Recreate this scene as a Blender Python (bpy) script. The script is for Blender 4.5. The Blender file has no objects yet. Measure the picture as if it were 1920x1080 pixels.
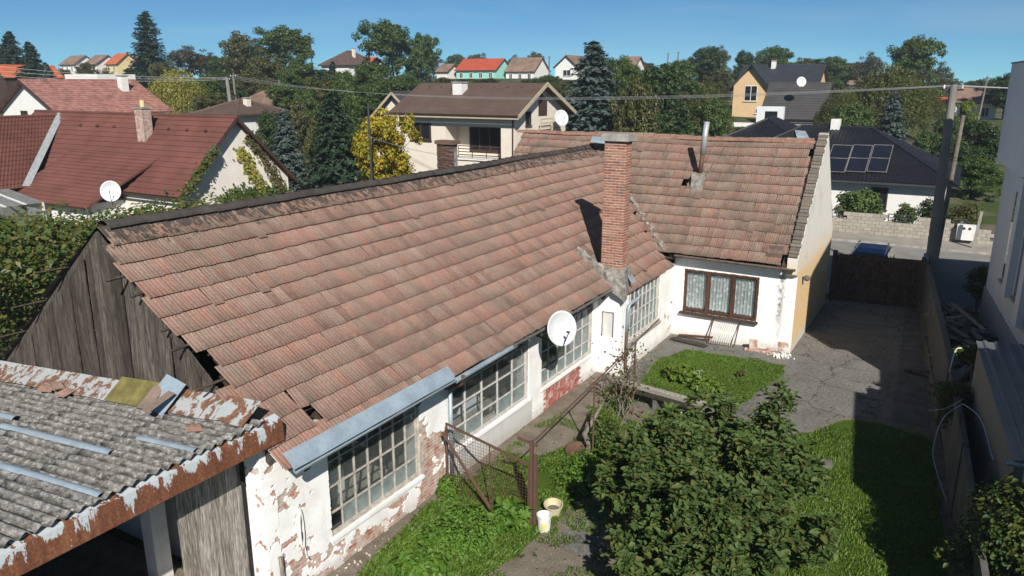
import bpy, math, random
import numpy as np
from mathutils import Vector, Matrix, Euler, noise as mn
R = math.radians
random.seed(11); rng = np.random.default_rng(11)
scene = bpy.context.scene
col = scene.collection

# ------------------------------------------------------------------ camera, sky, sun, exposure
CAM_H = 8.7; PITCH = R(15.0); YAW = R(30.44); FPX = 1430.0
cd = bpy.data.cameras.new('camera'); cam = bpy.data.objects.new('camera', cd); col.objects.link(cam)
cam.location = (0, 0, CAM_H); cam.rotation_euler = (math.pi/2 - PITCH, 0, YAW)
cd.sensor_width = 36; cd.lens = 36*FPX/1920; cd.clip_end = 5000; cd.clip_start = 0.1
scene.camera = cam
SUN = Vector((0.62, -0.79, 0.716)).normalized()
w = bpy.data.worlds.new('World'); scene.world = w; w.use_nodes = True
wt = w.node_tree; wt.nodes.clear()
wo = wt.nodes.new('ShaderNodeOutputWorld'); wb = wt.nodes.new('ShaderNodeBackground')
sky = wt.nodes.new('ShaderNodeTexSky'); sky.sky_type = 'NISHITA'; sky.sun_disc = False
sky.sun_elevation = math.asin(SUN.z); sky.sun_rotation = R(142)
sky.altitude = 150; sky.air_density = 0.45; sky.dust_density = 0.0; sky.ozone_density = 3.0
wb.inputs['Strength'].default_value = 0.05
def wnode(typ, **kw):
    nd = wt.nodes.new(typ)
    for k_, v_ in kw.items(): setattr(nd, k_, v_)
    return nd
wtint = wnode('ShaderNodeMix', data_type='RGBA', blend_type='MULTIPLY'); wtint.inputs[0].default_value = 1.0; wtint.inputs[7].default_value = (0.66, 1.18, 1.24, 1)
wt.links.new(sky.outputs[0], wtint.inputs[6])
# thin cirrus over the whole sky
wco = wnode('ShaderNodeTexCoord'); wmp = wnode('ShaderNodeMapping'); wmp.inputs['Scale'].default_value = (1.2, 1.2, 9.0)
wno = wnode('ShaderNodeTexNoise'); wno.inputs['Scale'].default_value = 2.3; wno.inputs['Detail'].default_value = 6; wno.inputs['Distortion'].default_value = 0.8
wra = wnode('ShaderNodeMapRange'); wra.inputs[1].default_value = 0.45; wra.inputs[2].default_value = 0.78; wra.inputs[4].default_value = 0.22
wcl = wnode('ShaderNodeMix', data_type='RGBA'); wcl.inputs[7].default_value = (9.0, 10.5, 12.0, 1)
wt.links.new(wco.outputs['Generated'], wmp.inputs[0]); wt.links.new(wmp.outputs[0], wno.inputs['Vector']); wt.links.new(wno.outputs['Fac'], wra.inputs[0]); wt.links.new(wra.outputs[0], wcl.inputs[0])
wt.links.new(wtint.outputs[2], wcl.inputs[6]); wt.links.new(wcl.outputs[2], wb.inputs[0]); wt.links.new(wb.outputs[0], wo.inputs[0])
sd = bpy.data.lights.new('sun', 'SUN'); sd.energy = 5.0; sd.angle = R(0.53); sd.color = (1, 0.95, 0.87)
so = bpy.data.objects.new('sun', sd); col.objects.link(so); so.location = (20, -20, 40)
so.rotation_euler = (-SUN).to_track_quat('-Z', 'Y').to_euler()
vs = scene.view_settings; vs.view_transform = 'Standard'; vs.look = 'None'; vs.exposure = 0.38; vs.gamma = 1
scene.render.engine = 'CYCLES'
scene.cycles.max_bounces = 6; scene.cycles.transparent_max_bounces = 12; scene.cycles.diffuse_bounces = 2
scene.cycles.caustics_reflective = False; scene.cycles.caustics_refractive = False
scene.cycles.use_denoising = True

# ------------------------------------------------------------------ geometry helpers
FW = Vector((-math.sin(YAW)*math.cos(PITCH), math.cos(YAW)*math.cos(PITCH), -math.sin(PITCH)))
RT = Vector((math.cos(YAW), math.sin(YAW), 0)); UP = RT.cross(FW)
def ray(px, py): return FW*FPX + RT*(px-960) - UP*(py-540)
def atD(px, py, d): return Vector((0, 0, CAM_H)) + ray(px, py)/FPX*d
def atZ(px, py, z):
    r = ray(px, py); return Vector((0, 0, CAM_H)) + r*((z-CAM_H)/r.z)
def atX(px, py, x):
    r = ray(px, py); return Vector((0, 0, CAM_H)) + r*(x/r.x)
def atY(px, py, y):
    r = ray(px, py); return Vector((0, 0, CAM_H)) + r*(y/r.y)
def proj(p):
    v = Vector(p) - Vector((0, 0, CAM_H)); d = v.dot(FW)
    return (960+FPX*v.dot(RT)/d, 540-FPX*v.dot(UP)/d, d)
def smooth(a, b, x):
    t = min(1, max(0, (x-a)/(b-a))); return t*t*(3-2*t)
def terrain(x, y):
    d = -0.507*x + 0.862*y
    h = 1.3*smooth(46, 66, d) + 3.2*smooth(66, 92, d) + 5.2*smooth(92, 165, d)
    right = smooth(-45, 5, x)
    h *= 1 - 0.35*right*smooth(85, 160, d)
    if d > 50: h += 0.25*mn.noise(Vector((x*0.04, y*0.04, 3)))*smooth(50, 80, d)
    return h

class MB:
    def __init__(s): s.v = []; s.f = []
    def add(s, vs_, fs):
        o = len(s.v); s.v += [tuple(p) for p in vs_]; s.f += [tuple(i+o for i in f) for f in fs]; return s
    def box(s, x0, x1, y0, y1, z0, z1):
        return s.add([(x0,y0,z0),(x1,y0,z0),(x1,y1,z0),(x0,y1,z0),(x0,y0,z1),(x1,y0,z1),(x1,y1,z1),(x0,y1,z1)],
                     [(0,3,2,1),(4,5,6,7),(0,1,5,4),(1,2,6,5),(2,3,7,6),(3,0,4,7)])
    def obox(s, m, sx, sy, sz):
        m = Matrix(m)
        P = [m @ Vector((a*sx/2, b*sy/2, c*sz/2)) for c in (-1,1) for a, b in ((-1,-1),(1,-1),(1,1),(-1,1))]
        return s.add(P, [(0,3,2,1),(4,5,6,7),(0,1,5,4),(1,2,6,5),(2,3,7,6),(3,0,4,7)])
    def beam(s, p, q, w=0.05, h=0.05, up=(0,0,1)):
        p = Vector(p); q = Vector(q); d = (q-p).normalized(); u = Vector(up)
        if abs(d.dot(u)) > 0.97: u = Vector((1,0,0))
        a = d.cross(u).normalized(); b = a.cross(d)
        P = [c + a*(i*w/2) + b*(j*h/2) for c in (p, q) for i, j in ((-1,-1),(1,-1),(1,1),(-1,1))]
        return s.add(P, [(0,1,2,3),(7,6,5,4),(0,4,5,1),(1,5,6,2),(2,6,7,3),(3,7,4,0)])
    def tube(s, path, r, n=8, cap=True):
        path = [Vector(p) for p in path]; rs = r if isinstance(r, (list, tuple)) else [r]*len(path)
        rings = []
        ref = Vector((0.31, 0.17, 0.93))
        for i, p in enumerate(path):
            d = (path[min(i+1, len(path)-1)] - path[max(i-1, 0)]).normalized()
            if abs(d.dot(ref)) > 0.95: ref = Vector((1, 0.1, 0))
            a = d.cross(ref).normalized(); b = d.cross(a)
            rings.append([p + (a*math.cos(t) + b*math.sin(t))*rs[i] for t in [2*math.pi*k/n for k in range(n)]])
        fs = [(i*n+k, i*n+(k+1) % n, (i+1)*n+(k+1) % n, (i+1)*n+k) for i in range(len(path)-1) for k in range(n)]
        if cap: fs += [tuple(range(n))[::-1], tuple((len(path)-1)*n+k for k in range(n))]
        return s.add([p for r_ in rings for p in r_], fs)
    def lathe(s, c, prof, n=20, m=None):
        m = m or Matrix.Translation(Vector(c)); P = []
        for r, z in prof: P += [m @ Vector((r*math.cos(2*math.pi*k/n), r*math.sin(2*math.pi*k/n), z)) for k in range(n)]
        fs = [(i*n+k, i*n+(k+1) % n, (i+1)*n+(k+1) % n, (i+1)*n+k) for i in range(len(prof)-1) for k in range(n)]
        return s.add(P, fs)
    def prism(s, pts, off):
        n = len(pts); off = Vector(off); P = [Vector(p) for p in pts]
        return s.add(P + [p+off for p in P], [tuple(range(n))[::-1], tuple(range(n, 2*n))] + [(i, (i+1) % n, n+(i+1) % n, n+i) for i in range(n)])
    def quad(s, a, b, c, d): return s.add([a, b, c, d], [(0,1,2,3)])
    def mesh(s, name):
        me = bpy.data.meshes.new(name); me.from_pydata([tuple(p) for p in s.v], [], s.f); me.update(); return me
    def build(s, name, mat, parent=None, smooth_=False, **kw):
        return link(name, s.mesh(name), mat, parent, smooth_, **kw)

def np_mesh(name, V, F):
    me = bpy.data.meshes.new(name); V = np.asarray(V, dtype=np.float32); F = np.asarray(F, dtype=np.int32)
    k = F.shape[1]
    me.vertices.add(len(V)); me.vertices.foreach_set('co', V.ravel())
    me.loops.add(F.size); me.loops.foreach_set('vertex_index', F.ravel())
    me.polygons.add(len(F)); me.polygons.foreach_set('loop_start', np.arange(0, F.size, k, dtype=np.int32))
    me.update(calc_edges=True); return me
def link(name, me, mat, parent=None, smooth_=False, label=None, cat=None, group=None, kind=None, loc=None):
    o = bpy.data.objects.new(name, me); col.objects.link(o)
    if mat is not None and not me.materials: me.materials.append(mat)
    if smooth_: me.polygons.foreach_set('use_smooth', [True]*len(me.polygons))
    if loc is not None: o.location = loc
    if parent is not None:
        o.parent = parent
        if loc is None: o.matrix_parent_inverse = world_of(parent).inverted()
    return tag(o, label, cat, group, kind)
def world_of(o):
    m = Matrix.LocRotScale(o.location, o.rotation_euler, o.scale)
    return world_of(o.parent) @ o.matrix_parent_inverse @ m if o.parent else m
def tag(o, label=None, cat=None, group=None, kind=None):
    for k, v in (('label', label), ('category', cat), ('group', group), ('kind', kind)):
        if v: o[k] = v
    return o
def thing(name, label, cat, loc=(0,0,0), group=None):
    o = bpy.data.objects.new(name, None); col.objects.link(o); o.location = loc; o.empty_display_size = 0.2
    return tag(o, label, cat, group)
def copy_tree(o, parent=None):
    c = o.copy(); col.objects.link(c)
    if parent is not None: c.parent = parent
    for ch in list(o.children): copy_tree(ch, c)
    return c
def instances(V, F, mats):
    """numpy: joins copies of a small mesh (V, F) under the matrices mats"""
    V = np.asarray(V); F = np.asarray(F); A = np.array([np.array(m) for m in mats])
    W = np.einsum('tij,vj->tvi', A[:, :3, :3], V) + A[:, None, :3, 3]
    FF = F[None] + (np.arange(len(mats))*len(V))[:, None, None]
    return W.reshape(-1, 3), FF.reshape(-1, F.shape[1])

# ------------------------------------------------------------------ node helpers
class G:
    def __init__(s, name):
        s.m = bpy.data.materials.new(name); s.m.use_nodes = True; s.t = s.m.node_tree; s.t.nodes.clear()
        s.o = s.t.nodes.new('ShaderNodeOutputMaterial')
    def n(s, typ, ins=None, **props):
        nd = s.t.nodes.new(typ)
        for k, v in props.items(): setattr(nd, k, v)
        for k, v in (ins or {}).items(): s.put(nd.inputs[k], v)
        return nd
    def put(s, sock, v):
        if isinstance(v, bpy.types.NodeSocket): s.t.links.new(v, sock)
        elif isinstance(v, (tuple, list)) and len(v) == 3 and sock.type == 'RGBA': sock.default_value = (*v, 1)
        else: sock.default_value = v
    def pos(s): return s.n('ShaderNodeNewGeometry').outputs['Position']
    def objc(s): return s.n('ShaderNodeTexCoord').outputs['Object']
    def isl(s):
        a = s.n('ShaderNodeNewGeometry').outputs['Random Per Island']; b = s.n('ShaderNodeObjectInfo').outputs['Random']
        return s.math('FRACT', s.math('ADD', a, s.math('MULTIPLY', b, 7.31)))
    def math(s, op, a, b=0.0, c=None):
        nd = s.n('ShaderNodeMath', {0: a, 1: b}, operation=op)
        if c is not None: s.put(nd.inputs[2], c)
        return nd.outputs[0]
    def scale(s, v, sc):
        return s.n('ShaderNodeMapping', {'Vector': v, 'Scale': sc}).outputs[0]
    def noise(s, scale=5, detail=4, vec=None, rough=0.6, dist=0.0):
        nd = s.n('ShaderNodeTexNoise', {'Scale': scale, 'Detail': detail, 'Roughness': rough, 'Distortion': dist})
        s.put(nd.inputs['Vector'], vec if vec is not None else s.pos()); return nd.outputs['Fac']
    def ramp(s, fac, stops, interp='LINEAR'):
        nd = s.n('ShaderNodeValToRGB', {'Fac': fac}); cr = nd.color_ramp; cr.interpolation = interp
        while len(cr.elements) > 1: cr.elements.remove(cr.elements[-1])
        for i, (p, c) in enumerate(stops):
            e = cr.elements[0] if i == 0 else cr.elements.new(p)
            e.position = p; e.color = (*c, 1) if isinstance(c, tuple) else (c, c, c, 1)
        return nd.outputs['Color']
    def mix(s, f, a, b, blend='MIX'):
        nd = s.n('ShaderNodeMix', data_type='RGBA', blend_type=blend)
        s.put(nd.inputs[0], f); s.put(nd.inputs[6], a); s.put(nd.inputs[7], b); return nd.outputs[2]
    def sep(s, v, i): return s.n('ShaderNodeSeparateXYZ', {0: v}).outputs[i]
    def bump(s, h, strength=0.3, dist=0.02):
        return s.n('ShaderNodeBump', {'Height': h, 'Strength': strength, 'Distance': dist}).outputs[0]
    def bsdf(s, color, rough=0.85, spec=0.3, metal=0.0, normal=None, **kw):
        nd = s.n('ShaderNodeBsdfPrincipled', {'Base Color': color, 'Roughness': rough, 'Specular IOR Level': spec, 'Metallic': metal})
        if normal is not None: s.put(nd.inputs['Normal'], normal)
        return nd.outputs[0]
    def done(s, sh): s.t.links.new(sh, s.o.inputs['Surface']); return s.m
MAT = {}
def simple(name, c, rough=0.8, var=0.25, scale=3.0, bump=0.2, bscale=30, spec=0.3, metal=0.0, c2=None):
    """a plain surface with large blotches and a fine grain"""
    g = G(name); a = g.noise(scale, 5); b = g.noise(bscale, 4)
    lo = tuple(x*(1-var) for x in c); hi = c2 or tuple(min(1, x*(1+var*0.6)) for x in c)
    cc = g.mix(g.ramp(a, [(0.3, 0.0), (0.7, 1.0)]), lo, hi)
    cc = g.mix(0.35, cc, g.mix(1.0, cc, g.ramp(b, [(0.3, 0.5), (0.7, 1.0)]), 'MULTIPLY'))
    MAT[name] = g.done(g.bsdf(cc, rough, spec, metal, g.bump(b, bump, 0.01) if bump else None)); return MAT[name]
def leafmat(name, cols, trans=0.3, rough=0.5):
    g = G(name); r = g.isl(); big = g.noise(0.35, 3)
    cc = g.ramp(r, [(i/(len(cols)-1), c) for i, c in enumerate(cols)])
    cc = g.mix(g.ramp(big, [(0.3, 0.0), (0.7, 0.55)]), cc, g.mix(1.0, cc, (0.55, 0.6, 0.5), 'MULTIPLY'))
    a = g.bsdf(cc, rough, 0.35); b = g.n('ShaderNodeBsdfTranslucent', {'Color': g.mix(1.0, cc, (1.3, 1.25, 0.5), 'MULTIPLY')}).outputs[0]
    MAT[name] = g.done(g.n('ShaderNodeMixShader', {0: trans, 1: a, 2: b}).outputs[0]); return MAT[name]

# ---- materials: roof tiles
def tile_mat(name, c0, c1, c2, ridge_z, dirt):
    g = G(name); P = g.pos(); r = g.isl()
    base = g.ramp(r, [(0.0, c0), (0.35, c1), (0.7, c2), (0.92, c1), (1.0, tuple(x*0.62 for x in c0))])
    base = g.mix(1.0, base, g.ramp(g.math('FRACT', g.math('MULTIPLY', r, 13.7)), [(0.0, 0.84), (0.25, 0.96), (0.8, 1.04), (1.0, 1.13)]), 'MULTIPLY')
    streak = g.noise(1.0, 5, g.scale(P, (9, 9, 1.6)))
    base = g.mix(g.ramp(streak, [(0.35, 0.0), (0.75, 0.55)]), base, (0.30, 0.245, 0.20))
    fine = g.noise(28, 5)
    base = g.mix(0.6, base, g.mix(1.0, base, g.ramp(fine, [(0.3, 0.55), (0.62, 1.1)]), 'MULTIPLY'))
    blot = g.noise(0.9, 5, dist=0.6)
    base = g.mix(g.ramp(blot, [(0.47, 0.0), (0.74, dirt)]), base, (0.125, 0.108, 0.088))
    lich = g.noise(7.5, 6, rough=0.7)
    base = g.mix(g.ramp(lich, [(0.62, 0.0), (0.7, 0.6)]), base, (0.40, 0.37, 0.31))
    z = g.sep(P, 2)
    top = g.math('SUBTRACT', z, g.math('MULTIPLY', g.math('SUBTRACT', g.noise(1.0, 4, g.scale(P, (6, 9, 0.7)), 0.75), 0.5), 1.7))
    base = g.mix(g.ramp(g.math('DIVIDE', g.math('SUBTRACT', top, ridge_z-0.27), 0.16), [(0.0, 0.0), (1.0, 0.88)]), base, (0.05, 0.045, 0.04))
    MAT[name] = g.done(g.bsdf(base, 0.9, 0.15, 0, g.bump(fine, 0.35, 0.01)))
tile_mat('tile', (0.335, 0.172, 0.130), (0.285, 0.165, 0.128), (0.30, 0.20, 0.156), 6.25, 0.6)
tile_mat('tile_street', (0.28, 0.145, 0.11), (0.235, 0.138, 0.108), (0.25, 0.175, 0.135), 9.0, 1.0)
simple('ridge_dark', (0.07, 0.06, 0.054), 0.85, 0.4, 2.5)
simple('ridge_red', (0.30, 0.16, 0.115), 0.9, 0.4, 4)
simple('mortar_old', (0.30, 0.28, 0.25), 0.95, 0.65, 7, 1.0, 16)
# ---- plaster, brick
def plaster(name, c, stain, amount, low=0.5):
    g = G(name); P = g.pos(); a = g.noise(1.3, 6, dist=0.4); b = g.noise(9, 5); f = g.noise(55, 4)
    cc = g.mix(g.ramp(a, [(0.48, 0.0), (0.72, amount)]), c, stain)
    cc = g.mix(g.ramp(b, [(0.55, 0.0), (0.8, 0.45*amount)]), cc, tuple(x*0.7 for x in stain))
    z = g.math('ADD', g.sep(P, 2), g.math('MULTIPLY', g.math('SUBTRACT', b, 0.5), 0.5))
    cc = g.mix(g.ramp(z, [(0.03, low), (0.35, 0.0)]), cc, (0.33, 0.28, 0.235))
    run = g.noise(1.0, 5, g.scale(P, (7, 7, 0.5)))
    cc = g.mix(g.ramp(run, [(0.58, 0.0), (0.8, 0.45*amount)]), cc, (0.30, 0.28, 0.25))
    if name == 'plaster_white':      # soot streak and damp patch beside the house corner
        dx = g.math('ABSOLUTE', g.math('ADD', g.math('ADD', g.sep(P, 0), 4.62), g.math('MULTIPLY', g.math('SUBTRACT', b, 0.5), 0.35)))
        on = g.math('MULTIPLY', g.math('GREATER_THAN', g.sep(P, 1), 25.2), g.ramp(g.math('DIVIDE', g.sep(P, 2), 3.0), [(0.1, 0.2), (0.5, 1.0), (0.8, 0.9)]))
        cc = g.mix(g.math('MULTIPLY', g.math('MULTIPLY', g.ramp(dx, [(0.03, 0.9), (0.13, 0.0)]), on), g.ramp(b, [(0.35, 0.2), (0.6, 1.0)])), cc, (0.10, 0.10, 0.095))
    MAT[name] = g.done(g.bsdf(cc, 0.9, 0.2, 0, g.bump(g.mix(0.5, b, f), 0.35, 0.015)))
plaster('plaster_white', (0.87, 0.865, 0.85), (0.60, 0.56, 0.50), 0.5)
plaster('plaster_grey', (0.56, 0.56, 0.54), (0.72, 0.71, 0.68), 0.9)
def gable_mat():
    g = G('plaster_gable'); P = g.pos(); b = g.noise(1.1, 6, dist=0.5); f = g.noise(40, 4); c2 = g.noise(6, 5)
    z = g.math('ADD', g.sep(P, 2), g.math('MULTIPLY', g.math('SUBTRACT', b, 0.5), 1.3))
    up = g.mix(g.ramp(b, [(0.5, 0.0), (0.7, 0.7)]), (0.66, 0.64, 0.59), (0.50, 0.47, 0.42))
    low = g.mix(g.ramp(c2, [(0.4, 0.0), (0.7, 0.8)]), (0.68, 0.46, 0.21), (0.66, 0.56, 0.42))
    cc = g.mix(g.ramp(z, [(0.3, 0.0), (0.302, 1.0)]), (0.55, 0.50, 0.44), g.mix(g.ramp(g.math('DIVIDE', z, 10.0), [(0.25, 0.0), (0.30, 0.75), (0.36, 1.0)]), low, up))
    cc = g.mix(g.ramp(c2, [(0.68, 0.0), (0.72, 0.8)]), cc, (0.45, 0.23, 0.15))
    MAT['plaster_gable'] = g.done(g.bsdf(cc, 0.9, 0.2, 0, g.bump(f, 0.3, 0.01)))
gable_mat()
def brick_mat(name, cols, white=0.0):
    g = G(name); r = g.isl(); n = g.noise(24, 5); m = g.noise(5, 4)
    cc = g.ramp(r, [(i/(len(cols)-1), c) for i, c in enumerate(cols)])
    cc = g.mix(0.6, cc, g.mix(1.0, cc, g.ramp(n, [(0.3, 0.45), (0.65, 1.05)]), 'MULTIPLY'))
    if white: cc = g.mix(g.ramp(m, [(0.5-white*0.3, 0.0), (0.75, 0.9)]), cc, (0.62, 0.58, 0.53))
    MAT[name] = g.done(g.bsdf(cc, 0.92, 0.15, 0, g.bump(n, 0.5, 0.01)))
brick_mat('brick', [(0.33, 0.13, 0.08), (0.40, 0.175, 0.11), (0.28, 0.105, 0.07), (0.42, 0.22, 0.15), (0.19, 0.10, 0.08)])
brick_mat('brick_wall', [(0.40, 0.17, 0.11), (0.34, 0.13, 0.09), (0.44, 0.21, 0.14), (0.30, 0.13, 0.09)], 0.55)
brick_mat('brick_red_paint', [(0.40, 0.125, 0.10), (0.35, 0.105, 0.088), (0.44, 0.18, 0.145)], 0.08)
brick_mat('brick_dark', [(0.10, 0.065, 0.05), (0.14, 0.08, 0.06), (0.08, 0.055, 0.045), (0.17, 0.11, 0.08)])
brick_mat('coping', [(0.19, 0.165, 0.14), (0.13, 0.115, 0.10), (0.23, 0.195, 0.16), (0.17, 0.135, 0.11)])
simple('mortar', (0.52, 0.46, 0.40), 0.95, 0.4, 6)
simple('mortar_white', (0.70, 0.63, 0.58), 0.95, 0.25, 6)
# ---- timber
def wood(name, cols, sc=(3, 3, 0.25)):
    g = G(name); r = g.isl(); P = g.n('ShaderNodeVectorMath', {0: g.pos(), 1: g.n('ShaderNodeCombineXYZ', {0: g.math('MULTIPLY', r, 37.0), 2: g.math('MULTIPLY', r, 91.0)}).outputs[0]}, operation='ADD').outputs[0]
    gr = g.noise(7, 6, g.scale(P, sc), 0.7, 1.2); gr2 = g.noise(22, 4, g.scale(P, sc))
    cc = g.ramp(r, [(i/(len(cols)-1), c) for i, c in enumerate(cols)])
    cc = g.mix(1.0, cc, g.ramp(gr, [(0.3, 0.3), (0.5, 0.95), (0.7, 1.9)]), 'MULTIPLY')
    cc = g.mix(0.7, cc, g.mix(1.0, cc, g.ramp(gr2, [(0.35, 0.5), (0.6, 1.1)]), 'MULTIPLY'))
    MAT[name] = g.done(g.bsdf(cc, 0.9, 0.15, 0, g.bump(gr2, 0.5, 0.01)))
wood('wood_grey', [(0.066, 0.056, 0.045), (0.113, 0.095, 0.078), (0.039, 0.033, 0.027), (0.156, 0.136, 0.113), (0.051, 0.043, 0.036), (0.086, 0.073, 0.061), (0.117, 0.101, 0.082)])
wood('wood_pale', [(0.32, 0.285, 0.24), (0.26, 0.235, 0.20), (0.36, 0.33, 0.29)])
wood('wood_dark', [(0.06, 0.045, 0.035), (0.085, 0.065, 0.05)])
wood('wood_frame', [(0.085, 0.040, 0.026), (0.10, 0.048, 0.03)])
wood('wood_gate', [(0.085, 0.05, 0.038), (0.10, 0.062, 0.045), (0.07, 0.045, 0.036)], (0.6, 0.6, 0.3))
# ---- metal
def rusty(name, paint, rust, bias, sc=(2.2, 2.2, 0.9)):
    g = G(name); P = g.pos(); a = g.noise(2.2, 7, g.scale(P, sc), 0.68, 0.5); b = g.noise(25, 4)
    f = g.ramp(a, [(bias, 0.0), (bias+0.03, 1.0)])
    rc = g.ramp(b, [(0.3, tuple(x*0.55 for x in rust)), (0.65, rust)])
    pc = g.mix(g.ramp(b, [(0.4, 0.0), (0.75, 0.5)]), paint, tuple(x*0.75 for x in paint))
    MAT[name] = g.done(g.bsdf(g.mix(f, pc, rc), 0.7, 0.3, 0.0, g.bump(g.mix(0.5, a, b), 0.3, 0.01)))
def fascia_mat():
    g = G('fascia_rust'); P = g.pos(); a = g.noise(3.0, 7, g.scale(P, (1.5, 1.5, 0.55)), 0.7, 0.3); b = g.noise(25, 4); st = g.noise(9.0, 5, g.scale(P, (1, 1, 0.12)))
    h = g.math('MULTIPLY', g.math('SUBTRACT', 3.50, g.sep(P, 2)), 0.95)
    f = g.ramp(g.math('ADD', g.math('ADD', g.math('MULTIPLY_ADD', a, 1.9, -0.45), h), g.math('MULTIPLY', g.math('SUBTRACT', st, 0.5), 0.35)), [(0.50, 0.0), (0.525, 1.0)])
    rc = g.ramp(g.mix(0.5, b, st), [(0.32, (0.07, 0.028, 0.016)), (0.5, (0.15, 0.058, 0.03)), (0.64, (0.24, 0.105, 0.055))]); pc = g.mix(g.ramp(b, [(0.4, 0.0), (0.75, 0.5)]), (0.44, 0.49, 0.53), (0.36, 0.34, 0.28))
    MAT['fascia_rust'] = g.done(g.bsdf(g.mix(f, pc, rc), 0.7, 0.3, 0.0, g.bump(g.mix(0.5, a, b), 0.3, 0.01)))
fascia_mat()
rusty('flash_rust', (0.38, 0.40, 0.40), (0.22, 0.11, 0.065), 0.50)
rusty('steel_rust', (0.10, 0.065, 0.05), (0.16, 0.075, 0.045), 0.5, (8, 8, 8))
rusty('pipe_rust', (0.16, 0.12, 0.10), (0.14, 0.075, 0.05), 0.52, (3, 3, 3))
simple('zinc', (0.36, 0.44, 0.50), 0.45, 0.3, 1.8, 0.1, 20, 0.5, 0.25)
simple('zinc_blue', (0.34, 0.42, 0.49), 0.5, 0.25, 2.0, 0.1, 20, 0.5, 0.15)
simple('galv', (0.45, 0.47, 0.48), 0.45, 0.25, 5, 0.1, 30, 0.5, 0.3)
simple('mossy_sheet', (0.20, 0.175, 0.06), 0.8, 0.4, 5)
simple('dish_white', (0.66, 0.67, 0.68), 0.5, 0.14, 2, 0.05)
simple('white_paint', (0.76, 0.75, 0.72), 0.6, 0.12, 4)
simple('bar_white', (0.60, 0.585, 0.555), 0.7, 0.3, 7)
simple('bar_paint', (0.50, 0.45, 0.39), 0.7, 0.35, 8)
simple('plastic_white', (0.78, 0.78, 0.74), 0.4, 0.12, 6)
simple('plastic_cream', (0.62, 0.54, 0.34), 0.45, 0.2, 6)
simple('label_yellow', (0.70, 0.66, 0.28), 0.5, 0.2, 12)
simple('black_plastic', (0.02, 0.02, 0.022), 0.5, 0.2, 6)
simple('cable_white', (0.55, 0.58, 0.66), 0.5, 0.1)
simple('wire', (0.40, 0.41, 0.42), 0.6, 0.1, 2, 0)
def asbestos():
    g = G('asbestos'); P = g.pos(); a = g.noise(2.6, 7, g.scale(P, (0.7, 2, 2)), 0.7); b = g.noise(11, 8, g.scale(P, (0.8, 1.3, 1)), rough=0.78); c = g.noise(60, 4)
    cc = g.mix(g.ramp(a, [(0.3, 0.0), (0.7, 1.0)]), (0.15, 0.142, 0.132), (0.25, 0.24, 0.225))
    cc = g.mix(g.ramp(b, [(0.52, 0.0), (0.60, 0.85)]), cc, (0.46, 0.45, 0.43))
    cc = g.mix(g.ramp(b, [(0.39, 0.9), (0.46, 0.0)]), cc, (0.045, 0.042, 0.038))
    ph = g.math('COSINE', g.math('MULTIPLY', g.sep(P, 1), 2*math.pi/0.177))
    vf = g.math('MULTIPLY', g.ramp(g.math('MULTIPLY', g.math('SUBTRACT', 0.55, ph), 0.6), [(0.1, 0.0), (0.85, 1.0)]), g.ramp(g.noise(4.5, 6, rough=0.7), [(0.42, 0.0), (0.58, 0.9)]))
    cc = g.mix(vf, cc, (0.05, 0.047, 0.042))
    MAT['asbestos'] = g.done(g.bsdf(cc, 0.95, 0.1, 0, g.bump(g.mix(0.4, b, c), 0.8, 0.03)))
asbestos()
# ---- glass and cloth
def glass(name, tint, refl, dirt, dcol=(0.45, 0.5, 0.48), rough=0.03):
    g = G(name); t = g.n('ShaderNodeBsdfTransparent', {'Color': tint}).outputs[0]
    gl = g.n('ShaderNodeBsdfGlossy', {'Color': (0.9, 0.95, 1.0), 'Roughness': rough}).outputs[0]
    fr = g.math('ADD', g.math('MULTIPLY', g.math('POWER', g.n('ShaderNodeLayerWeight', {'Blend': 0.5}).outputs['Facing'], 4.0), 0.8), 0.04)
    s1 = g.n('ShaderNodeMixShader', {0: g.math('MINIMUM', g.math('MULTIPLY', fr, refl), 1.0), 1: t, 2: gl}).outputs[0]
    d = g.n('ShaderNodeBsdfDiffuse', {'Color': dcol}).outputs[0]
    f = g.math('MULTIPLY', g.ramp(g.noise(3.5, 5), [(0.3, 0.5), (0.7, 1.0)]), dirt)
    MAT[name] = g.done(g.n('ShaderNodeMixShader', {0: f, 1: s1, 2: d}).outputs[0])
glass('pane_clear', (0.80, 0.84, 0.83), 1.3, 0.14)
glass('pane_grey', (0.7, 0.74, 0.74), 1.0, 0.45, (0.42, 0.45, 0.46))
glass('pane_frost', (0.55, 0.62, 0.60), 1.0, 0.72, (0.33, 0.40, 0.385), 0.25)
glass('pane_dark', (0.10, 0.11, 0.12), 1.6, 0.12, (0.10, 0.115, 0.13))
def lace():
    g = G('lace'); P = g.pos()
    v = g.n('ShaderNodeTexVoronoi', {'Vector': P, 'Scale': 42.0}).outputs['Distance']
    m = g.noise(7, 4); fl = g.n('ShaderNodeTexVoronoi', {'Vector': P, 'Scale': 6.0}).outputs['Distance']
    z = g.ramp(g.math('DIVIDE', g.math('SUBTRACT', g.sep(P, 2), 0.85), 0.9), [(0.0, 0.35), (0.75, 0.0)])
    a = g.math('ADD', g.math('MULTIPLY', g.ramp(v, [(0.25, 1.0), (0.5, 0.45)]), 0.80), g.math('ADD', z, g.ramp(fl, [(0.28, 0.35), (0.36, 0.0)])))
    t = g.n('ShaderNodeBsdfTransparent').outputs[0]; d = g.n('ShaderNodeBsdfDiffuse', {'Color': (0.82, 0.86, 0.88, 1)}).outputs[0]
    MAT['lace'] = g.done(g.n('ShaderNodeMixShader', {0: g.math('MINIMUM', a, 0.93), 1: t, 2: d}).outputs[0])
lace()
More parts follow.
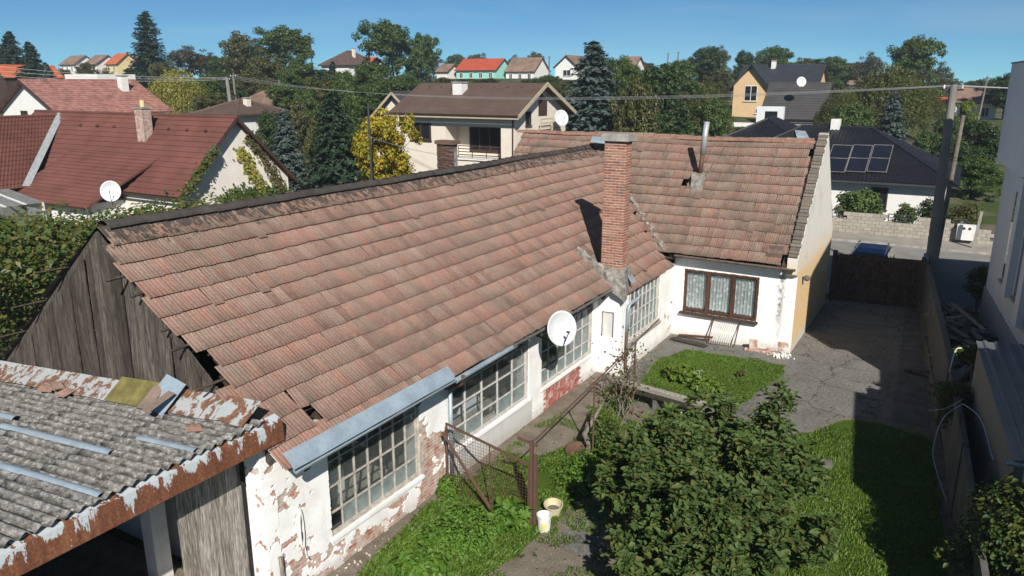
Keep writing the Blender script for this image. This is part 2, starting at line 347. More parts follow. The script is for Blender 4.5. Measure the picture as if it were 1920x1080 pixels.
# ---- ground
def ground_mat():
    g = G('earth'); a = g.noise(0.22, 6); b = g.noise(3.5, 6); c = g.noise(30, 5)
    gr = g.mix(g.ramp(b, [(0.3, 0.0), (0.7, 1.0)]), (0.035, 0.058, 0.017), (0.065, 0.085, 0.027))
    so_ = g.mix(g.ramp(b, [(0.3, 0.0), (0.7, 1.0)]), (0.10, 0.082, 0.062), (0.17, 0.145, 0.115))
    cc = g.mix(g.ramp(a, [(0.40, 0.0), (0.56, 1.0)]), so_, gr)
    MAT['earth'] = g.done(g.bsdf(cc, 0.95, 0.1, 0, g.bump(c, 0.5, 0.03)))
    g = G('soil'); b = g.noise(2.6, 6); c = g.noise(26, 6, rough=0.7)
    cc = g.mix(g.ramp(b, [(0.3, 0.0), (0.7, 1.0)]), (0.16, 0.13, 0.10), (0.27, 0.235, 0.19))
    cc = g.mix(0.6, cc, g.mix(1.0, cc, g.ramp(c, [(0.3, 0.45), (0.65, 1.2)]), 'MULTIPLY'))
    MAT['soil'] = g.done(g.bsdf(cc, 0.95, 0.1, 0, g.bump(c, 0.8, 0.04)))
    g = G('lawn_soil'); b = g.noise(4, 6); c = g.noise(40, 5)
    cc = g.mix(g.ramp(b, [(0.3, 0.0), (0.7, 1.0)]), (0.045, 0.085, 0.012), (0.075, 0.12, 0.018))
    MAT['lawn_soil'] = g.done(g.bsdf(cc, 0.95, 0.1, 0, g.bump(c, 0.8, 0.03)))
    g = G('concrete_yard'); a = g.noise(0.8, 6, dist=0.5); b = g.noise(11, 6, rough=0.72); c = g.noise(60, 5, rough=0.7)
    cc = g.mix(g.ramp(a, [(0.3, 0.0), (0.7, 1.0)]), (0.12, 0.114, 0.103), (0.20, 0.192, 0.176))
    cc = g.mix(g.ramp(b, [(0.5, 0.0), (0.68, 0.7)]), cc, (0.33, 0.32, 0.295))
    cc = g.mix(g.ramp(c, [(0.36, 0.8), (0.5, 0.0)]), cc, (0.06, 0.058, 0.05))
    wv = g.n('ShaderNodeVectorMath', {0: g.pos(), 1: g.n('ShaderNodeTexNoise', {'Vector': g.pos(), 'Scale': 1.6, 'Detail': 4.0}).outputs['Color']}, operation='ADD').outputs[0]
    ck = g.n('ShaderNodeTexVoronoi', {'Vector': wv, 'Scale': 0.55}, feature='DISTANCE_TO_EDGE').outputs['Distance']
    cc = g.mix(g.ramp(ck, [(0.0, 0.85), (0.018, 0.0)]), cc, (0.05, 0.048, 0.04))
    MAT['concrete_yard'] = g.done(g.bsdf(cc, 0.95, 0.15, 0, g.bump(g.mix(0.5, b, c), 0.6, 0.02)))
ground_mat()
simple('concrete', (0.34, 0.325, 0.295), 0.92, 0.35, 2.2, 0.4, 25)
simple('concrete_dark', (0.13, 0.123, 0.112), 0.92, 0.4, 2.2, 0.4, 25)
simple('asphalt', (0.26, 0.245, 0.225), 0.93, 0.22, 0.8, 0.4, 60)
simple('pavement', (0.33, 0.30, 0.26), 0.93, 0.25, 1.2, 0.4, 40)
brick_mat('block', [(0.38, 0.345, 0.29), (0.33, 0.30, 0.255), (0.43, 0.39, 0.33), (0.36, 0.33, 0.285)])
simple('render_cream', (0.74, 0.67, 0.58), 0.9, 0.06, 1.5, 0.15, 50)
simple('render_white', (0.78, 0.77, 0.75), 0.9, 0.06, 1.5, 0.15, 50)
simple('render_grey', (0.72, 0.74, 0.77), 0.9, 0.06, 1.5, 0.15, 50)
simple('render_greydark', (0.30, 0.32, 0.36), 0.9, 0.08, 1.5, 0.15, 50)
simple('render_pink', (0.80, 0.74, 0.68), 0.9, 0.10, 1.0, 0.15, 50)
simple('render_orange', (0.66, 0.46, 0.26), 0.9, 0.08, 1.5, 0.15, 50)
simple('render_yellow', (0.70, 0.58, 0.30), 0.9, 0.08, 1.5, 0.15, 50)
simple('render_turq', (0.30, 0.66, 0.58), 0.9, 0.06, 1.5, 0.15, 50)
simple('trim_tan', (0.48, 0.39, 0.28), 0.7, 0.1, 2)
simple('trim_brown', (0.07, 0.04, 0.032), 0.55, 0.2, 2)
simple('roof_redbrown', (0.150, 0.062, 0.050), 0.85, 0.25, 0.7, 0.2, 30, 0.15)
simple('roof_brown', (0.115, 0.078, 0.062), 0.75, 0.22, 0.9, 0.2, 30)
simple('roof_brown2', (0.13, 0.085, 0.068), 0.8, 0.25, 0.9, 0.2, 30)
simple('roof_pinkred', (0.34, 0.165, 0.135), 0.85, 0.5, 2.2, 0.3, 12)
simple('roof_old', (0.27, 0.18, 0.135), 0.9, 0.4, 0.7, 0.3, 8)
simple('roof_orange', (0.52, 0.145, 0.06), 0.75, 0.2, 0.8, 0.3, 8)
simple('roof_red', (0.46, 0.09, 0.045), 0.7, 0.15, 0.8, 0.3, 8)
simple('roof_dark', (0.035, 0.04, 0.052), 0.6, 0.2, 0.8, 0.2, 8, 0.4)
simple('roof_darkgrey', (0.07, 0.066, 0.066), 0.7, 0.2, 0.8, 0.2, 8, 0.3)
simple('roof_black', (0.016, 0.016, 0.022), 0.35, 0.3, 0.8, 0.1, 30, 0.5)
simple('roof_greymetal', (0.15, 0.165, 0.18), 0.55, 0.25, 1.5, 0.1, 30, 0.4, 0.15)
simple('solar', (0.010, 0.012, 0.022), 0.2, 0.2, 3, 0, 30, 0.6)
simple('frame_anthracite', (0.05, 0.055, 0.06), 0.5, 0.15, 3)
simple('car_blue', (0.03, 0.085, 0.24), 0.25, 0.1, 1, 0, 30, 0.6, 0.3)
simple('pole_concrete', (0.22, 0.21, 0.195), 0.9, 0.2, 1.5, 0.3, 30)
simple('bark', (0.10, 0.075, 0.055), 0.95, 0.4, 4, 0.8, 18)
simple('bark_grey', (0.20, 0.175, 0.145), 0.95, 0.4, 4, 0.8, 18)
simple('bark_birch', (0.45, 0.42, 0.38), 0.9, 0.5, 6, 0.5, 18)
leafmat('leaf_fig', [(0.055, 0.103, 0.025), (0.103, 0.166, 0.045), (0.076, 0.131, 0.033), (0.138, 0.197, 0.059), (0.085, 0.145, 0.039), (0.109, 0.132, 0.034), (0.155, 0.161, 0.041)], 0.32, 0.65)
leafmat('leaf_ivy', [(0.030, 0.068, 0.014), (0.054, 0.101, 0.019), (0.101, 0.128, 0.024), (0.176, 0.135, 0.034), (0.068, 0.101, 0.022)])
leafmat('leaf_shrub', [(0.034, 0.078, 0.016), (0.065, 0.111, 0.021), (0.143, 0.156, 0.026), (0.058, 0.098, 0.021)])
leafmat('leaf_green', [(0.053, 0.101, 0.026), (0.079, 0.137, 0.035), (0.111, 0.155, 0.040), (0.066, 0.120, 0.031)])
leafmat('leaf_dark', [(0.029, 0.062, 0.022), (0.048, 0.092, 0.029), (0.070, 0.111, 0.031)])
leafmat('leaf_olive', [(0.078, 0.096, 0.031), (0.113, 0.122, 0.038), (0.139, 0.125, 0.043), (0.086, 0.104, 0.031)])
leafmat('leaf_brown', [(0.083, 0.075, 0.038), (0.112, 0.090, 0.045), (0.075, 0.072, 0.030), (0.135, 0.090, 0.045)])
leafmat('leaf_yellow', [(0.287, 0.299, 0.027), (0.552, 0.376, 0.027), (0.398, 0.354, 0.027), (0.166, 0.221, 0.027), (0.575, 0.320, 0.022)], 0.35)
leafmat('leaf_lime', [(0.16, 0.20, 0.02), (0.20, 0.23, 0.025), (0.12, 0.17, 0.02)], 0.35)
leafmat('leaf_willow', [(0.349, 0.302, 0.065), (0.442, 0.360, 0.070), (0.279, 0.291, 0.070), (0.232, 0.256, 0.065)], 0.3)
leafmat('leaf_birch', [(0.082, 0.114, 0.032), (0.114, 0.138, 0.038), (0.162, 0.154, 0.041), (0.097, 0.121, 0.032)], 0.3)
leafmat('needle_blue', [(0.062, 0.094, 0.088), (0.088, 0.125, 0.119), (0.050, 0.077, 0.065)], 0.12)
leafmat('needle_dark', [(0.021, 0.045, 0.024), (0.033, 0.063, 0.033), (0.027, 0.054, 0.030)], 0.12)
leafmat('grass_blade', [(0.081, 0.175, 0.018), (0.125, 0.237, 0.022), (0.106, 0.206, 0.020), (0.175, 0.250, 0.035), (0.094, 0.188, 0.018), (0.213, 0.225, 0.062)], 0.35)
leafmat('weed_leaf', [(0.075, 0.163, 0.022), (0.106, 0.213, 0.027), (0.150, 0.250, 0.033), (0.088, 0.188, 0.025)], 0.3)
leafmat('leaf_pumpkin', [(0.10, 0.17, 0.02), (0.15, 0.21, 0.03), (0.12, 0.19, 0.025)], 0.3)
leafmat('leaf_dry', [(0.14, 0.09, 0.045), (0.10, 0.07, 0.04), (0.16, 0.14, 0.04), (0.07, 0.09, 0.02)], 0.25)

# ------------------------------------------------------------------ the setting
def sheet(name, poly, z, mat, sub=None):
    """a flat polygon laid on the ground"""
    b = MB(); b.add([(x, y, z) for x, y in poly], [tuple(range(len(poly)))]); return b.build(name, MAT[mat], kind='structure')
def build_ground():
    xs = np.concatenate([np.arange(-700, -240, 40), np.arange(-240, 120, 5), np.arange(120, 501, 40)])
    ys = np.concatenate([np.arange(-60, 0, 20), np.arange(0, 260, 5), np.arange(260, 1500, 60)])
    V = [(x, y, terrain(x, y)) for y in ys for x in xs]; nx = len(xs)
    F = [(j*nx+i, j*nx+i+1, (j+1)*nx+i+1, (j+1)*nx+i) for j in range(len(ys)-1) for i in range(nx-1)]
    link('ground', np_mesh('ground', V, F), MAT['earth'], smooth_=True, kind='structure')
build_ground()
def wobble(poly, step=0.35, amp=0.08, seed=0):
    out = []
    for i in range(len(poly)):
        a = Vector(poly[i]); b = Vector(poly[(i+1) % len(poly)]); n = max(1, int((b-a).length/step)); d = (b-a).normalized(); nn = Vector((-d.y, d.x))
        for k in range(n):
            p = a.lerp(b, k/n); p += nn*amp*2*mn.noise(Vector((p.x*1.7, p.y*1.7, seed))); out.append((p.x, p.y))
    return out
YARD = [(-9.3, 4.0), (0.9, 4.0), (0.9, 15), (0.3, 22), (-0.7, 33.4), (-4.2, 33.2), (-4.2, 25.6), (-9.3, 25.6)]
sheet('yard_soil', YARD, 0.004, 'soil')
DRIVE = wobble([(-8.2, 25.4), (-8.2, 20.0), (-7.3, 20.1), (-7.35, 18.6), (-4.9, 19.7), (-4.2, 18.0), (-2.9, 18.7), (-1.9, 20.9), (-1.1, 21.2), (-0.75, 33.3), (-4.15, 33.1), (-4.15, 25.4)], 0.4, 0.05)
sheet('driveway', DRIVE, 0.010, 'concrete_yard')
sheet('gutter_strip', wobble([(-0.75, 21.3), (0.15, 21.3), (-0.80, 33.2), (-1.25, 33.2)], 0.5, 0.04), 0.014, 'concrete_dark')
sheet('garden_path', wobble([(-5.85, 11.9), (-5.0, 11.4), (-4.5, 12.6), (-4.9, 14.0), (-5.5, 14.6), (-5.95, 13.3)], 0.2, 0.16, 3), 0.012, 'concrete_yard')
LAWN = wobble([(-7.45, 20.25), (-7.75, 22.6), (-7.25, 23.9), (-6.0, 24.05), (-4.05, 24.15), (-3.95, 23.4), (-4.45, 20.6), (-4.75, 19.7), (-5.4, 19.75)], 0.3, 0.07, 5)
GRASS_R = wobble([(-3.1, 18.55), (-2.35, 19.75), (-1.9, 20.7), (-1.1, 21.0), (0.2, 20.6), (0.72, 15.0), (1.0, 5.0), (-4.5, 5.0), (-4.4, 12.0), (-3.6, 16)], 0.3, 0.07, 6)
GRASS_L = wobble([(-8.55, 9.0), (-6.9, 9.2), (-6.35, 11.0), (-6.3, 12.6), (-5.9, 14.6), (-5.9, 15.9), (-6.9, 16.6), (-7.6, 15.2), (-8.3, 14.2), (-8.8, 12.6), (-8.75, 10.3)], 0.3, 0.09, 7)
sheet('lawn', LAWN, 0.016, 'lawn_soil'); sheet('lawn.001', GRASS_R, 0.016, 'lawn_soil'); sheet('lawn.002', GRASS_L, 0.018, 'lawn_soil')
sheet('pavement', [(-80, 33.9), (60, 33.9), (60, 36.2), (-80, 36.2)], 0.05, 'pavement')
sheet('road', [(-80, 36.2), (60, 36.2), (60, 46.4), (-80, 46.4)], 0.012, 'asphalt')
sheet('pavement.001', [(-80, 46.5), (60, 46.5), (60, 49.1), (-80, 49.1)], 0.10, 'pavement')
b = MB(); b.box(-80, 60, 46.38, 46.5, 0, 0.13); b.build('kerb', MAT['concrete'], kind='structure')

def blades(poly, n, h, wd, seed, zoff=0.016, name='grass', keep=None):
    r = np.random.default_rng(seed); P = np.array(poly); lo = P.min(0); hi = P.max(0); pts = []
    while len(pts) < n:
        c = lo + (hi-lo)*r.random((n, 2))
        ok = np.zeros(n, bool)
        for (x0, y0), (x1, y1) in zip(P, np.roll(P, -1, 0)):
            if y0 != y1: ok ^= ((y0 > c[:, 1]) != (y1 > c[:, 1])) & (c[:, 0] < (x1-x0)*(c[:, 1]-y0)/(y1-y0)+x0)
        pts += [(x, y) for x, y in c[ok] if keep is None or keep(x, y)]
    p = np.array(pts[:n]); a = r.random(n)*2*np.pi; hh = h*(0.45+0.9*r.random(n)); lean = (r.random(n)*0.9+0.15)*hh
    hh *= 0.75 + 0.6*np.array([mn.noise(Vector((x*1.3, y*1.3, seed))) for x, y in p])
    d = np.stack([np.cos(a), np.sin(a)], 1); s = np.stack([-d[:, 1], d[:, 0]], 1)*wd/2
    V = np.zeros((n, 4, 3)); mid = p + d*lean[:, None]*0.4
    V[:, 0, :2] = p - s; V[:, 1, :2] = p + s; V[:, 0, 2] = V[:, 1, 2] = zoff
    V[:, 2, :2] = mid + s*0.7; V[:, 2, 2] = zoff + hh*0.7
    V[:, 3, :2] = p + d*lean[:, None]; V[:, 3, 2] = zoff + hh
    F = np.array([[0, 1, 2, 3]]) + (np.arange(n)*4)[:, None]
    return np_mesh(name, V.reshape(-1, 3), F)
def grass_obj(poly, n, h, wd, seed, label, keep=None):
    o = link('grass', blades(poly, n, h, wd, seed, keep=keep), MAT['grass_blade'], label=label, cat='grass', kind='stuff'); return o
patch = lambda sc, th: (lambda x, y: mn.noise(Vector((x*sc, y*sc, 1))) + 0.5*mn.noise(Vector((x*sc*3.1, y*sc*3.1, 5))) > th)
TUFTS = [(-8.7, 8.6), (-4.3, 8.6), (-4.4, 15.5), (-5.2, 18.8), (-8.1, 20.0), (-8.8, 16.0)]
grass_obj(TUFTS, 24000, 0.085, 0.018, 4, 'sparse grass tufts on the bare soil around the path', patch(0.8, -0.08))
grass_obj(wobble([(-7.7, 20.0), (-8.0, 23.0), (-7.2, 24.3), (-3.8, 24.45), (-3.75, 23.0), (-4.4, 19.3), (-2.8, 18.2), (-1.7, 20.6), (-1.4, 21.4), (0.1, 21.3), (0.1, 18.0), (-3.5, 17.0), (-5.3, 19.3)], 0.3, 0.1, 8), 7000, 0.05, 0.018, 5, 'thin grass fringe creeping over the driveway edges', patch(1.6, 0.16))
grass_obj(LAWN, 44000, 0.05, 0.020, 1, 'short bright green grass on the little lawn under the brown window', patch(0.9, -0.42))
grass_obj(GRASS_R, 78000, 0.07, 0.022, 2, 'green grass strip along the shaded right side of the yard', patch(0.8, -0.40))
grass_obj(GRASS_L, 46000, 0.10, 0.020, 3, 'long green grass beside the workshop wall', patch(0.9, -0.36))

# ------------------------------------------------------------------ leaf clouds
def leaf_arrays(P, N, S, asp=0.5, six=False, seed=0, fold=0.18, droop=None):
    r = np.random.default_rng(seed); n = len(P); N = N/np.maximum(1e-6, np.linalg.norm(N, axis=1))[:, None]
    t = r.normal(size=(n, 3))
    if droop is not None: t = t*0.6 + np.array([0, 0, -droop])
    t -= N*(t*N).sum(1)[:, None]; t /= np.maximum(1e-6, np.linalg.norm(t, axis=1))[:, None]; b = np.cross(N, t)
    S = S[:, None]; w = S*asp
    if six:
        V = np.stack([P, P+t*S*0.35-b*w*0.5+N*S*fold, P+t*S*0.75-b*w*0.32+N*S*fold*0.6, P+t*S-N*S*0.1, P+t*S*0.75+b*w*0.32+N*S*fold*0.6, P+t*S*0.35+b*w*0.5+N*S*fold], 1)
        F = np.array([[0, 1, 2, 3], [0, 3, 4, 5]])
        F = (F[None] + (np.arange(n)*6)[:, None, None]).reshape(-1, 4)
    else:
        V = np.stack([P-t*S*0.5, P-b*w*0.5+N*S*fold, P+t*S*0.5, P+b*w*0.5+N*S*fold], 1)
        F = np.array([[0, 1, 2, 3]]) + (np.arange(n)*4)[:, None]
    return V.reshape(-1, 3), F
def leaf_mesh(name, P, N, S, **kw): return np_mesh(name, *leaf_arrays(np.asarray(P), np.asarray(N), np.asarray(S), **kw))
def rnd_dirs(r, n):
    v = r.normal(size=(n, 3)); return v/np.linalg.norm(v, axis=1)[:, None]
def clump_cloud(r, centers, radii, per, squash=0.75, outward=None):
    P = []; N = []
    for c, rad in zip(centers, radii):
        k = int(per*(rad/np.mean(radii))**2)+3; d = rnd_dirs(r, k); q = rad*(r.random(k)**0.45)[:, None]
        p = d*q; p[:, 2] *= squash; P.append(p + np.array(c)); N.append(d*0.8 + np.array([0, 0, 0.7]) + r.normal(size=(k, 3))*0.45)
    return np.concatenate(P), np.concatenate(N)

# ------------------------------------------------------------------ roof tiles
TW, TL = 0.215, 0.42
def tile_shape():
    prof = [(0, 0.0), (0.010, 0.008), (0.040, 0.008), (0.052, 0.001), (0.085, 0.001), (0.095, 0.006), (0.122, 0.006), (0.134, 0.001), (0.166, 0.001), (0.176, 0.007), (0.204, 0.007), (0.2145, 0.0)]
    V = []; L = TL+0.09; n = len(prof)
    for y, lift in ((0.0, 0.037), (L, -0.006)): V += [(x, y, z+lift) for x, z in prof]
    V += [(x, 0.006, 0.021) for x, z in prof]
    F = [(i, i+1, n+i+1, n+i) for i in range(n-1)] + [(2*n+i, 2*n+i+1, i+1, i) for i in range(n-1)]
    return np.array(V), np.array(F)
TV, TF = tile_shape()
tile_me = np_mesh('tile', TV, TF); 
def tile_frames(O, u, v, n, rows, ulen, ustart, clip, wave, rv, jit=0.006, holes=(), TL=TL):
    """matrices for a slope: O eave corner, u along the eave, v up the slope, n the normal"""
    out = []
    for j in range(rows):
        u0 = ustart(j) + (0.0 if j % 2 == 0 else TW*0.5)*0.0; k = 0
        while u0 + k*TW < ulen:
            a = u0 + k*TW; vv = j*TL; k += 1
            if not clip(a+TW/2, vv+TL/2) or (j, k) in holes: continue
            p = O + u*(a + rv.uniform(-jit, jit)*0.4) + v*(vv + rv.uniform(-jit, jit)*1.6 + 0.022*mn.noise(Vector((a*0.8, j*3.7, 5)))) + n*(wave(a, vv) + rv.uniform(-jit, jit)*0.5)
            if rv.random() < 0.018: p = p - v*rv.uniform(0.03, 0.09) + n*0.012
            rot = Matrix.Rotation(rv.gauss(0, 0.010) + (rv.gauss(0, 0.06) if rv.random() < 0.02 else 0), 3, n) @ Matrix.Rotation(rv.gauss(0, 0.005), 3, u)
            m3 = rot @ Matrix((u, v, n)).transposed()
            out.append((Matrix.Translation(p) @ m3.to_4x4(), j, a))
    return out
def lay_tiles(parent, frames, mat, limit=300, back=()):
    vis = []
    for i, (m, j, a) in enumerate(frames):
        x, y, d = proj(m @ Vector((TW/2, TL/2, 0)))
        vis.append((d if -20 < x < 1940 and -20 < y < 1100 else 1e6, i))
    vis.sort(); near = set(i for d, i in vis[:limit] if d < 1e5)
    if not tile_me.materials: tile_me.materials.append(None)
    for i in near:
        o = bpy.data.objects.new('tile', tile_me); col.objects.link(o); o.parent = parent
        o.matrix_parent_inverse = world_of(parent).inverted(); o.matrix_basis = frames[i][0]
        o.material_slots[0].link = 'OBJECT'; o.material_slots[0].material = MAT[mat]
    rest = [f[0] for i, f in enumerate(frames) if i not in near] + [f[0] for f in back]
    if rest: link('tiles', np_mesh('tiles', *instances(TV, TF, rest)), MAT[mat], parent, kind='stuff')

# ------------------------------------------------------------------ the old house: workshop wing
XW = -9.05; WY0 = 7.75; RX = -12.9; RZ = 6.30; SL = 0.80
house = thing('workshop_wing', 'long low workshop wing with weathered red tile roof and grid windows', 'building', (-12.9, 16, 0))
street = thing('street_house', 'whitewashed house end across the yard with brown three-part window under tile roof', 'building', (-9, 28.8, 0))
def frame_pt(O, u, n, a, b, c=0.0): return Vector(O) + Vector(u)*a + Vector((0, 0, 1))*b + Vector(n)*c
def wall_skin(name, parent, O, u, n, amax, top, openings, exposed, mat, cell=0.032, th=0.028):
    """plaster coat as a grid of small cells, left off where exposed(a, b) says so; top(a) is its upper edge"""
    na = int(amax/cell); nb = int(4.0/cell); keep = np.zeros((na, nb), bool)
    for i in range(na):
        a = (i+0.5)*cell; t = top(a)
        for j in range(nb):
            bb = (j+0.5)*cell
            if bb > t: break
            if any(o[0] < a < o[1] and o[2] < bb < o[3] for o in openings): continue
            keep[i, j] = not exposed(a, bb)
    V = []; F = []; idx = {}
    def vid(i, j, k):
        key = (i, j, k)
        if key not in idx:
            idx[key] = len(V); jx = 0.75*cell*mn.noise(Vector((i*0.73, j*0.73, 2))); jz = 0.75*cell*mn.noise(Vector((i*0.73, j*0.73, 9)))
            rel = 0.006*mn.noise(Vector((i*cell*2.2, j*cell*2.2, 4)))
            V.append(frame_pt(O, u, n, i*cell+jx, j*cell+jz, rel if k else -th))
        return idx[key]
    for i in range(na):
        for j in range(nb):
            if not keep[i, j]: continue
            F.append((vid(i, j, 1), vid(i+1, j, 1), vid(i+1, j+1, 1), vid(i, j+1, 1)))
            if i == 0 or not keep[i-1, j]: F.append((vid(i, j, 0), vid(i, j, 1), vid(i, j+1, 1), vid(i, j+1, 0)))
            if i == na-1 or not keep[i+1, j]: F.append((vid(i+1, j, 1), vid(i+1, j, 0), vid(i+1, j+1, 0), vid(i+1, j+1, 1)))
            if j == 0 or not keep[i, j-1]: F.append((vid(i, j, 0), vid(i+1, j, 0), vid(i+1, j, 1), vid(i, j, 1)))
            if j == nb-1 or not keep[i, j+1]: F.append((vid(i, j+1, 1), vid(i+1, j+1, 1), vid(i+1, j+1, 0), vid(i, j+1, 0)))
    b = MB(); b.v = [tuple(p) for p in V]; b.f = F
    return b.build(name, MAT[mat], parent)
BRV = [(x, y, z) for z in (0, 1) for x, y in ((0, 0), (1, 0), (1, 1), (0, 1))]
BRF = [(0, 3, 2, 1), (4, 5, 6, 7), (0, 1, 5, 4), (1, 2, 6, 5), (2, 3, 7, 6), (3, 0, 4, 7)]
brick_me = {}
def brick_mesh(kind, L, D, Hh):
    """a brick with chipped, slightly rounded edges"""
    if kind not in brick_me:
        e = 0.006; V = []; 
        for z in (0, 1):
            for (x, y) in ((0, 0), (1, 0), (1, 1), (0, 1)): V.append((x*L, y*D, z*Hh))
        b = MB()
        P = [(e, 0, e), (L-e, 0, e), (L-e, 0, Hh-e), (e, 0, Hh-e), (0, e, 0), (L, e, 0), (L, e, Hh), (0, e, Hh), (0, D, 0), (L, D, 0), (L, D, Hh), (0, D, Hh)]
        b.add(P, [(0, 1, 2, 3), (0, 4, 5, 1), (1, 5, 6, 2), (2, 6, 7, 3), (3, 7, 4, 0), (4, 8, 9, 5), (5, 9, 10, 6), (6, 10, 11, 7), (7, 11, 8, 4), (8, 11, 10, 9)])
        me = b.mesh('brick'); me.materials.append(None); brick_me[kind] = (me, np.array(P), np.array(b.f))
    return brick_me[kind]
def lay_bricks(parent, mats, kind, dims, mat, limit=300):
    me, V, F = brick_mesh(kind, *dims)
    for m in mats[:limit]:
        o = bpy.data.objects.new('brick', me); col.objects.link(o); o.parent = parent
        o.matrix_parent_inverse = world_of(parent).inverted(); o.matrix_basis = m
        o.material_slots[0].link = 'OBJECT'; o.material_slots[0].material = MAT[mat]
    if len(mats) > limit:
        link('bricks', np_mesh('bricks', *instances(V, F, mats[limit:])), MAT[mat], parent, kind='stuff')
def brick_frames(O, u, n, a0, a1, b0, b1, ok, rv, proud=0.012, L=0.25, Hh=0.065, pitch=(0.262, 0.077)):
    out = []; j = 0; b = b0
    m3 = Matrix((Vector(u), -Vector(n), Vector((0, 0, 1)))).transposed()
    while b + Hh < b1 + 0.01:
        a = a0 - (0.0 if j % 2 == 0 else pitch[0]/2)
        while a < a1:
            if a >= a0-0.001 and a+L <= a1+0.02 and ok(a+L/2, b+Hh/2):
                p = frame_pt(O, u, n, a, b, proud + rv.uniform(-0.006, 0.006))
                out.append(Matrix.Translation(p) @ (m3 @ Matrix.Rotation(rv.gauss(0, 0.006), 3, 'Z')).to_4x4())
            a += pitch[0]
        b += pitch[1]; j += 1
    return out
def grid_window(parent, O, u, n, a0, a1, b0, b1, cols, rows, bar, frame_mat, pane_of, depth=-0.10, fw=0.05, skip=(), splits=None):
    """a mullioned window: the bars as one mesh, every pane a piece of its own"""
    b = MB(); P = lambda a, bb, c: frame_pt(O, u, n, a, bb, c)
    ax = [a0 + (a1-a0)*i/cols for i in range(cols+1)]; bx = splits or [b0 + (b1-b0)*j/rows for j in range(rows+1)]
    for i, a in enumerate(ax):
        w_ = fw if i in (0, cols) else bar; a_ = a + (fw/2 if i == 0 else -fw/2 if i == cols else 0)
        b.beam(P(a_, b0, depth), P(a_, b1, depth), w_, 0.045, n)
    for j, bb in enumerate(bx):
        w_ = fw if j in (0, rows) else bar; b_ = bb + (fw/2 if j == 0 else -fw/2 if j == rows else 0)
        b.beam(P(a0, b_, depth+0.003), P(a1, b_, depth+0.003), 0.04, w_, (0, 0, 1))
    o = b.build('window', MAT[frame_mat], parent)
    for i in range(cols):
        for j in range(rows):
            mt = pane_of(i, j)
            if mt is None: continue
            tl = random.uniform(-0.006, 0.006); t2 = random.uniform(-0.006, 0.006)
            q = MB().add([P(ax[i]+0.004, bx[j]+0.004, depth-0.01+tl), P(ax[i+1]-0.004, bx[j]+0.004, depth-0.01-tl), P(ax[i+1]-0.004, bx[j+1]-0.004, depth-0.01-tl+t2), P(ax[i]+0.004, bx[j+1]-0.004, depth-0.01+tl+t2)], [(0, 1, 2, 3)])
            q.build('pane', MAT[mt], o)
    return o

UY = Vector((0, 1, 0)); UX = Vector((1, 0, 0)); UZ = Vector((0, 0, 1))
# windows along the wing: (y0, y1, z0, z1)
WIN = [(8.93, 11.62, 0.68, 2.62), (12.72, 16.27, 0.72, 2.66), (16.98, 20.22, 0.74, 2.70)]
O1 = Vector((XW, WY0, 0)); A = lambda y: y - WY0
def fb(x, y, z=0, o=4):
    return mn.fractal(Vector((x, y, z)), 0.9, 2.1, o, noise_basis='PERLIN_ORIGINAL')
def exposed_wing(a, b):
    y = a + WY0; f = fb(y*1.9, b*3.1, 1.3)*0.55 + fb(y*6, b*8, 4)*0.3
    v = -0.42
    if y < 11.75 and b < 0.66: v = 0.15 - 0.30*(0.5-abs(b-0.38))
    if 8.2 < y < 11.8 and 0.5 < b < 0.68: v = -0.45
    if y < 8.25: v = max(v, -0.02 - abs(b-1.95)*0.42, 0.18-b*0.25)
    if 8.25 < y < 8.93: v = max(v, 0.28 - b*0.5)
    if 11.62 < y < 12.75: v = max(v, 0.5 - abs(b-0.9)*0.75 - (y-11.62)*0.45, 0.30-b*0.5)
    if y > 12.9: v = -0.55
    if 20.0 < y: v = -0.35
    return v + f > 0.0
PANEL = (17.10, 19.42, 0.015, 0.665)
ops = [(A(y0), A(y1), z0, z1) for y0, y1, z0, z1 in WIN] + [(A(PANEL[0]), A(PANEL[1]), PANEL[2], PANEL[3])]
grey_zone = (12.75, 16.35)
wall_skin('plaster', house, O1, UY, UX, 20.62-WY0, lambda a: 2.86, ops + [(A(12.80), A(16.45), 0.0, 0.66)], exposed_wing, 'plaster_white')
wall_skin('plaster', house, O1, UY, UX, 20.62-WY0, lambda a: 0.66 if A(12.80) < a < A(16.45) else -1, [], lambda a, b: fb(a*2, b*3, 7)*0.5-0.36 > 0, 'plaster_grey')
# wall core behind the plaster, pierced by the windows
b = MB(); xs0, xs1 = -9.42, XW-0.027
ys = [WY0] + [v for wn in WIN for v in wn[:2]] + [20.62]
for i in range(0, len(ys), 2): b.box(xs0, xs1, ys[i], ys[i+1], 0, 2.9)
for y0, y1, z0, z1 in WIN: b.box(xs0, xs1, y0, y1, 0, z0); b.box(xs0, xs1, y0, y1, z1, 2.9)
b.build('wall', MAT['mortar'], house)
rv = random.Random(5)
fr = brick_frames(O1, UY, UX, 0.02, A(12.75), 0.02, 2.8, lambda a, bb: (exposed_wing(a, bb) or exposed_wing(a-0.08, bb) or exposed_wing(a+0.08, bb)) and not any(o[0]-0.13 < a < o[1]+0.13 and o[2]-0.04 < bb < o[3]+0.04 for o in ops), rv, -0.020)
lay_bricks(house, fr, 'wall', (0.25, 0.05, 0.065), 'brick_wall', 300)
# red painted panel
O_p = Vector((XW-0.03, 0, 0)); b = MB(); b.box(XW-0.026, XW-0.012, PANEL[0], PANEL[1], PANEL[2], PANEL[3])
panel = b.build('painted_brick_panel', MAT['mortar_white'], house, label='red painted brick panel below a window')
fr = brick_frames(Vector((XW, 0, 0)), UY, UX, PANEL[0]+0.01, PANEL[1]+0.02, PANEL[2]+0.01, PANEL[3], lambda a, bb: True, rv, 0.004)
lay_bricks(panel, fr, 'panel', (0.25, 0.05, 0.065), 'brick_red_paint', 300)
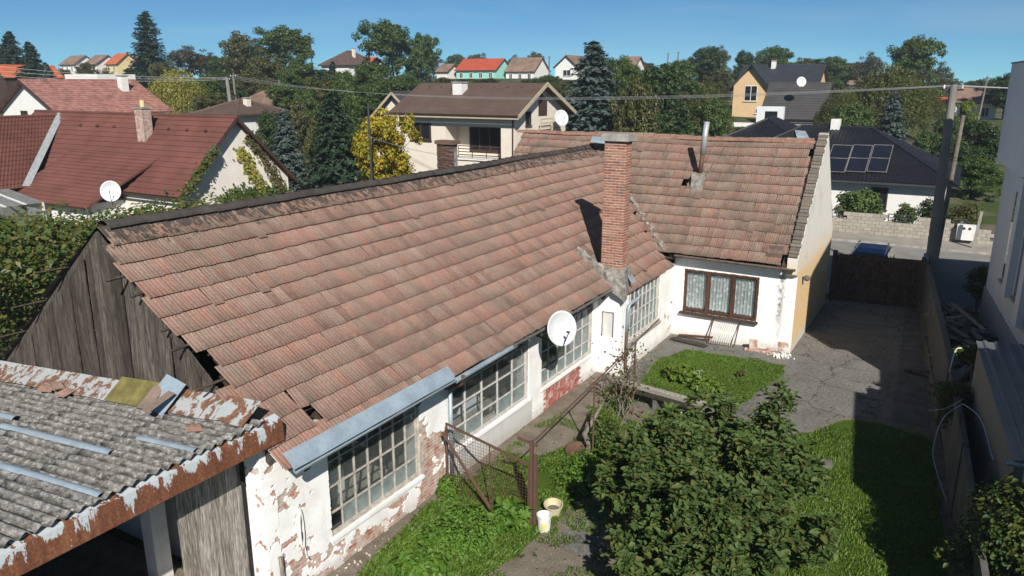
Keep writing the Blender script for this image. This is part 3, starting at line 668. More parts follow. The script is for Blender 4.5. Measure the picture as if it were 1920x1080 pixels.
# sills
for y0, y1, z0, z1 in WIN:
    b = MB(); b.box(XW-0.30, XW+0.05, y0-0.05, y1+0.04, z0-0.075, z0-0.004); b.build('sill', MAT['plaster_white'], house)
def pane1(i, j):
    if j == 0: return 'pane_frost' if i > 0 else 'pane_dark'
    if i == 6: return 'pane_grey'
    return 'pane_clear'
grid_window(house, O1, UY, UX, A(WIN[0][0]), A(WIN[0][1]), WIN[0][2], WIN[0][3], 7, 4, 0.024, 'bar_paint', pane1, splits=[0.68, 1.10, 1.62, 2.13, 2.62])
def pane2(i, j):
    if j == 0: return 'pane_frost' if i != 2 else 'pane_clear'
    if i == 4: return 'pane_grey'
    return 'pane_clear'
grid_window(house, O1, UY, UX, A(WIN[1][0]), A(WIN[1][1]), WIN[1][2], WIN[1][3], 5, 4, 0.026, 'bar_white', pane2, splits=[0.72, 1.16, 1.68, 2.18, 2.66])
def pane3(i, j):
    if j == 0: return 'pane_frost'
    return 'pane_grey' if (i >= 3) else 'pane_clear'
grid_window(house, O1, UY, UX, A(WIN[2][0]), A(WIN[2][1]), WIN[2][2], WIN[2][3], 6, 4, 0.026, 'bar_white', pane3, splits=[0.74, 1.17, 1.70, 2.20, 2.70])
# rear, inner and end walls, floor
b = MB(); b.box(-16.9, -16.6, WY0, 25.4, 0, 2.95); b.build('rear_wall', MAT['plaster_white'], house)
b = MB(); b.box(-16.6, -9.5, WY0-0.02, WY0+0.22, 0, 3.05); b.build('end_wall', MAT['plaster_white'], house)
b = MB(); b.box(-12.6, -12.45, WY0+0.25, 25.3, 0.02, 2.9); b.build('inner_wall', MAT['plaster_grey'], house)
b = MB(); b.box(-16.6, -9.42, WY0, 25.4, -0.05, 0.02); b.build('floor', MAT['concrete_dark'], house)
b = MB()
for y in np.arange(8.2, 25.2, 0.9): b.beam((-16.4, y, 2.98), (-9.1, y, 2.98), 0.1, 0.12)
b.box(-16.6, -9.42, WY0+0.25, 25.3, 3.06, 3.1)
b.build('ceiling', MAT['wood_dark'], house)
# pier and the projecting last bay with the fourth window
O2 = Vector((-8.28, 20.6, 0)); W4 = (21.15, 23.95, 0.90, 2.52); A2 = lambda y: y-20.6
b = MB(); b.box(-8.72, -8.31, 20.63, W4[0], 0, 2.62); b.box(-8.72, -8.31, W4[1], 25.38, 0, 2.62); b.box(-8.72, -8.31, W4[0], W4[1], 0, W4[2]); b.box(-8.72, -8.31, W4[0], W4[1], W4[3], 2.62)
b.box(-9.40, -8.72, 20.63, 20.95, 0, 2.95); b.build('wall', MAT['mortar'], house)
wall_skin('plaster', house, O2, UY, UX, 25.4-20.6, lambda a: 2.60, [(A2(W4[0]), A2(W4[1]), W4[2], W4[3])], lambda a, bb: (fb(a*1.6, bb*2.4, 3)*0.6 + 0.1 - abs(a-4.2)*0.35 - abs(bb-0.6)*0.5) > 0, 'plaster_white')
grid_window(house, O2, UY, UX, A2(W4[0]), A2(W4[1]), W4[2], W4[3], 8, 4, 0.024, 'bar_white', lambda i, j: 'pane_frost' if j == 0 or i > 5 else 'pane_grey', splits=[0.90, 1.28, 1.72, 2.14, 2.52])
b = MB(); b.box(-8.5, -8.2, W4[0]-0.05, W4[1]+0.05, W4[2]-0.07, W4[2]-0.003); b.build('sill', MAT['concrete'], house)
O3 = Vector((-9.1, 20.6, 0))
wall_skin('plaster', house, O3, UX, -UY, 0.82, lambda a: 2.92-a*0.32, [(0.19, 0.55, 1.22, 2.0)], lambda a, bb: fb(a*3, bb*3, 8)*0.5-0.36 > 0, 'plaster_white')
b = MB(); b.box(-8.95, -8.52, 20.60, 20.64, 1.2, 2.02); nic = b.build('niche', MAT['plaster_grey'], house)
b = MB()
for x in (-8.905, -8.545): b.box(x-0.012, x+0.012, 20.585, 20.61, 1.22, 2.0)
b.box(-8.90, -8.55, 20.587, 20.612, 1.985, 2.005); b.build('frame', MAT['steel_rust'], nic)

# wing roof
cosw = 1/math.sqrt(1+SL*SL)
un = UY; vn = Vector((-1, 0, SL)).normalized(); nn = Vector((SL, 0, 1)).normalized()
EX = -8.55; EZ = RZ - SL*(EX-RX)
OE = Vector((EX, 7.35, EZ))
nrow = 13
starts = [rv.uniform(0.08, 0.34) for _ in range(nrow)]; starts[4] = 0.38; starts[5] = 0.46; starts[6] = 0.24; starts[3] = 0.10; starts[12] = 0.30; starts[1] = 0.15
def wave_w(a, v):
    s = 0.05*mn.noise(Vector((a*0.22, v*0.22, 1))) + 0.012*mn.noise(Vector((a*0.8, v*0.4, 2)))
    return s - 0.05*math.sin(min(1, max(0, a/18.0))*math.pi)*(0.3+v/6)
vrow = lambda v: v
def clip_w(a, v):
    y = OE.y + a; x = EX - v*cosw
    if y > 20.62 and y < 25.1: return True
    if y >= 25.1:       # the part that dies into the street roof
        zs = 3.05 + (y-25.1)*1.0; z = EZ + v*cosw*SL
        return z > zs - 0.05
    return True
hx = {(1, 6)}
frames = tile_frames(OE, un, vn, nn, nrow, 21.2, lambda j: starts[j], clip_w, wave_w, rv, holes=hx)
# the projecting bay: one more course, and the slipped near corner
OE2 = OE - vn*TL
frames += tile_frames(OE2, un, vn, nn, 1, 17.85, lambda j: 13.35, lambda a, v: True, lambda a, v: wave_w(a, v)-0.02, rv, 0.01)
# west slope
vb = Vector((1, 0, SL)).normalized(); nb_ = Vector((-SL, 0, 1)).normalized()
OB = Vector((2*RX-EX, 28.3, EZ))
back = tile_frames(OB, -UY, vb, nb_, nrow, 20.5, lambda j: 0.0, lambda a, v: True, lambda a, v: 0.0, rv)
roof = MB()
for k in range(14):     # battens under the tiles, their ends sticking out past the gable
    pass
bb_ = MB()
for j in range(nrow+1):
    p = OE + vn*(j*TL) - nn*0.17
    bb_.beam((p.x, 7.9, p.z), (p.x, 25.2, p.z), 0.05, 0.03, nn)
    p = Vector((2*RX-p.x, 0, p.z)); bb_.beam((p.x, 7.9, p.z), (p.x, 25.2, p.z), 0.05, 0.03, nb_)
for y in np.arange(8.1, 25, 1.0):
    bb_.beam((EX-0.1, y, EZ-0.25), (RX, y, RZ-0.38), 0.1, 0.12); bb_.beam((2*RX-EX+0.1, y, EZ-0.25), (RX, y, RZ-0.38), 0.1, 0.12)
roof_o = bb_.build('roof', MAT['wood_dark'], house)
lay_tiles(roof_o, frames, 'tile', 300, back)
for j in range(12):
    p = OE + vn*((j+0.55)*TL) - nn*0.02
    if j in (0, 3, 5, 8, 11): continue
    y0 = 7.18 + rv.uniform(-0.05, 0.2)
    MB().beam((p.x, y0, p.z-0.02+rv.uniform(-0.05, 0.02)), (p.x, 8.1, p.z), 0.045, 0.03, nn).build('batten', MAT['wood_dark'], roof_o)
for j in (4, 7, 10):
    p = OE + vn*(j*TL); x = 2*RX-p.x
    MB().beam((x, 7.05, p.z), (x, 8.1, p.z-0.02), 0.045, 0.03, nb_).build('batten', MAT['wood_dark'], roof_o)
# ridge: dark tarred ridge tiles
def ridge_piece(L, r, lift=0.0):
    b = MB(); n = 8; P = []
    for y, rr in ((0, r*1.06), (L*0.12, r*1.08), (L*0.13, r), (L, r*0.94)):
        P += [(rr*math.cos(math.pi*k/n), y, rr*math.sin(math.pi*k/n)*0.8) for k in range(n+1)]
    m = n+1
    b.add(P, [(i*m+k, i*m+k+1, (i+1)*m+k+1, (i+1)*m+k) for i in range(3) for k in range(n)]); return b.mesh('ridge_tile')
rid = ridge_piece(0.42, 0.155); rid.materials.append(MAT['ridge_dark'])
y = 7.75
while y < 28.0:
    o = bpy.data.objects.new('ridge_tile', rid); col.objects.link(o); o.parent = roof_o
    o.matrix_parent_inverse = world_of(roof_o).inverted()
    o.location = (RX + rv.uniform(-0.012, 0.012), y, RZ - 0.045 + 0.045*mn.noise(Vector((y*0.25, 0, 1))) - 0.04*math.sin((y-7.7)/20*math.pi)); o.rotation_euler = (rv.gauss(0, 0.01), 0, rv.gauss(0, 0.012)); y += 0.385
# gable of weathered upright boards
x = -16.75; gb = thing_gable = None
gab = MB(); gab.beam((-16.8, 7.66, 3.0), (RX, 7.66, RZ-0.17), 0.16, 0.03, (0, 1, 0)); 
gab.beam((-8.95, 7.60, EZ+0.02), (RX, 7.62, RZ-0.14), 0.03, 0.15, (0, 0, 1)); gable = gab.build('gable', MAT['wood_grey'], house)
while x < -9.6:
    wd = rv.choice([0.16, 0.2, 0.24, 0.3])*rv.uniform(0.9, 1.1); t = lambda q: RZ - 0.20 - SL*abs(q-RX)
    x1 = min(x+wd, -9.3); yy = 7.60 + rv.uniform(-0.022, 0.022)
    sk = rv.uniform(-0.035, 0.035); zb = 2.2 + 0.10*(x+16.7)/7
    pts = [(x+sk, yy-rv.uniform(0, 0.05), zb), (x1+sk-0.012, yy-rv.uniform(0, 0.03), zb), (x1-0.012, yy, t(x1)-rv.uniform(0.0, 0.05))]
    if x < RX < x1: pts.append((RX, yy, t(RX)))
    pts.append((x, yy, t(x)-rv.uniform(0.0, 0.05)))
    MB().prism(pts, (0, 0.025, 0)).build('board', MAT['wood_grey'], gable)
    x = x1 + rv.choice([0.008, 0.016, 0.03])
# ragged verge of the west slope
for j in range(12):
    p = OB + vb*(j*TL) - nb_*0.02; yv = 7.72 - rv.uniform(-0.05, 0.10)
    o = bpy.data.objects.new('tile', tile_me); col.objects.link(o); o.parent = roof_o; o.matrix_parent_inverse = world_of(roof_o).inverted()
    m3 = (Matrix.Rotation(rv.gauss(0, 0.08), 3, 'Z') @ Matrix((-UY, vb, nb_)).transposed()).to_4x4()
    o.matrix_basis = Matrix.Translation((p.x, yv+0.1, p.z+rv.uniform(-0.03, 0.05))) @ m3
    o.material_slots[0].link = 'OBJECT'; o.material_slots[0].material = MAT['tile_street']
# eave: zinc apron, gutters and downpipes
b = MB(); N_ = 40
for k in range(N_+1):
    y = 7.62 + (12.15-7.62)*k/N_; d = 0.02*mn.noise(Vector((y*1.5, 0, 0)))
    q0 = OE + vn*0.25 + nn*(0.085+d); q1 = OE + vn*0.02 + nn*(0.07+d*1.5)
    b.v += [(q0.x, y, q0.z), (q1.x+0.0, y, q1.z), (q1.x+0.035+d, y, q1.z-0.09+d)]
b.f = [(3*k+i, 3*k+i+1, 3*k+i+4, 3*k+i+3) for k in range(N_) for i in (0, 1)]
b.build('eave_apron', MAT['zinc_blue'], roof_o, True)
def half_gutter(p, q, r, sag=0.0):
    b = MB(); p = Vector(p); q = Vector(q); n = 8; M_ = 14; d = (q-p).normalized(); s = d.cross(UZ).normalized()
    for k in range(M_+1):
        c = p.lerp(q, k/M_) - UZ*sag*math.sin(math.pi*k/M_)
        b.v += [tuple(c + s*r*math.cos(math.pi+math.pi*i/n) + UZ*r*math.sin(math.pi+math.pi*i/n)) for i in range(n+1)]
    m = n+1; b.f = [(k*m+i, k*m+i+1, (k+1)*m+i+1, (k+1)*m+i) for k in range(M_) for i in range(n)]; return b
half_gutter((EX+0.06, 12.15, EZ-0.05), (EX+0.06, 14.6, EZ-0.02), 0.075).build('gutter', MAT['zinc'], roof_o, True)
half_gutter((EX+0.03, 14.6, EZ-0.03), (EX+0.03, 20.5, EZ-0.02), 0.05, 0.03).build('gutter', MAT['concrete_dark'], roof_o, True)
half_gutter((EX+0.04, 7.7, EZ-0.06), (EX+0.04, 12.15, EZ-0.04), 0.06).build('gutter', MAT['zinc'], roof_o, True)
b = MB(); b.tube([(EX+0.05, 12.45, EZ-0.08), (EX-0.05, 12.5, EZ-0.28), (XW+0.10, 12.58, EZ-0.50)], 0.055, 10); b.build('downpipe_elbow', MAT['steel_rust'], roof_o)
b = MB(); b.tube([(XW+0.10, 12.58, EZ-0.48), (XW+0.10, 12.6, 0.25)], 0.048, 10); b.build('downpipe', MAT['zinc'], roof_o, True)
b = MB(); b.tube([(-8.10, 21.55, 2.42), (-8.12, 21.5, 2.30), (-8.18, 20.98, 2.22), (-8.2, 20.92, 2.1), (-8.2, 20.9, 1.35)], 0.05, 10); b.build('downpipe', MAT['zinc'], roof_o, True)
b = MB(); b.tube([(-8.2, 20.9, 1.36), (-8.2, 20.88, 0.22), (-8.05, 20.85, 0.08)], 0.05, 10); b.build('downpipe', MAT['steel_rust'], roof_o, True)

# chimney: bricks laid one by one on a flared mortar foot
CX0, CX1, CY0, CY1, CZ0, CZ1 = -8.98, -8.31, 20.55, 20.97, 3.30, 7.12
ch = MB(); ch.box(CX0+0.003, CX1-0.003, CY0+0.003, CY1-0.003, 2.9, CZ1); chim = ch.build('chimney', MAT['mortar'], house)
def course_frames():
    vis = []; hid = []; z = CZ0+0.05; j = 0; Hh = 0.066; pt = 0.0785
    while z + Hh < CZ1:
        for face in range(4):
            if face == 0: O, u, n, Lw = Vector((CX0, CY0, 0)), UX, -UY, CX1-CX0
            elif face == 1: O, u, n, Lw = Vector((CX1, CY0, 0)), UY, UX, CY1-CY0
            elif face == 2: O, u, n, Lw = Vector((CX1, CY1, 0)), -UX, UY, CX1-CX0
            else: O, u, n, Lw = Vector((CX0, CY1, 0)), -UY, -UX, CY1-CY0
            m3 = Matrix((u, -n, UZ)).transposed()
            a = 0.0 if (j+face) % 2 == 0 else -0.128
            while a < Lw-0.04:
                a0 = max(a, 0.0); a1 = min(a+0.245, Lw)
                if a1-a0 > 0.05:
                    sx = (a1-a0)/0.25
                    m = Matrix.Translation(O + u*a0 + UZ*z + n*rv.uniform(0.003, 0.010)) @ m3.to_4x4() @ Matrix.Diagonal((sx, 1, 1, 1))
                    (vis if face < 2 else hid).append(m)
                a += 0.257
        z += pt; j += 1
    return vis, hid
vis, hid = course_frames()
lay_bricks(chim, (vis[-300:] + vis[:-300] + hid), 'chimney', (0.25, 0.04, 0.060), 'brick', 300)
b = MB(); b.box(CX0-0.09, CX1+0.09, CY0-0.09, CY1+0.09, CZ1, CZ1+0.17); b.box(CX0-0.05, CX1+0.05, CY0-0.05, CY1+0.05, CZ1+0.17, CZ1+0.2); b.build('cap', MAT['concrete'], chim)
def lumpy(pts_a, pts_b, name, mat, parent, amp=0.05, seg=26):
    """an uneven mortar ridge between two section polylines"""
    b = MB(); n = len(pts_a)
    for k in range(seg+1):
        for i in range(n):
            p = Vector(pts_a[i]).lerp(Vector(pts_b[i]), k/seg)
            b.v.append(tuple(p + Vector((mn.noise(p*4), mn.noise(p*4+Vector((9, 0, 0))), mn.noise(p*5+Vector((0, 7, 0)))))*amp))
    b.f = [(k*n+i, k*n+(i+1) % n, (k+1)*n+(i+1) % n, (k+1)*n+i) for k in range(seg) for i in range(n)] + [tuple(range(n))[::-1], tuple(seg*n+i for i in range(n))]
    return b.build(name, MAT[mat], parent)
def sec(x, zb, zt, y0, y1): return [(x, y0, zb), (x, y1, zb), (x, y1, zt), (x, (y0+y1)/2, zt+0.05), (x, y0, zt)]
lumpy(sec(-9.75, 3.6, 3.92, 20.46, 20.62), sec(-8.15, 2.45, 2.88, 20.36, 20.66), 'mortar_kerb', 'mortar_old', chim, 0.09, 40)
lumpy(sec(-9.06, 3.0, 3.46, 20.48, 21.05), sec(-8.20, 2.6, 3.36, 20.48, 21.05), 'chimney_foot', 'mortar_old', chim, 0.05, 10)
b = MB(); b.quad((-8.32, 20.75, 3.30), (-8.06, 20.75, 2.95), (-8.06, 21.15, 2.93), (-8.32, 21.15, 3.26)); b.build('flashing', MAT['zinc'], chim)

# ------------------------------------------------------------------ the old house: street wing
SY = 25.4; GX = -4.17; REY = 25.05; RRY = 28.8; RRZ = 6.72; RB = 32.5; REZ = 3.02
O4 = Vector((-8.3, SY, 0)); FWIN = (0.38, 2.95, 0.93, 2.47)
def exp_f(a, b):
    return fb(a*1.5, b*2, 11)*0.5 + fb(a*5, b*6, 12)*0.2 - 0.36 - min(abs(a-3.95)*0.5, 0.4) + (0.32 if b < 0.35 and a > 3.7 else 0) + (0.15 if a > 3.6 and 1.9 < b < 2.6 else 0) > 0
wall_skin('plaster', street, O4, UX, -UY, 4.13, lambda a: 2.95, [FWIN], exp_f, 'plaster_white')
b = MB(); ya, yb = SY+0.027, SY+0.42
b.box(-8.3, -8.3+FWIN[0], ya, yb, 0, 3.0); b.box(-8.3+FWIN[1], GX-0.03, ya, yb, 0, 3.0); b.box(-8.3+FWIN[0], -8.3+FWIN[1], ya, yb, 0, FWIN[2]); b.box(-8.3+FWIN[0], -8.3+FWIN[1], ya, yb, FWIN[3], 3.0)
b.build('wall', MAT['mortar'], street)
fr = brick_frames(O4, UX, -UY, 0.02, 4.1, 0.02, 2.8, lambda a, bb: exp_f(a, bb) or exp_f(a-0.06, bb) or exp_f(a+0.06, bb), rv, -0.02)
lay_bricks(street, fr, 'wall', (0.25, 0.05, 0.065), 'brick_wall', 200)
b = MB(); b.box(-16.2, GX-0.06, RB-0.5, RB-0.15, 0, 3.0); b.box(-16.3, -15.9, SY, RB-0.2, 0, 3.0); b.build('wall', MAT['plaster_white'], street)
b = MB(); b.box(-16, GX-0.3, SY+0.43, RB-0.5, -0.02, 0.02); b.build('floor', MAT['wood_dark'], street)
b = MB(); b.box(-8.9, GX-0.36, SY+3.0, SY+3.1, 0.02, 2.75); b.box(-8.9, GX-0.36, SY+0.43, SY+3.1, 2.75, 2.8); b.box(-9.0, -8.9, SY+0.4, SY+3.1, 0, 2.8); b.build('inner_wall', MAT['wood_dark'], street)
# gable wall with a raised parapet
pz = 0.30
gp = [(GX, SY-0.02, 0.0), (GX, RB, 0.0), (GX, RB, 3.0), (GX, RRY, RRZ+pz), (GX, SY-0.30, 3.02)]
gp = [(GX, SY+0.025, 0), (GX, RB-0.15, 0), (GX, RB-0.15, REZ+0.1), (GX, RRY, RRZ+pz), (GX, SY-0.22, REZ+0.12+pz*0.4), (GX, SY-0.22, REZ-0.28), (GX, SY+0.025, REZ-0.40)]
g0 = MB().prism(gp, (-0.32, 0, 0)).build('gable_wall', MAT['plaster_gable'], street)
cop = []
for side in (0, 1):
    p0 = Vector((GX-0.16, SY-0.24, REZ+0.16+pz*0.4)) if side == 0 else Vector((GX-0.16, RB-0.15, REZ+0.12)); p1 = Vector((GX-0.16, RRY, RRZ+pz+0.03)); d = (p1-p0); n = int(d.length/0.135); d.normalize()
    for k in range(n):
        c = p0 + d*(k+0.5)*0.135; nrm = Vector((0, -d.z, d.y)) if d.y > 0 else Vector((0, d.z, -d.y))
        m = Matrix.Translation(c + nrm*rv.uniform(-0.015, 0.02)) @ (Matrix.Rotation(rv.gauss(0, 0.03), 3, 'X') @ Matrix((UX, d, nrm)).transposed()).to_4x4()
        MB().obox(m, 0.30+rv.uniform(-0.03, 0.03), 0.118, 0.07).build('coping_brick', MAT['coping'], g0)
# brown casement window with lace curtains
wf = MB(); P = lambda a, bb, c: frame_pt(O4, UX, -UY, a, bb, c)
for a in (FWIN[0]+0.045, FWIN[1]-0.045): wf.beam(P(a, FWIN[2], -0.05), P(a, FWIN[3], -0.05), 0.09, 0.10, UY)
for bb in (FWIN[2]+0.045, FWIN[3]-0.045): wf.beam(P(FWIN[0], bb, -0.052), P(FWIN[1], bb, -0.052), 0.10, 0.09)
for k in (1, 2):
    a = FWIN[0] + (FWIN[1]-FWIN[0])*k/3; wf.beam(P(a, FWIN[2], -0.048), P(a, FWIN[3], -0.048), 0.13, 0.10, UY)
win = wf.build('window', MAT['wood_frame'], street)
for k in range(3):
    a0 = FWIN[0] + (FWIN[1]-FWIN[0])*k/3 + 0.06; a1 = a0 + (FWIN[1]-FWIN[0])/3 - 0.12
    MB().quad(P(a0, FWIN[2]+0.07, -0.07), P(a1, FWIN[2]+0.07, -0.07), P(a1, FWIN[3]-0.07, -0.07), P(a0, FWIN[3]-0.07, -0.07)).build('pane', MAT['pane_clear'], win)
    cb = MB(); n = 40
    for i in range(n+1):
        a = a0-0.02 + (a1-a0+0.04)*i/n; yo = -0.17 + 0.018*math.sin(i*1.1+k) + 0.01*math.sin(i*2.3)
        cb.v += [tuple(P(a, FWIN[2]+0.10+0.035*abs(math.sin(i*0.42)), yo)), tuple(P(a, FWIN[3]-0.05, yo))]
    cb.f = [(2*i, 2*i+2, 2*i+3, 2*i+1) for i in range(n)]; cb.build('curtain', MAT['lace'], win)
b = MB(); b.box(-8.3+FWIN[0]-0.08, -8.3+FWIN[1]+0.06, SY-0.16, SY+0.06, FWIN[2]-0.07, FWIN[2]-0.004); b.build('sill', MAT['wood_dark'], win)
# roof
vs_ = Vector((0, 1, 1)).normalized(); ns_ = Vector((0, -1, 1)).normalized(); OS = Vector((-16.35, REY, REZ))
srow = int(round((RRY-REY)*math.sqrt(2)/TL)); TLs = (RRY-REY)*math.sqrt(2)/srow
def wave_s(a, v): return 0.06*mn.noise(Vector((a*0.25, v*0.25, 7))) + 0.018*mn.noise(Vector((a*0.9, v*0.5, 8))) - 0.05*math.sin(min(1, max(0, (a-4)/8.0))*math.pi)*v/5
def clip_s(a, v):
    x = OS.x + a; y = REY + v*0.7071; z = REZ + v*0.7071
    if x > GX-0.42: return False
    zw = RZ - SL*abs(x-RX)
    return z > zw - 0.10
frs = tile_frames(OS, UX, vs_, ns_, srow, 12.2, lambda j: rv.uniform(0, 0.05), clip_s, wave_s, rv, 0.009, holes={(7, 36)}, TL=TLs)
bks = tile_frames(Vector((GX-0.4, 2*RRY-REY, REZ)), -UX, Vector((0, -1, 1)).normalized(), Vector((0, 1, 1)).normalized(), srow, 11.8, lambda j: 0.0, lambda a, v: v < 5.0, lambda a, v: -0.03, rv, TL=TLs)
b = MB()
for x in np.arange(-16, GX-0.3, 0.95):
    b.beam((x, REY+0.15, REZ-0.12), (x, RRY, RRZ-0.36), 0.1, 0.12); b.beam((x, 2*RRY-REY-0.15, REZ-0.12), (x, RRY, RRZ-0.36), 0.1, 0.12)
sroof = b.build('roof', MAT['wood_dark'], street)
lay_tiles(sroof, frs, 'tile_street', 300, bks)
rid2 = ridge_piece(0.40, 0.13); rid2.materials.append(MAT['ridge_red']); x = GX-0.36
while x > -16.4:
    o = bpy.data.objects.new('ridge_tile', rid2); col.objects.link(o); o.parent = sroof; o.matrix_parent_inverse = world_of(sroof).inverted()
    o.location = (x, RRY+rv.uniform(-0.01, 0.01), RRZ-0.02+0.05*mn.noise(Vector((x*0.5, 2, 0)))-0.05*math.sin((x+16)/12*math.pi)); o.rotation_euler = (0, rv.gauss(0, 0.02), R(90)+rv.gauss(0, 0.02)); x -= 0.365
b = MB()
for k in range(44):
    t0 = k/44; p = Vector((-8.6, 25.15, 3.15)).lerp(Vector((-12.6, 28.3, 6.25)), t0)
    m = Matrix.Translation(p + Vector((rv.uniform(-.05, .05), rv.uniform(-.05, .05), -0.035))) @ Euler((rv.gauss(0.3, .2), rv.gauss(-0.3, .2), rv.gauss(0.9, .3))).to_matrix().to_4x4()
    b.obox(m, rv.uniform(0.1, 0.22), rv.uniform(0.08, 0.16), 0.09)
b.build('valley_mortar', MAT['mortar_old'], sroof)
half_gutter((-8.2, REY-0.06, REZ-0.02), (GX-0.02, REY-0.06, REZ-0.06), 0.07).build('gutter', MAT['pipe_rust'], sroof, True)
b = MB(); b.box(-8.25, GX-0.33, REY+0.02, SY+0.3, REZ-0.09, REZ-0.05); b.build('soffit', MAT['wood_dark'], sroof)
b = MB(); b.box(-9.0, -8.25, REY+0.02, SY+0.3, REZ-0.20, REZ-0.16); b.build('soffit', MAT['wood_dark'], sroof)
m = Matrix.Translation((-4.95, 25.38, REZ+0.38)) @ Matrix((UX, vs_, ns_)).transposed().to_4x4()
MB().obox(m, 0.5, 0.45, 0.02).build('patch_sheet', MAT['roof_brown'], sroof)
m = Matrix.Translation((-12.3, 28.0, 6.55)) @ Euler((0.4, 0.1, 0.3)).to_matrix().to_4x4(); MB().obox(m, 0.95, 0.5, 0.02).build('patch_sheet', MAT['zinc'], sroof)
m = Matrix.Translation((-11.6, 28.2, 6.62)) @ Euler((0.7, -0.3, 0.1)).to_matrix().to_4x4(); MB().obox(m, 0.6, 0.4, 0.02).build('patch_sheet', MAT['zinc'], sroof)
# stove pipe on its patched stub
st = lumpy([(-8.42, 27.0, 4.7), (-7.95, 27.0, 4.7), (-7.95, 27.5, 4.9), (-8.42, 27.5, 4.9)], [(-8.38, 27.05, 5.58), (-7.98, 27.05, 5.58), (-7.98, 27.45, 5.6), (-8.38, 27.45, 5.6)], 'flue_stub', 'mortar_old', sroof, 0.03, 6)
b = MB(); b.tube([(-8.16, 27.25, 5.5), (-8.10, 27.25, 6.3)], 0.085, 12); fp = b.build('flue_pipe', MAT['steel_rust'], sroof, True)
b = MB(); b.tube([(-8.105, 27.25, 6.26), (-8.02, 27.25, 7.4)], 0.1, 12); b.build('sleeve', MAT['galv'], fp, True)
b = MB(); b.lathe(None, [(0.0, 0), (0.05, 0), (0.06, 0.05), (0.10, 0.09), (0.10, 0.17), (0.05, 0.22), (0, 0.23)], 14, Matrix.Translation((GX+0.02, 26.3, 2.42)) @ Euler((0, R(90), 0)).to_matrix().to_4x4())
lampo = b.build('wall_lamp', MAT['concrete_dark'], None, True, label='round grey lamp on the sunlit ochre corner of the house', cat='lamp')

# ------------------------------------------------------------------ open shed with corrugated roof against the gable
shed = thing('open_shed', 'open timber shed with grey corrugated roof and rusty fascia before the plank gable', 'shed', (-12, 5, 0))
SHX0, SHX1, SHY1 = -17.3, -8.98, 7.52
def shz(x): return 3.56 + (x - SHX1)*0.098
def corr_sheet(x0, x1, y0, y1, lift, mat, name, parent, wl=0.177, amp=0.030, seed=0, rag=0.03):
    b = MB(); ny = max(8, int((y1-y0)/wl*8)); nx = 10
    for i in range(nx+1):
        for j in range(ny+1):
            x = x0 + (x1-x0)*i/nx; y = y0 + (y1-y0)*j/ny
            if i in (0, nx): x += rag*mn.noise(Vector((y*3, i, seed)))
            z = shz(x) + lift + amp*math.cos(2*math.pi*y/wl) + 0.02*mn.noise(Vector((x*0.5, y*0.5, seed))) + 0.006*mn.noise(Vector((x*9, y*9, seed)))
            b.v.append((x, y, z))
    m = ny+1; b.f = [(i*m+j, i*m+j+1, (i+1)*m+j+1, (i+1)*m+j) for i in range(nx) for j in range(ny)]
    o = b.build(name, MAT[mat], parent, True)
    md = o.modifiers.new('thickness', 'SOLIDIFY'); md.thickness = 0.009; return o
b = MB()
for x in (-9.2, -11.2, -13.3, -15.4, -17.0): b.beam((x, 1.5, shz(x)-0.10), (x, 7.5, shz(x)-0.10), 0.09, 0.1)
for y in (2.0, 4.6, 7.2): b.beam((-17.2, y, shz(-17.2)-0.2), (-9.0, y, shz(-9)-0.2), 0.1, 0.12)
sroofs = b.build('roof', MAT['wood_dark'], shed)
k = 0
for cx0, cx1 in ((-17.4, -15.0), (-15.15, -12.7), (-12.85, -10.6), (-10.75, -8.86)):
    y = SHY1 - 0.03
    while y > 1.4:
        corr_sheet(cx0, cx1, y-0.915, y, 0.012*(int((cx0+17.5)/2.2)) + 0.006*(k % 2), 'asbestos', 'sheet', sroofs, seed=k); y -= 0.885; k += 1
def strip(x0, x1, y, wd=0.16):
    b = MB(); n = 6; nx = 8
    for i in range(nx+1):
        x = x0+(x1-x0)*i/nx
        for j in range(n+1):
            t = -1+2*j/n; b.v.append((x, y+t*wd/2, shz(x)+0.095-0.045*t*t+0.012*mn.noise(Vector((x, y, 3)))))
    b.f = [(i*(n+1)+j, i*(n+1)+j+1, (i+1)*(n+1)+j+1, (i+1)*(n+1)+j) for i in range(nx) for j in range(n)]
    b.build('cover_strip', MAT['zinc_blue'], sroofs, True)
for p0, p1 in (((262, 822), (375, 850)), ((0, 795), (215, 848)), ((0, 872), (200, 934)), ((0, 772), (30, 780))):
    a = atZ(*p0, 3.3); c = atZ(*p1, 3.3); 
    a = atZ(*p0, shz(a.x)+0.08); c = atZ(*p1, shz(c.x)+0.08); strip(min(a.x, -9.0), min(c.x, -8.93), (a.y+c.y)/2)
# rusty fascia sheets along the open front
def fascia(y0, y1, off):
    b = MB(); n = 16
    for k in range(n+1):
        y = y0+(y1-y0)*k/n; d = 0.012*mn.noise(Vector((y*2, off, 0)))
        z = shz(-8.95)
        b.v += [(-9.02+off, y, z+0.02), (-8.86+off+d, y, z-0.045), (-8.845+off+d, y, z-0.14), (-8.83+off+d, y, z-0.385+d), (-8.86+off, y, z-0.41+d)]
    b.f = [(5*k+i, 5*k+i+1, 5*k+i+6, 5*k+i+5) for k in range(n) for i in range(4)]
    o = b.build('fascia', MAT['fascia_rust'], sroofs); md = o.modifiers.new('thickness', 'SOLIDIFY'); md.thickness = 0.004
fascia(1.4, 3.3, 0.0); fascia(3.25, 5.45, 0.006); fascia(5.40, 7.82, 0.0)
MB().beam((-8.93, 1.4, shz(-8.95)-0.42), (-8.93, 7.8, shz(-8.95)-0.42), 0.04, 0.03).build('batten', MAT['wood_pale'], sroofs)
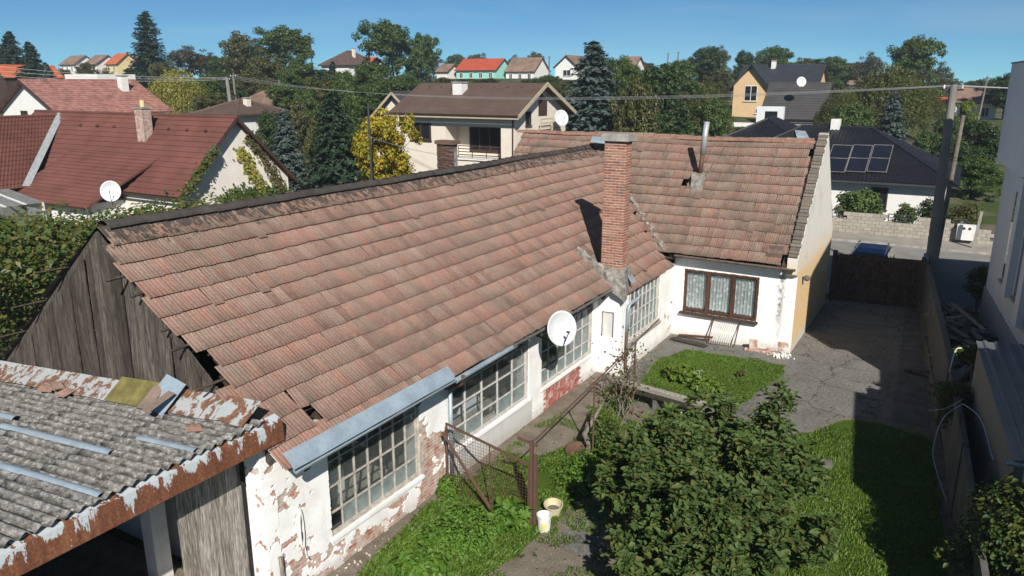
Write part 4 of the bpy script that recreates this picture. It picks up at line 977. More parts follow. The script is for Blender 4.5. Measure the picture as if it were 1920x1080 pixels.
# flashing pieces along the foot of the gable
def flash(x0, x1, mat, zt=0.33, wob=0.03, seed=0, name='flashing'):
    b = MB(); n = 14
    for k in range(n+1):
        x = x0+(x1-x0)*k/n; d = wob*mn.noise(Vector((x*1.4, seed, 0)))
        b.v += [(x, 7.56, shz(x)+zt+d*0.5), (x, 7.44, shz(x)+zt*0.75+d), (x, 7.16+d, shz(x)+0.07+d*0.6)]
    b.f = [(3*k+i, 3*k+i+1, 3*k+i+4, 3*k+i+3) for k in range(n) for i in (0, 1)]
    o = b.build(name, MAT[mat], sroofs); md = o.modifiers.new('thickness', 'SOLIDIFY'); md.thickness = 0.006
flash(-17.2, -14.4, 'flash_rust', 0.30, 0.05, 1); flash(-14.5, -12.55, 'flash_rust', 0.30, 0.04, 2)
flash(-12.62, -11.3, 'mossy_sheet', 0.38, 0.02, 3); flash(-11.0, -9.0, 'flash_rust', 0.34, 0.05, 5)
m = Matrix.Translation((-11.05, 7.30, shz(-11)+0.30)) @ Euler((0.75, 0.05, -0.15)).to_matrix().to_4x4(); MB().obox(m, 0.62, 0.62, 0.012).build('flashing', MAT['zinc_blue'], sroofs)
loose = [((-11.25, 7.12, 0.20), (0.5, 0.1, 0.35)), ((-10.95, 7.02, 0.22), (0.45, -0.05, -0.15)), ((-14.35, 7.12, 0.13), (0.2, 0.2, 0.8)), ((-14.0, 7.2, 0.16), (0.3, 0.1, 1.3)), ((-9.65, 6.85, 0.10), (0.1, 0.15, 1.0)), ((-16.3, 6.7, 0.12), (0.1, -0.2, 1.4)), ((-13.75, 7.1, 0.13), (0.2, 0.1, 0.3))]
names = ['red roof tile leaning on the mossy yellow sheet of the shed roof', 'red roof tile lying on the blue metal sheet of the shed roof', 'broken tile on the white flashing, left of a pair', 'broken tile on the white flashing, right of a pair', 'brown tile fragment lying alone near the right corner of the corrugated roof', 'brown tile fragment at the left end of the corrugated roof', 'small tile piece on rusty flashing near the yellow sheet']
for (p, e), lb in zip(loose, names):
    o = bpy.data.objects.new('loose_tile', tile_me); col.objects.link(o); o.location = (p[0], p[1]-0.2, shz(p[0])+p[2]-0.03); o.rotation_euler = e
    if 'fragment' in lb or 'broken' in lb or 'piece' in lb: o.scale = (1.1, 0.6, 1)
    o.material_slots[0].link = 'OBJECT'; o.material_slots[0].material = MAT['tile_street']; tag(o, lb, 'roof tile', 'loose tiles on the shed roof')
# posts, plank screen and dark back of the shed
MB().box(-9.80, -9.65, 6.95, 7.10, 0, 3.25).build('post', MAT['wood_pale'], shed)
MB().box(-9.35, -9.15, 2.4, 2.6, 0, 3.25).build('post', MAT['wood_pale'], shed)
MB().box(-11.75, -11.45, 7.0, 7.3, 0, 3.1).build('post', MAT['plaster_white'], shed)
for k in range(4): MB().box(-9.62, -9.59+0.004*(k % 2), 6.3+k*0.30, 6.59+k*0.30, 0.02, 3.0-0.03*(k % 2)).build('board', MAT['wood_pale'], shed)
MB().box(-17.3, -17.15, 1.4, 7.5, 0, 2.7).build('rear_wall', MAT['wood_dark'], shed); MB().box(-17.2, -9.4, 1.3, 1.42, 0, 2.7).build('side_wall', MAT['wood_dark'], shed)
pier = MB().box(-9.42, -9.078, 7.489, 7.75, 0, 3.05).build('pier', MAT['brick_wall'], shed)
exp_p = lambda a, b: fb(a*2.5+3, b*2.2, 21)*0.55 + fb(a*7, b*8, 22)*0.25 - 0.12 - 0.1*abs(b-1.6) > 0
wall_skin('plaster', pier, Vector((-9.42, 7.46, 0)), UX, -UY, 0.37, lambda a: 3.05, [], exp_p, 'plaster_white'); wall_skin('plaster', pier, Vector((-9.05, 7.46, 0)), UY, UX, 0.30, lambda a: 3.05, [], exp_p, 'plaster_white')
sheet('shed_floor', [(-17.1, 1.4), (-9.0, 1.4), (-9.0, 7.5), (-17.1, 7.5)], 0.02, 'soil')

# ------------------------------------------------------------------ inside the workshop
def boxthing(name, label, cat, mat, x0, x1, y0, y1, z0, z1, ext=None):
    b = MB(); b.box(x0, x1, y0, y1, z0, z1)
    if ext: ext(b)
    return b.build(name, MAT[mat], label=label, cat=cat)
def bench_table(name, label, y0, y1, x0=-10.6, x1=-9.7, h=0.78):
    t = thing(name, label, 'table', ((x0+x1)/2, (y0+y1)/2, 0.02))
    MB().box(x0, x1, y0, y1, h-0.05, h).build('tabletop', MAT['wood_pale'], t)
    for x in (x0+0.06, x1-0.06):
        for y in (y0+0.06, y1-0.06): MB().box(x-0.035, x+0.035, y-0.035, y+0.035, 0.02, h-0.05).build('leg', MAT['wood_pale'], t)
bench_table('work_table', 'wooden work table behind the nearest grid window', 9.2, 11.3)
bench_table('work_table', 'wooden work table behind the middle grid window', 13.0, 15.6)
boxthing('white_appliance', 'white enamel box on the table behind the nearest grid window', 'appliance', 'white_paint', -10.4, -9.85, 9.45, 10.15, 0.78, 1.28, lambda b: b.box(-10.36, -9.89, 9.5, 10.1, 1.28, 1.33))
boxthing('white_crate', 'pale box on the table behind the middle grid window', 'box', 'render_grey', -10.35, -9.85, 14.4, 15.1, 0.78, 1.05, lambda b: b.box(-10.3, -9.9, 14.45, 15.05, 1.05, 1.12))
boxthing('tool_box', 'orange box behind the middle grid window', 'box', 'roof_orange', -10.2, -9.9, 13.6, 13.95, 0.78, 0.92, lambda b: b.beam((-10.05, 13.62, 1.0), (-10.05, 13.93, 1.0), 0.03, 0.03))
def curtain(parent, y0, y1, zt, scal, x):
    b = MB(); n = 60
    for i in range(n+1):
        y = y0+(y1-y0)*i/n; xx = x+0.02*math.sin(i*1.3); b.v += [(xx, y, zt-0.30-0.16*abs(math.sin(i*math.pi/n*scal))), (xx, y, zt)]
    b.f = [(2*i, 2*i+2, 2*i+3, 2*i+1) for i in range(n)]
    return b
curtain(None, 9.0, 11.4, 2.55, 4, -9.62).build('lace_valance', MAT['lace'], label='scalloped lace valance inside the nearest grid window', cat='curtain')
curtain(None, 17.1, 20.1, 2.6, 1, -9.62).build('lace_valance', MAT['lace'], label='pale lace curtain inside the farthest long grid window', cat='curtain')

# ------------------------------------------------------------------ yard things
def dish(name, label, c, aim, r, wallp, group=None):
    t = thing(name, label, 'satellite dish', c, group); c = Vector(c); aim = Vector(aim).normalized()
    m = Matrix.Translation(c) @ aim.to_track_quat('Z', 'Y').to_matrix().to_4x4() @ Matrix.Diagonal((0.9, 1, 1, 1))
    prof = [(0.001, 0)] + [(r*k/8, 0.28*r*(k/8)**2) for k in range(1, 9)] + [(r*1.01, 0.28*r-0.012)] + [(r*k/8, 0.28*r*(k/8)**2-0.012) for k in range(8, 0, -1)]
    MB().lathe(None, prof, 36, m).build('reflector', MAT['dish_white'], t, True)
    foc = m @ Vector((0, -0.15*r, r*1.15)); low = m @ Vector((0, -r*0.98, 0.27*r))
    MB().tube([low, low.lerp(foc, 0.6), foc], 0.014, 6).build('feed_arm', MAT['frame_anthracite'], t)
    MB().tube([foc, foc - aim*0.10], 0.03, 8).build('receiver', MAT['frame_anthracite'], t)
    back_ = m @ Vector((0, 0, -0.03)); wp = Vector(wallp)
    MB().tube([back_, Vector((back_.x, back_.y, wp.z)), wp], 0.022, 8).build('bracket', MAT['steel_rust'], t); return t
dish('satellite_dish', 'large white satellite dish on the workshop wall between two grid windows', tuple(atX(1050, 615, -8.12)), (0.80, -0.62, 0.22), 0.44, (-9.06, 16.64, 2.36))

# mesh panel and rusty posts
pan = thing('wire_mesh_panel', 'rusty framed wire mesh panel across the grass by the workshop wall', 'mesh panel', (-7.7, 12.2, 0))
pa, pb = Vector((-8.78, 12.18, 0)), Vector((-6.70, 12.06, 0))
def pp(t, z): q = pa.lerp(pb, t); return Vector((q.x, q.y, z))
f_ = MB(); f_.beam(pp(0, 0.08), pp(0, 1.72), 0.035, 0.035); f_.beam(pp(0, 1.70), pp(1, 1.36), 0.04, 0.04); f_.beam(pp(1, 0.02), pp(1, 1.4), 0.03, 0.03); f_.beam(pp(0.54, 0.05), pp(0.54, 1.52), 0.02, 0.02)
f_.build('frame', MAT['steel_rust'], pan)
MB().beam(pp(-0.03, 1.55)+Vector((0.03, -0.12, 0)), pp(0.76, 0.05)+Vector((0, -0.35, 0)), 0.05, 0.04).build('brace', MAT['steel_rust'], pan)
f_ = MB(); top_ = lambda t: 1.70-0.34*t
for k in range(1, 30): f_.beam(pp(k/30, 0.06), pp(k/30, top_(k/30)), 0.005, 0.005)
for k in range(1, 24):
    z = 0.06+k*0.07
    te = 1.0 if z < 1.36 else (1.70-z)/0.34
    if te > 0: f_.beam(pp(0, z), pp(te, z), 0.005, 0.005)
f_.build('mesh', MAT['steel_rust'], pan)
post = thing('rusty_post', 'thick rusty double post beside the buckets', 'post', (-6.6, 12.06, 0))
MB().box(-6.66, -6.59, 12.01, 12.08, 0, 1.90).build('profile', MAT['steel_rust'], post); MB().box(-6.57, -6.50, 12.02, 12.08, 0, 1.62).build('profile', MAT['steel_rust'], post)
MB().beam((-6.95, 12.05, 1.88), (-6.5, 12.05, 1.82), 0.05, 0.05).build('arm', MAT['steel_rust'], post)
rail = thing('vine_rail', 'long rusty pipe rail on thin posts in front of the workshop', 'rail', (-6.9, 15, 0))
ra = Vector((-6.62, 12.1, 1.86)); rb_ = atX(1236, 598, -6.95)
MB().tube([ra, ra.lerp(rb_, 0.5)+Vector((0, 0, -0.015)), rb_], 0.02, 8).build('pipe', MAT['steel_rust'], rail)
for px, t in ((1115, 0), (1192, 0)):
    best = min(np.linspace(0.1, 0.98, 200), key=lambda q: abs(proj(ra.lerp(rb_, q))[0]-px)); q = ra.lerp(rb_, best)
    MB().tube([(q.x, q.y, 0), (q.x, q.y, q.z)], 0.021, 8).build('post', MAT['steel_rust'], rail)
def bucket(name, label, c, r0, r1, h, mat, lab=False, tilt=(0, 0, 0)):
    t = thing(name, label, 'bucket', c); m = Matrix.Translation(c) @ Euler(tilt).to_matrix().to_4x4()
    prof = [(0.001, 0.004), (r0, 0.0), (r1, h), (r1+0.012, h), (r1+0.012, h-0.02), (r1-0.006, h-0.006), (r0-0.006, 0.12), (0.001, 0.12)]
    MB().lathe(None, prof, 32, m).build('shell', MAT[mat], t)
    MB().lathe(None, [(0.001, h*0.55), (r0+(r1-r0)*0.5, h*0.55)], 20, m).build('contents', MAT['concrete_dark'], t)
    b = MB(); b.tube([m @ Vector(((r1+0.014)*math.cos(a), (r1+0.014)*math.sin(a)*0.55-0.02, h-0.02-0.12*abs(math.sin(a)))) for a in np.linspace(math.pi, 2*math.pi, 14)], 0.004, 5); b.build('handle', MAT['galv'], t)
    if lab:
        b = MB(); n = 8
        for k in range(n+1):
            a = R(-95)+R(60)*k/n
            for z in (h*0.18, h*0.62): rr = r0+(r1-r0)*z/h+0.003; b.v.append(tuple(m @ Vector((rr*math.cos(a), rr*math.sin(a), z))))
        b.f = [(2*k, 2*k+2, 2*k+3, 2*k+1) for k in range(n)]; b.build('label', MAT['label_yellow'], t)
bucket('bucket', 'white plastic bucket with yellow label at the foot of the rusty post', (-6.33, 12.05, 0.0), 0.12, 0.145, 0.36, 'plastic_white', True)
bucket('tub', 'cream plastic tub behind the white bucket', (-6.42, 12.62, 0.0), 0.13, 0.19, 0.30, 'plastic_cream', False, (0.12, 0.06, 0))
# bench of old planks
bn = thing('plank_bench', 'low bench of grey planks at the edge of the small lawn', 'bench', (-6.2, 18.9, 0))
for k in range(3):
    p = Vector((-7.75, 18.95+k*0.22, 0.40)); q = Vector((-5.15, 18.55+k*0.22, 0.40))
    MB().beam(p, q, 0.20, 0.05).build('plank', MAT['wood_pale' if k else 'wood_grey'], bn)
for t in (0.12, 0.5, 0.92):
    p = Vector((-7.75, 18.95, 0.36)).lerp(Vector((-5.15, 18.55, 0.36)), t)
    MB().box(p.x-0.06, p.x+0.06, p.y-0.05, p.y+0.5, 0, 0.365).build('leg', MAT['concrete_dark'], bn)
MB().tube([(-5.6, 18.35, 0.30), (-5.15, 18.25, 0.1), (-5.0, 18.1, 0.3)], 0.02, 6).build('brace', MAT['galv'], bn)
# leaning wire rack, boards, bricks, rubble at the facade
rk = thing('wire_rack', 'white rectangular wire rack leaning on the white wall under the brown window', 'rack', (-6.3, 25.2, 0))
r0 = [Vector((-6.85, 25.02, 0.02)), Vector((-5.95, 25.05, 0.02)), Vector((-5.88, 25.36, 0.86)), Vector((-6.78, 25.36, 0.90))]
f_ = MB()
for i in range(4): f_.beam(r0[i], r0[(i+1) % 4], 0.035, 0.03)
f_.build('frame', MAT['steel_rust'], rk); f_ = MB()
for k in range(1, 12): f_.beam(r0[0].lerp(r0[1], k/12), r0[3].lerp(r0[2], k/12), 0.009, 0.009)
f_.build('wires', MAT['white_paint'], rk)
for k, (p, q, lb) in enumerate([((-8.05, 24.75, 0.08), (-6.75, 24.55, 0.05), 'dark grey old board lying by the white wall, nearest the lawn'), ((-7.9, 25.05, 0.12), (-6.7, 25.1, 0.22), 'reddish brown old board lying against the white wall'), ((-7.5, 24.9, 0.04), (-6.9, 24.75, 0.04), 'short old board under the two long boards by the wall')]):
    MB().beam(p, q, 0.24-0.05*k, 0.035).build('old_board', MAT['wood_grey' if k != 1 else 'wood_frame'], label=lb, cat='board', group='boards lying by the white wall')
bl = [((-5.42, 24.98, 0.0), 0.1, (0.28, 0.14, 0.08)), ((-5.15, 25.02, 0.0), -0.2, (0.28, 0.14, 0.08)), ((-5.3, 25.0, 0.085), 0.25, (0.26, 0.14, 0.30)), ((-4.85, 25.0, 0.0), 0.05, (0.30, 0.15, 0.08)), ((-4.62, 24.95, 0.0), 0.3, (0.28, 0.14, 0.08)), ((-4.75, 25.12, 0.082), -0.1, (0.28, 0.14, 0.07))]
lbs = ['salmon brick at the left end of the brick pile by the wall', 'salmon brick lying under the upright hollow brick', 'upright salmon hollow brick standing on top of the brick pile by the wall', 'salmon brick lying right of the upright brick', 'salmon brick at the right end of the brick pile by the wall', 'flat salmon brick laid on two others in the brick pile']
for (p, rz, s_), lb in zip(bl, lbs):
    m = Matrix.Translation((p[0], p[1], p[2]+s_[2]/2+0.012)) @ Matrix.Rotation(rz, 4, 'Z'); o = MB().obox(m, *s_)
    o = o.build('loose_brick', MAT['brick_wall'], label=lb, cat='brick', group='brick pile by the white wall'); md = o.modifiers.new('bevel', 'BEVEL'); md.width = 0.012; md.segments = 2
b = MB()
for k in range(60):
    m = Matrix.Translation((-4.35+rv.gauss(0, 0.14), 24.9+rv.gauss(0, 0.10), 0.02+abs(rv.gauss(0, 0.03)))) @ Euler((rv.random()*3, rv.random()*3, rv.random()*3)).to_matrix().to_4x4(); b.obox(m, rv.uniform(.03, .12), rv.uniform(.03, .09), rv.uniform(.02, .06))
b.build('rubble', MAT['plaster_white'], label='small heap of white plaster rubble at the house corner', cat='rubble', kind='stuff')
b = MB()
for k in range(34):
    m = Matrix.Translation((rv.uniform(-8.95, -8.6), rv.uniform(8.2, 10.2), 0.02)) @ Euler((rv.random()*3, rv.random()*3, rv.random()*3)).to_matrix().to_4x4(); s_ = rv.uniform(.015, .06); b.obox(m, s_, s_*0.8, s_*0.5)
b.build('rubble', MAT['mortar'], label='fallen plaster crumbs along the foot of the workshop wall', cat='rubble', kind='stuff')
b = MB(); q = atZ(1543, 872, 0); b.lathe((q.x, q.y, 0.0), [(0.001, 0.10), (0.12, 0.11), (0.22, 0.07), (0.25, 0.0)], 12); b.build('field_stone', MAT['concrete_dark'], None, True, label='flat grey stone lying in the grass strip', cat='stone')
q = atZ(1085, 852, 0); b = MB(); b.lathe(None, [(0.001, 0.02), (0.30, 0.02), (0.33, 0.06), (0.34, 0.09), (0.31, 0.09), (0.28, 0.05), (0.001, 0.045)], 24, Matrix.Translation((q.x, q.y, 0.05)) @ Euler((0.15, 0.1, 0)).to_matrix().to_4x4())
b.build('rusty_basin', MAT['steel_rust'], None, True, label='round shallow rusty brown basin on the ground near the vine', cat='basin')
# cable coil on the near pier
cp = [(XW+0.03, 8.17+0.07*math.sin(a), 1.33+0.36*math.cos(a)) for a in np.linspace(0, 2*math.pi, 24)]
b = MB()
for k in range(3): b.tube([(p[0]+0.014*k, 8.17+(p[1]-8.17)*(1-0.22*k), p[2]-0.03*k) for p in cp], 0.014, 6)
b.tube([(XW+0.04, 8.20, 1.0), (XW+0.04, 8.25, 0.72), (XW+0.05, 8.30, 0.62)], 0.012, 6)
b.build('cable_loop', MAT['white_paint'], None, True, label='loop of white cable hanging on the peeling near corner of the workshop', cat='cable')
b = MB(); b.beam((-8.92, 7.62, 0.0), (-9.0, 7.66, 1.05), 0.05, 0.05); b.build('wooden_stake', MAT['wood_pale'], label='short wooden stake leaning on the near corner of the workshop', cat='stake')
b = MB(); b.tube([(-5.85, 20.75, 0), (-5.85, 20.75, 0.62)], 0.012, 6); b.beam((-5.95, 20.75, 0.6), (-5.75, 20.75, 0.63), 0.02, 0.02); b.build('garden_stake', MAT['galv'], label='thin pale stake standing in the leafy patch on the small lawn', cat='stake')

# ------------------------------------------------------------------ gate, boundary wall, poles
gate = thing('driveway_gate', 'dark brown two-leaf sheet gate closing the shaded driveway', 'gate', (-2.4, 33.2, 0))
ga, gb2 = Vector((-4.05, 33.0, 0)), Vector((-0.85, 33.35, 0)); 
for k in range(20):
    p = ga.lerp(gb2, k/20); q = ga.lerp(gb2, (k+1)/20)
    MB().beam((p.x+0.002, p.y, 1.02), (q.x-0.002, q.y, 1.02), 0.02, 1.96 + 0.01*(k % 2)).build('panel', MAT['wood_gate'], gate)
f_ = MB()
for z in (0.25, 1.05, 1.9): f_.beam((ga.x, ga.y-0.03, z), (gb2.x, gb2.y-0.03, z), 0.03, 0.05)
f_.beam((-3.9, 32.98, 0.3), (-2.5, 33.1, 1.85), 0.03, 0.05); f_.beam((-0.95, 33.3, 0.3), (-2.4, 33.12, 1.85), 0.03, 0.05)
f_.build('frame', MAT['steel_rust'], gate)
for p in (ga, gb2): MB().box(p.x-0.08, p.x+0.08, p.y-0.06, p.y+0.10, 0, 2.12).build('gate_post', MAT['steel_rust'], gate)
bw = thing('boundary_wall', 'plastered yard wall running along the right side to the gate', 'wall', (-0.3, 27, 0))
def slab_wall(p, q, th, h0, h1, mat, name, parent):
    p = Vector(p); q = Vector(q); d = (q-p).normalized(); n = Vector((-d.y, d.x))*th/2; b = MB(); P = []
    for c, h in ((p, h0), (q, h1)): P += [(c.x-n.x, c.y-n.y, 0), (c.x+n.x, c.y+n.y, 0), (c.x+n.x, c.y+n.y, h), (c.x-n.x, c.y-n.y, h)]
    b.add(P, [(0, 1, 2, 3), (7, 6, 5, 4), (0, 4, 5, 1), (1, 5, 6, 2), (2, 6, 7, 3), (3, 7, 4, 0)]); return b.build(name, MAT[mat], parent)
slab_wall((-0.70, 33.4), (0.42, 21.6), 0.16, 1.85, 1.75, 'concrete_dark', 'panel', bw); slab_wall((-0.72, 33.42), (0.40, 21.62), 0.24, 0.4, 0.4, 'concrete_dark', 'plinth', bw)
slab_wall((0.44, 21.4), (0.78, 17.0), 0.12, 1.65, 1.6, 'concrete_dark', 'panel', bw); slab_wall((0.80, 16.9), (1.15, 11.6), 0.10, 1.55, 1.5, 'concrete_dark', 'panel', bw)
MB().tube([(0.66, 18.0, 0), (0.66, 18.0, 1.95)], 0.025, 8).build('post', MAT['frame_anthracite'], bw)
fw_ = thing('street_wall', 'dark plastered wall along the street beyond the wood pile', 'wall', (0.6, 34, 0))
slab_wall((-0.78, 34.2), (2.4, 34.9), 0.2, 1.95, 1.9, 'render_greydark', 'panel', fw_); slab_wall((-0.80, 33.5), (-0.80, 34.1), 0.2, 2.0, 2.15, 'render_greydark', 'pillar', fw_)

def pole(name, label, base, top, r0, r1, mat, arms=True, group=None):
    t = thing(name, label, 'utility pole', base, group)
    MB().tube([base, Vector(base).lerp(Vector(top), 0.5), top], [r0, (r0+r1)/2, r1], 12).build('shaft', MAT[mat], t)
    tp = Vector(top)
    if arms:
        MB().beam(tp+Vector((-0.35, 0, -0.18)), tp+Vector((0.35, 0.12, -0.18)), 0.07, 0.07).build('crossarm', MAT['frame_anthracite'], t)
        for s in (-0.3, 0.0, 0.3): MB().lathe((tp.x+s, tp.y+s*0.2, tp.z-0.14), [(0.001, 0), (0.035, 0.0), (0.045, 0.06), (0.03, 0.09), (0.04, 0.12), (0.001, 0.15)], 10).build('insulator', MAT['dish_white'], t)
    return t
PT = Vector((-0.72, 34.0, 8.66))
pole('concrete_pole', 'thick leaning concrete power pole standing behind the gate', (-0.58, 34.0, 0), PT, 0.24, 0.13, 'pole_concrete')
pole('wooden_pole', 'thin leaning wooden pole beside the concrete power pole', (-0.55, 37.0, 0), atY(1806, 216, 37.0), 0.11, 0.08, 'bark_grey', False)
L0 = atD(425, 146, 72); L1 = atD(437, 140, 74); L2 = atD(523, 150, 90)
pole('concrete_pole', 'leaning concrete pole of the paired poles behind the red-brown roof', (atD(438, 215, 72).x, atD(438, 215, 72).y, terrain(L0.x, L0.y)-0.2), L0, 0.22, 0.15, 'pole_concrete')
pole('wooden_pole', 'slim upright pole of the paired poles behind the red-brown roof', (L1.x+0.1, L1.y, terrain(L1.x, L1.y)-0.2), L1, 0.13, 0.10, 'bark_grey')
pole('wooden_pole', 'slim wooden pole among the trees right of the paired poles', (L2.x, L2.y, terrain(L2.x, L2.y)-0.2), L2, 0.14, 0.10, 'bark_grey', False)
q = atD(690, 193, 40); pole('steel_mast', 'thin dark steel mast in front of the yellow tree', (q.x, q.y, 0), q, 0.07, 0.05, 'frame_anthracite', False)
q = atD(1272, 97, 150); pole('wooden_pole', 'far forked power pole on the hill left of the dark roofs', (q.x, q.y, terrain(q.x, q.y)-0.2), q, 0.16, 0.12, 'bark_grey')
q = atD(1253, 99, 150); pole('wooden_pole', 'slim far pole standing left of the forked power pole', (q.x, q.y, terrain(q.x, q.y)-0.2), q, 0.14, 0.12, 'bark_grey', False)
q = atD(1030, 105, 150); pole('wooden_pole', 'far pole on the hill beside the white gabled house', (q.x, q.y, terrain(q.x, q.y)-0.2), q, 0.14, 0.12, 'bark_grey')
q = atD(1852, 143, 75); pole('wooden_pole', 'power pole in front of the far tiled roof at the right', (q.x-0.4, q.y, terrain(q.x, q.y)-0.2), q, 0.12, 0.09, 'bark_grey')
def wire(name, label, p, q, sag, r=0.013, n=24, group='overhead wires'):
    p = Vector(p); q = Vector(q); b = MB()
    b.tube([p.lerp(q, k/n) - UZ*sag*4*(k/n)*(1-k/n) for k in range(n+1)], r, 5); b.build(name, MAT['wire'], label=label, cat='wire', group=group)
for k, (s, lb) in enumerate([(-0.3, 'overhead wire, lowest of those between the paired poles and the concrete pole'), (0.0, 'overhead wire, middle one between the paired poles and the concrete pole'), (0.3, 'overhead wire, topmost between the paired poles and the concrete pole')]):
    wire('overhead_wire', lb, PT+Vector((s, s*0.2, -0.03)), L0+Vector((s, 0, 0.15*k)), 1.0+0.12*k, 0.008)
for k, s in enumerate((-0.3, 0.3)):
    wire('overhead_wire', ['overhead wire leaving the concrete pole to the right, upper', 'overhead wire leaving the concrete pole to the right, lower'][k], PT+Vector((s, s*0.2, -0.03)), Vector((14, 33, 8.3-0.1*k)), 0.1, 0.014)
for k in range(3):
    wire('overhead_wire', ['overhead wire from the paired poles to the left edge, upper', 'overhead wire from the paired poles to the left edge, middle', 'overhead wire from the paired poles to the left edge, lower'][k], L0+Vector((0, 0, 0.05-0.1*k)), atD(-60, 118+9*k, 70), 0.4, 0.014)
wire('overhead_wire', 'thin sagging cable from the paired poles towards the far pole', L1, L2, 0.3, 0.012)
wire('overhead_wire', 'thin cable crossing the cream house front low', atD(690, 255, 40), atX(1125, 300, -8.9)+Vector((0, 0.4, 0)), 0.5, 0.010)

# ------------------------------------------------------------------ right side: grey shed roof, wood pile, new building
DV = Vector((-0.105, 0.9945, 0)); NV = Vector((0.9945, 0.105, 0))
def nbp(t, o, z): q = Vector((2.2, 19.9, 0)) + DV*t + NV*o; return (q.x, q.y, z)
nb = thing('new_building', 'tall smooth grey modern building at the right edge with overhanging upper storey', 'building', (5, 26, 0))
def nbox(t0, t1, o0, o1, z0, z1, mat, name, parent=None):
    b = MB(); P = [nbp(t, o, z) for z in (z0, z1) for t, o in ((t0, o0), (t0, o1), (t1, o1), (t1, o0))]
    b.add(P, [(0, 3, 2, 1), (4, 5, 6, 7), (0, 1, 5, 4), (1, 2, 6, 5), (2, 3, 7, 6), (3, 0, 4, 7)]); return b.build(name, MAT[mat], parent or nb)
nbox(0.3, 11.9, 0.32, 9, 0, 6.1, 'render_grey', 'wall'); nbox(0, 11.8, 0.0, 9, 6.1, 9.35, 'render_grey', 'upper_wall'); nbox(0, 9.2, 0.28, 9, 9.35, 9.85, 'render_grey', 'parapet')
nbox(-0.02, 11.85, -0.03, 0.3, 9.35, 9.39, 'frame_anthracite', 'coping'); nbox(0.3, 11.92, 0.27, 0.33, 0.0, 1.6, 'render_greydark', 'plinth')
for k, t in enumerate((7.5, 5.2, 2.6)):
    nbox(t-0.5, t+0.1, 0.12, 0.34, 2.4-0.3*k, 6.0, 'render_grey', 'pilaster')
    ww = nbox(t+0.6, t+1.5, 0.30, 0.33, 2.6, 5.4, 'frame_anthracite', 'window'); nbox(t+0.68, t+1.42, 0.285, 0.30, 2.7, 5.3, 'pane_dark', 'pane', ww); nbox(t+0.55, t+1.55, 0.2, 0.33, 2.5, 2.56, 'galv', 'sill', ww)
nbox(-9, -3.3, 0.5, 9, 0, 5.7, 'render_grey', 'side_wing'); nbox(-3.3, 0.2, 0.55, 8.9, 0, 4.85, 'render_grey', 'link_wing')
gs = thing('grey_shed', 'low block shed with dark grey ribbed metal roof at the right edge', 'shed', (2.2, 18, 0))
ga_, gb_ = Vector((0.80, 20.35, 2.80)), Vector((1.43, 14.9, 2.32))
b = MB(); wdir = Vector((0.9945, 0.105, 0.02)); n = 60
for k in range(n+1):
    ph_ = (k % 6); zz = 0.035 if ph_ in (4, 5) else 0.0
    for e in (ga_, gb_): q = e + wdir*(k*0.04)+Vector((0, 0, zz)); b.v.append(tuple(q))
b.f = [(2*k, 2*k+2, 2*k+3, 2*k+1) for k in range(n)]; o = b.build('roof', MAT['roof_greymetal'], gs); md = o.modifiers.new('thickness', 'SOLIDIFY'); md.thickness = 0.012
slab_wall((ga_.x+0.15, ga_.y-0.1), (gb_.x+0.15, gb_.y+0.25), 0.2, 2.74, 2.24, 'block', 'wall', gs)
half_gutter(tuple(gb_+Vector((-0.1, -0.08, -0.02))), tuple(gb_+wdir*2.4+Vector((0, -0.08, -0.04))), 0.06).build('gutter', MAT['galv'], gs, True)
slab_wall((gb_.x+0.2, gb_.y+0.22), (gb_.x+2.4, gb_.y+0.45), 0.2, 2.2, 2.2, 'render_white', 'wall', gs)
wp = [(random.uniform(-0.05, 0.9), random.uniform(23.5, 32.5)) for _ in range(46)]
pile_lb = 'weathered board in the shaded timber heap behind the yard wall'
for k, (x, y) in enumerate(wp):
    hgt = 0.15+1.15*math.exp(-((y-28)/3.2)**2)*random.random(); a = random.gauss(1.75, 0.45); L = random.uniform(1.2, 3.0); xx = x - 0.1*(y-27)+0.3
    d = Vector((math.cos(a), math.sin(a), random.gauss(0, 0.12)))*L/2; c = Vector((xx, y, hgt+0.1))
    MB().beam(c-d, c+d, random.uniform(0.1, 0.25), random.uniform(0.025, 0.07)).build('timber_board', MAT['wood_pale' if k % 3 else 'wood_grey'], label=pile_lb, cat='board', group='boards of the shaded timber heap')
def hose(name, label, pts, r, mat):
    P = [Vector(p) for p in pts]; out = []
    for i in range(len(P)-1):
        p0, p1, p2, p3 = P[max(i-1, 0)], P[i], P[i+1], P[min(i+2, len(P)-1)]
        for k in range(8):
            t = k/8; out.append(0.5*((2*p1)+(p2-p0)*t+(2*p0-5*p1+4*p2-p3)*t*t+(3*p1-p0-3*p2+p3)*t**3))
    out.append(P[-1]); MB().tube(out, r, 6).build(name, MAT[mat], None, True, label=label, cat='cable')
hose('cable', 'long pale cable looping down over the shaded grass at the right', [atY(1805, 757, 18), atY(1768, 785, 17.6), atY(1750, 840, 17.0), atY(1755, 880, 16.6), atY(1775, 940, 16.0)], 0.008, 'cable_white')
hose('cable', 'pale cable hanging along the block shed wall', [atY(1805, 757, 18), atY(1830, 775, 17.6), atY(1845, 800, 17.2), atY(1858, 850, 16.6), atY(1864, 862, 16.4)], 0.010, 'cable_white')
hose('cable', 'short pale cable end sticking out over the yard wall', [atY(1740, 770, 19), atY(1775, 765, 18.6), atY(1805, 748, 18.2)], 0.007, 'cable_white')
hose('white_hose', 'short white hose bent over the top of the yard wall', [atY(1780, 698, 21), atY(1786, 675, 21), atY(1793, 655, 21), atY(1803, 653, 21)], 0.018, 'plastic_white')

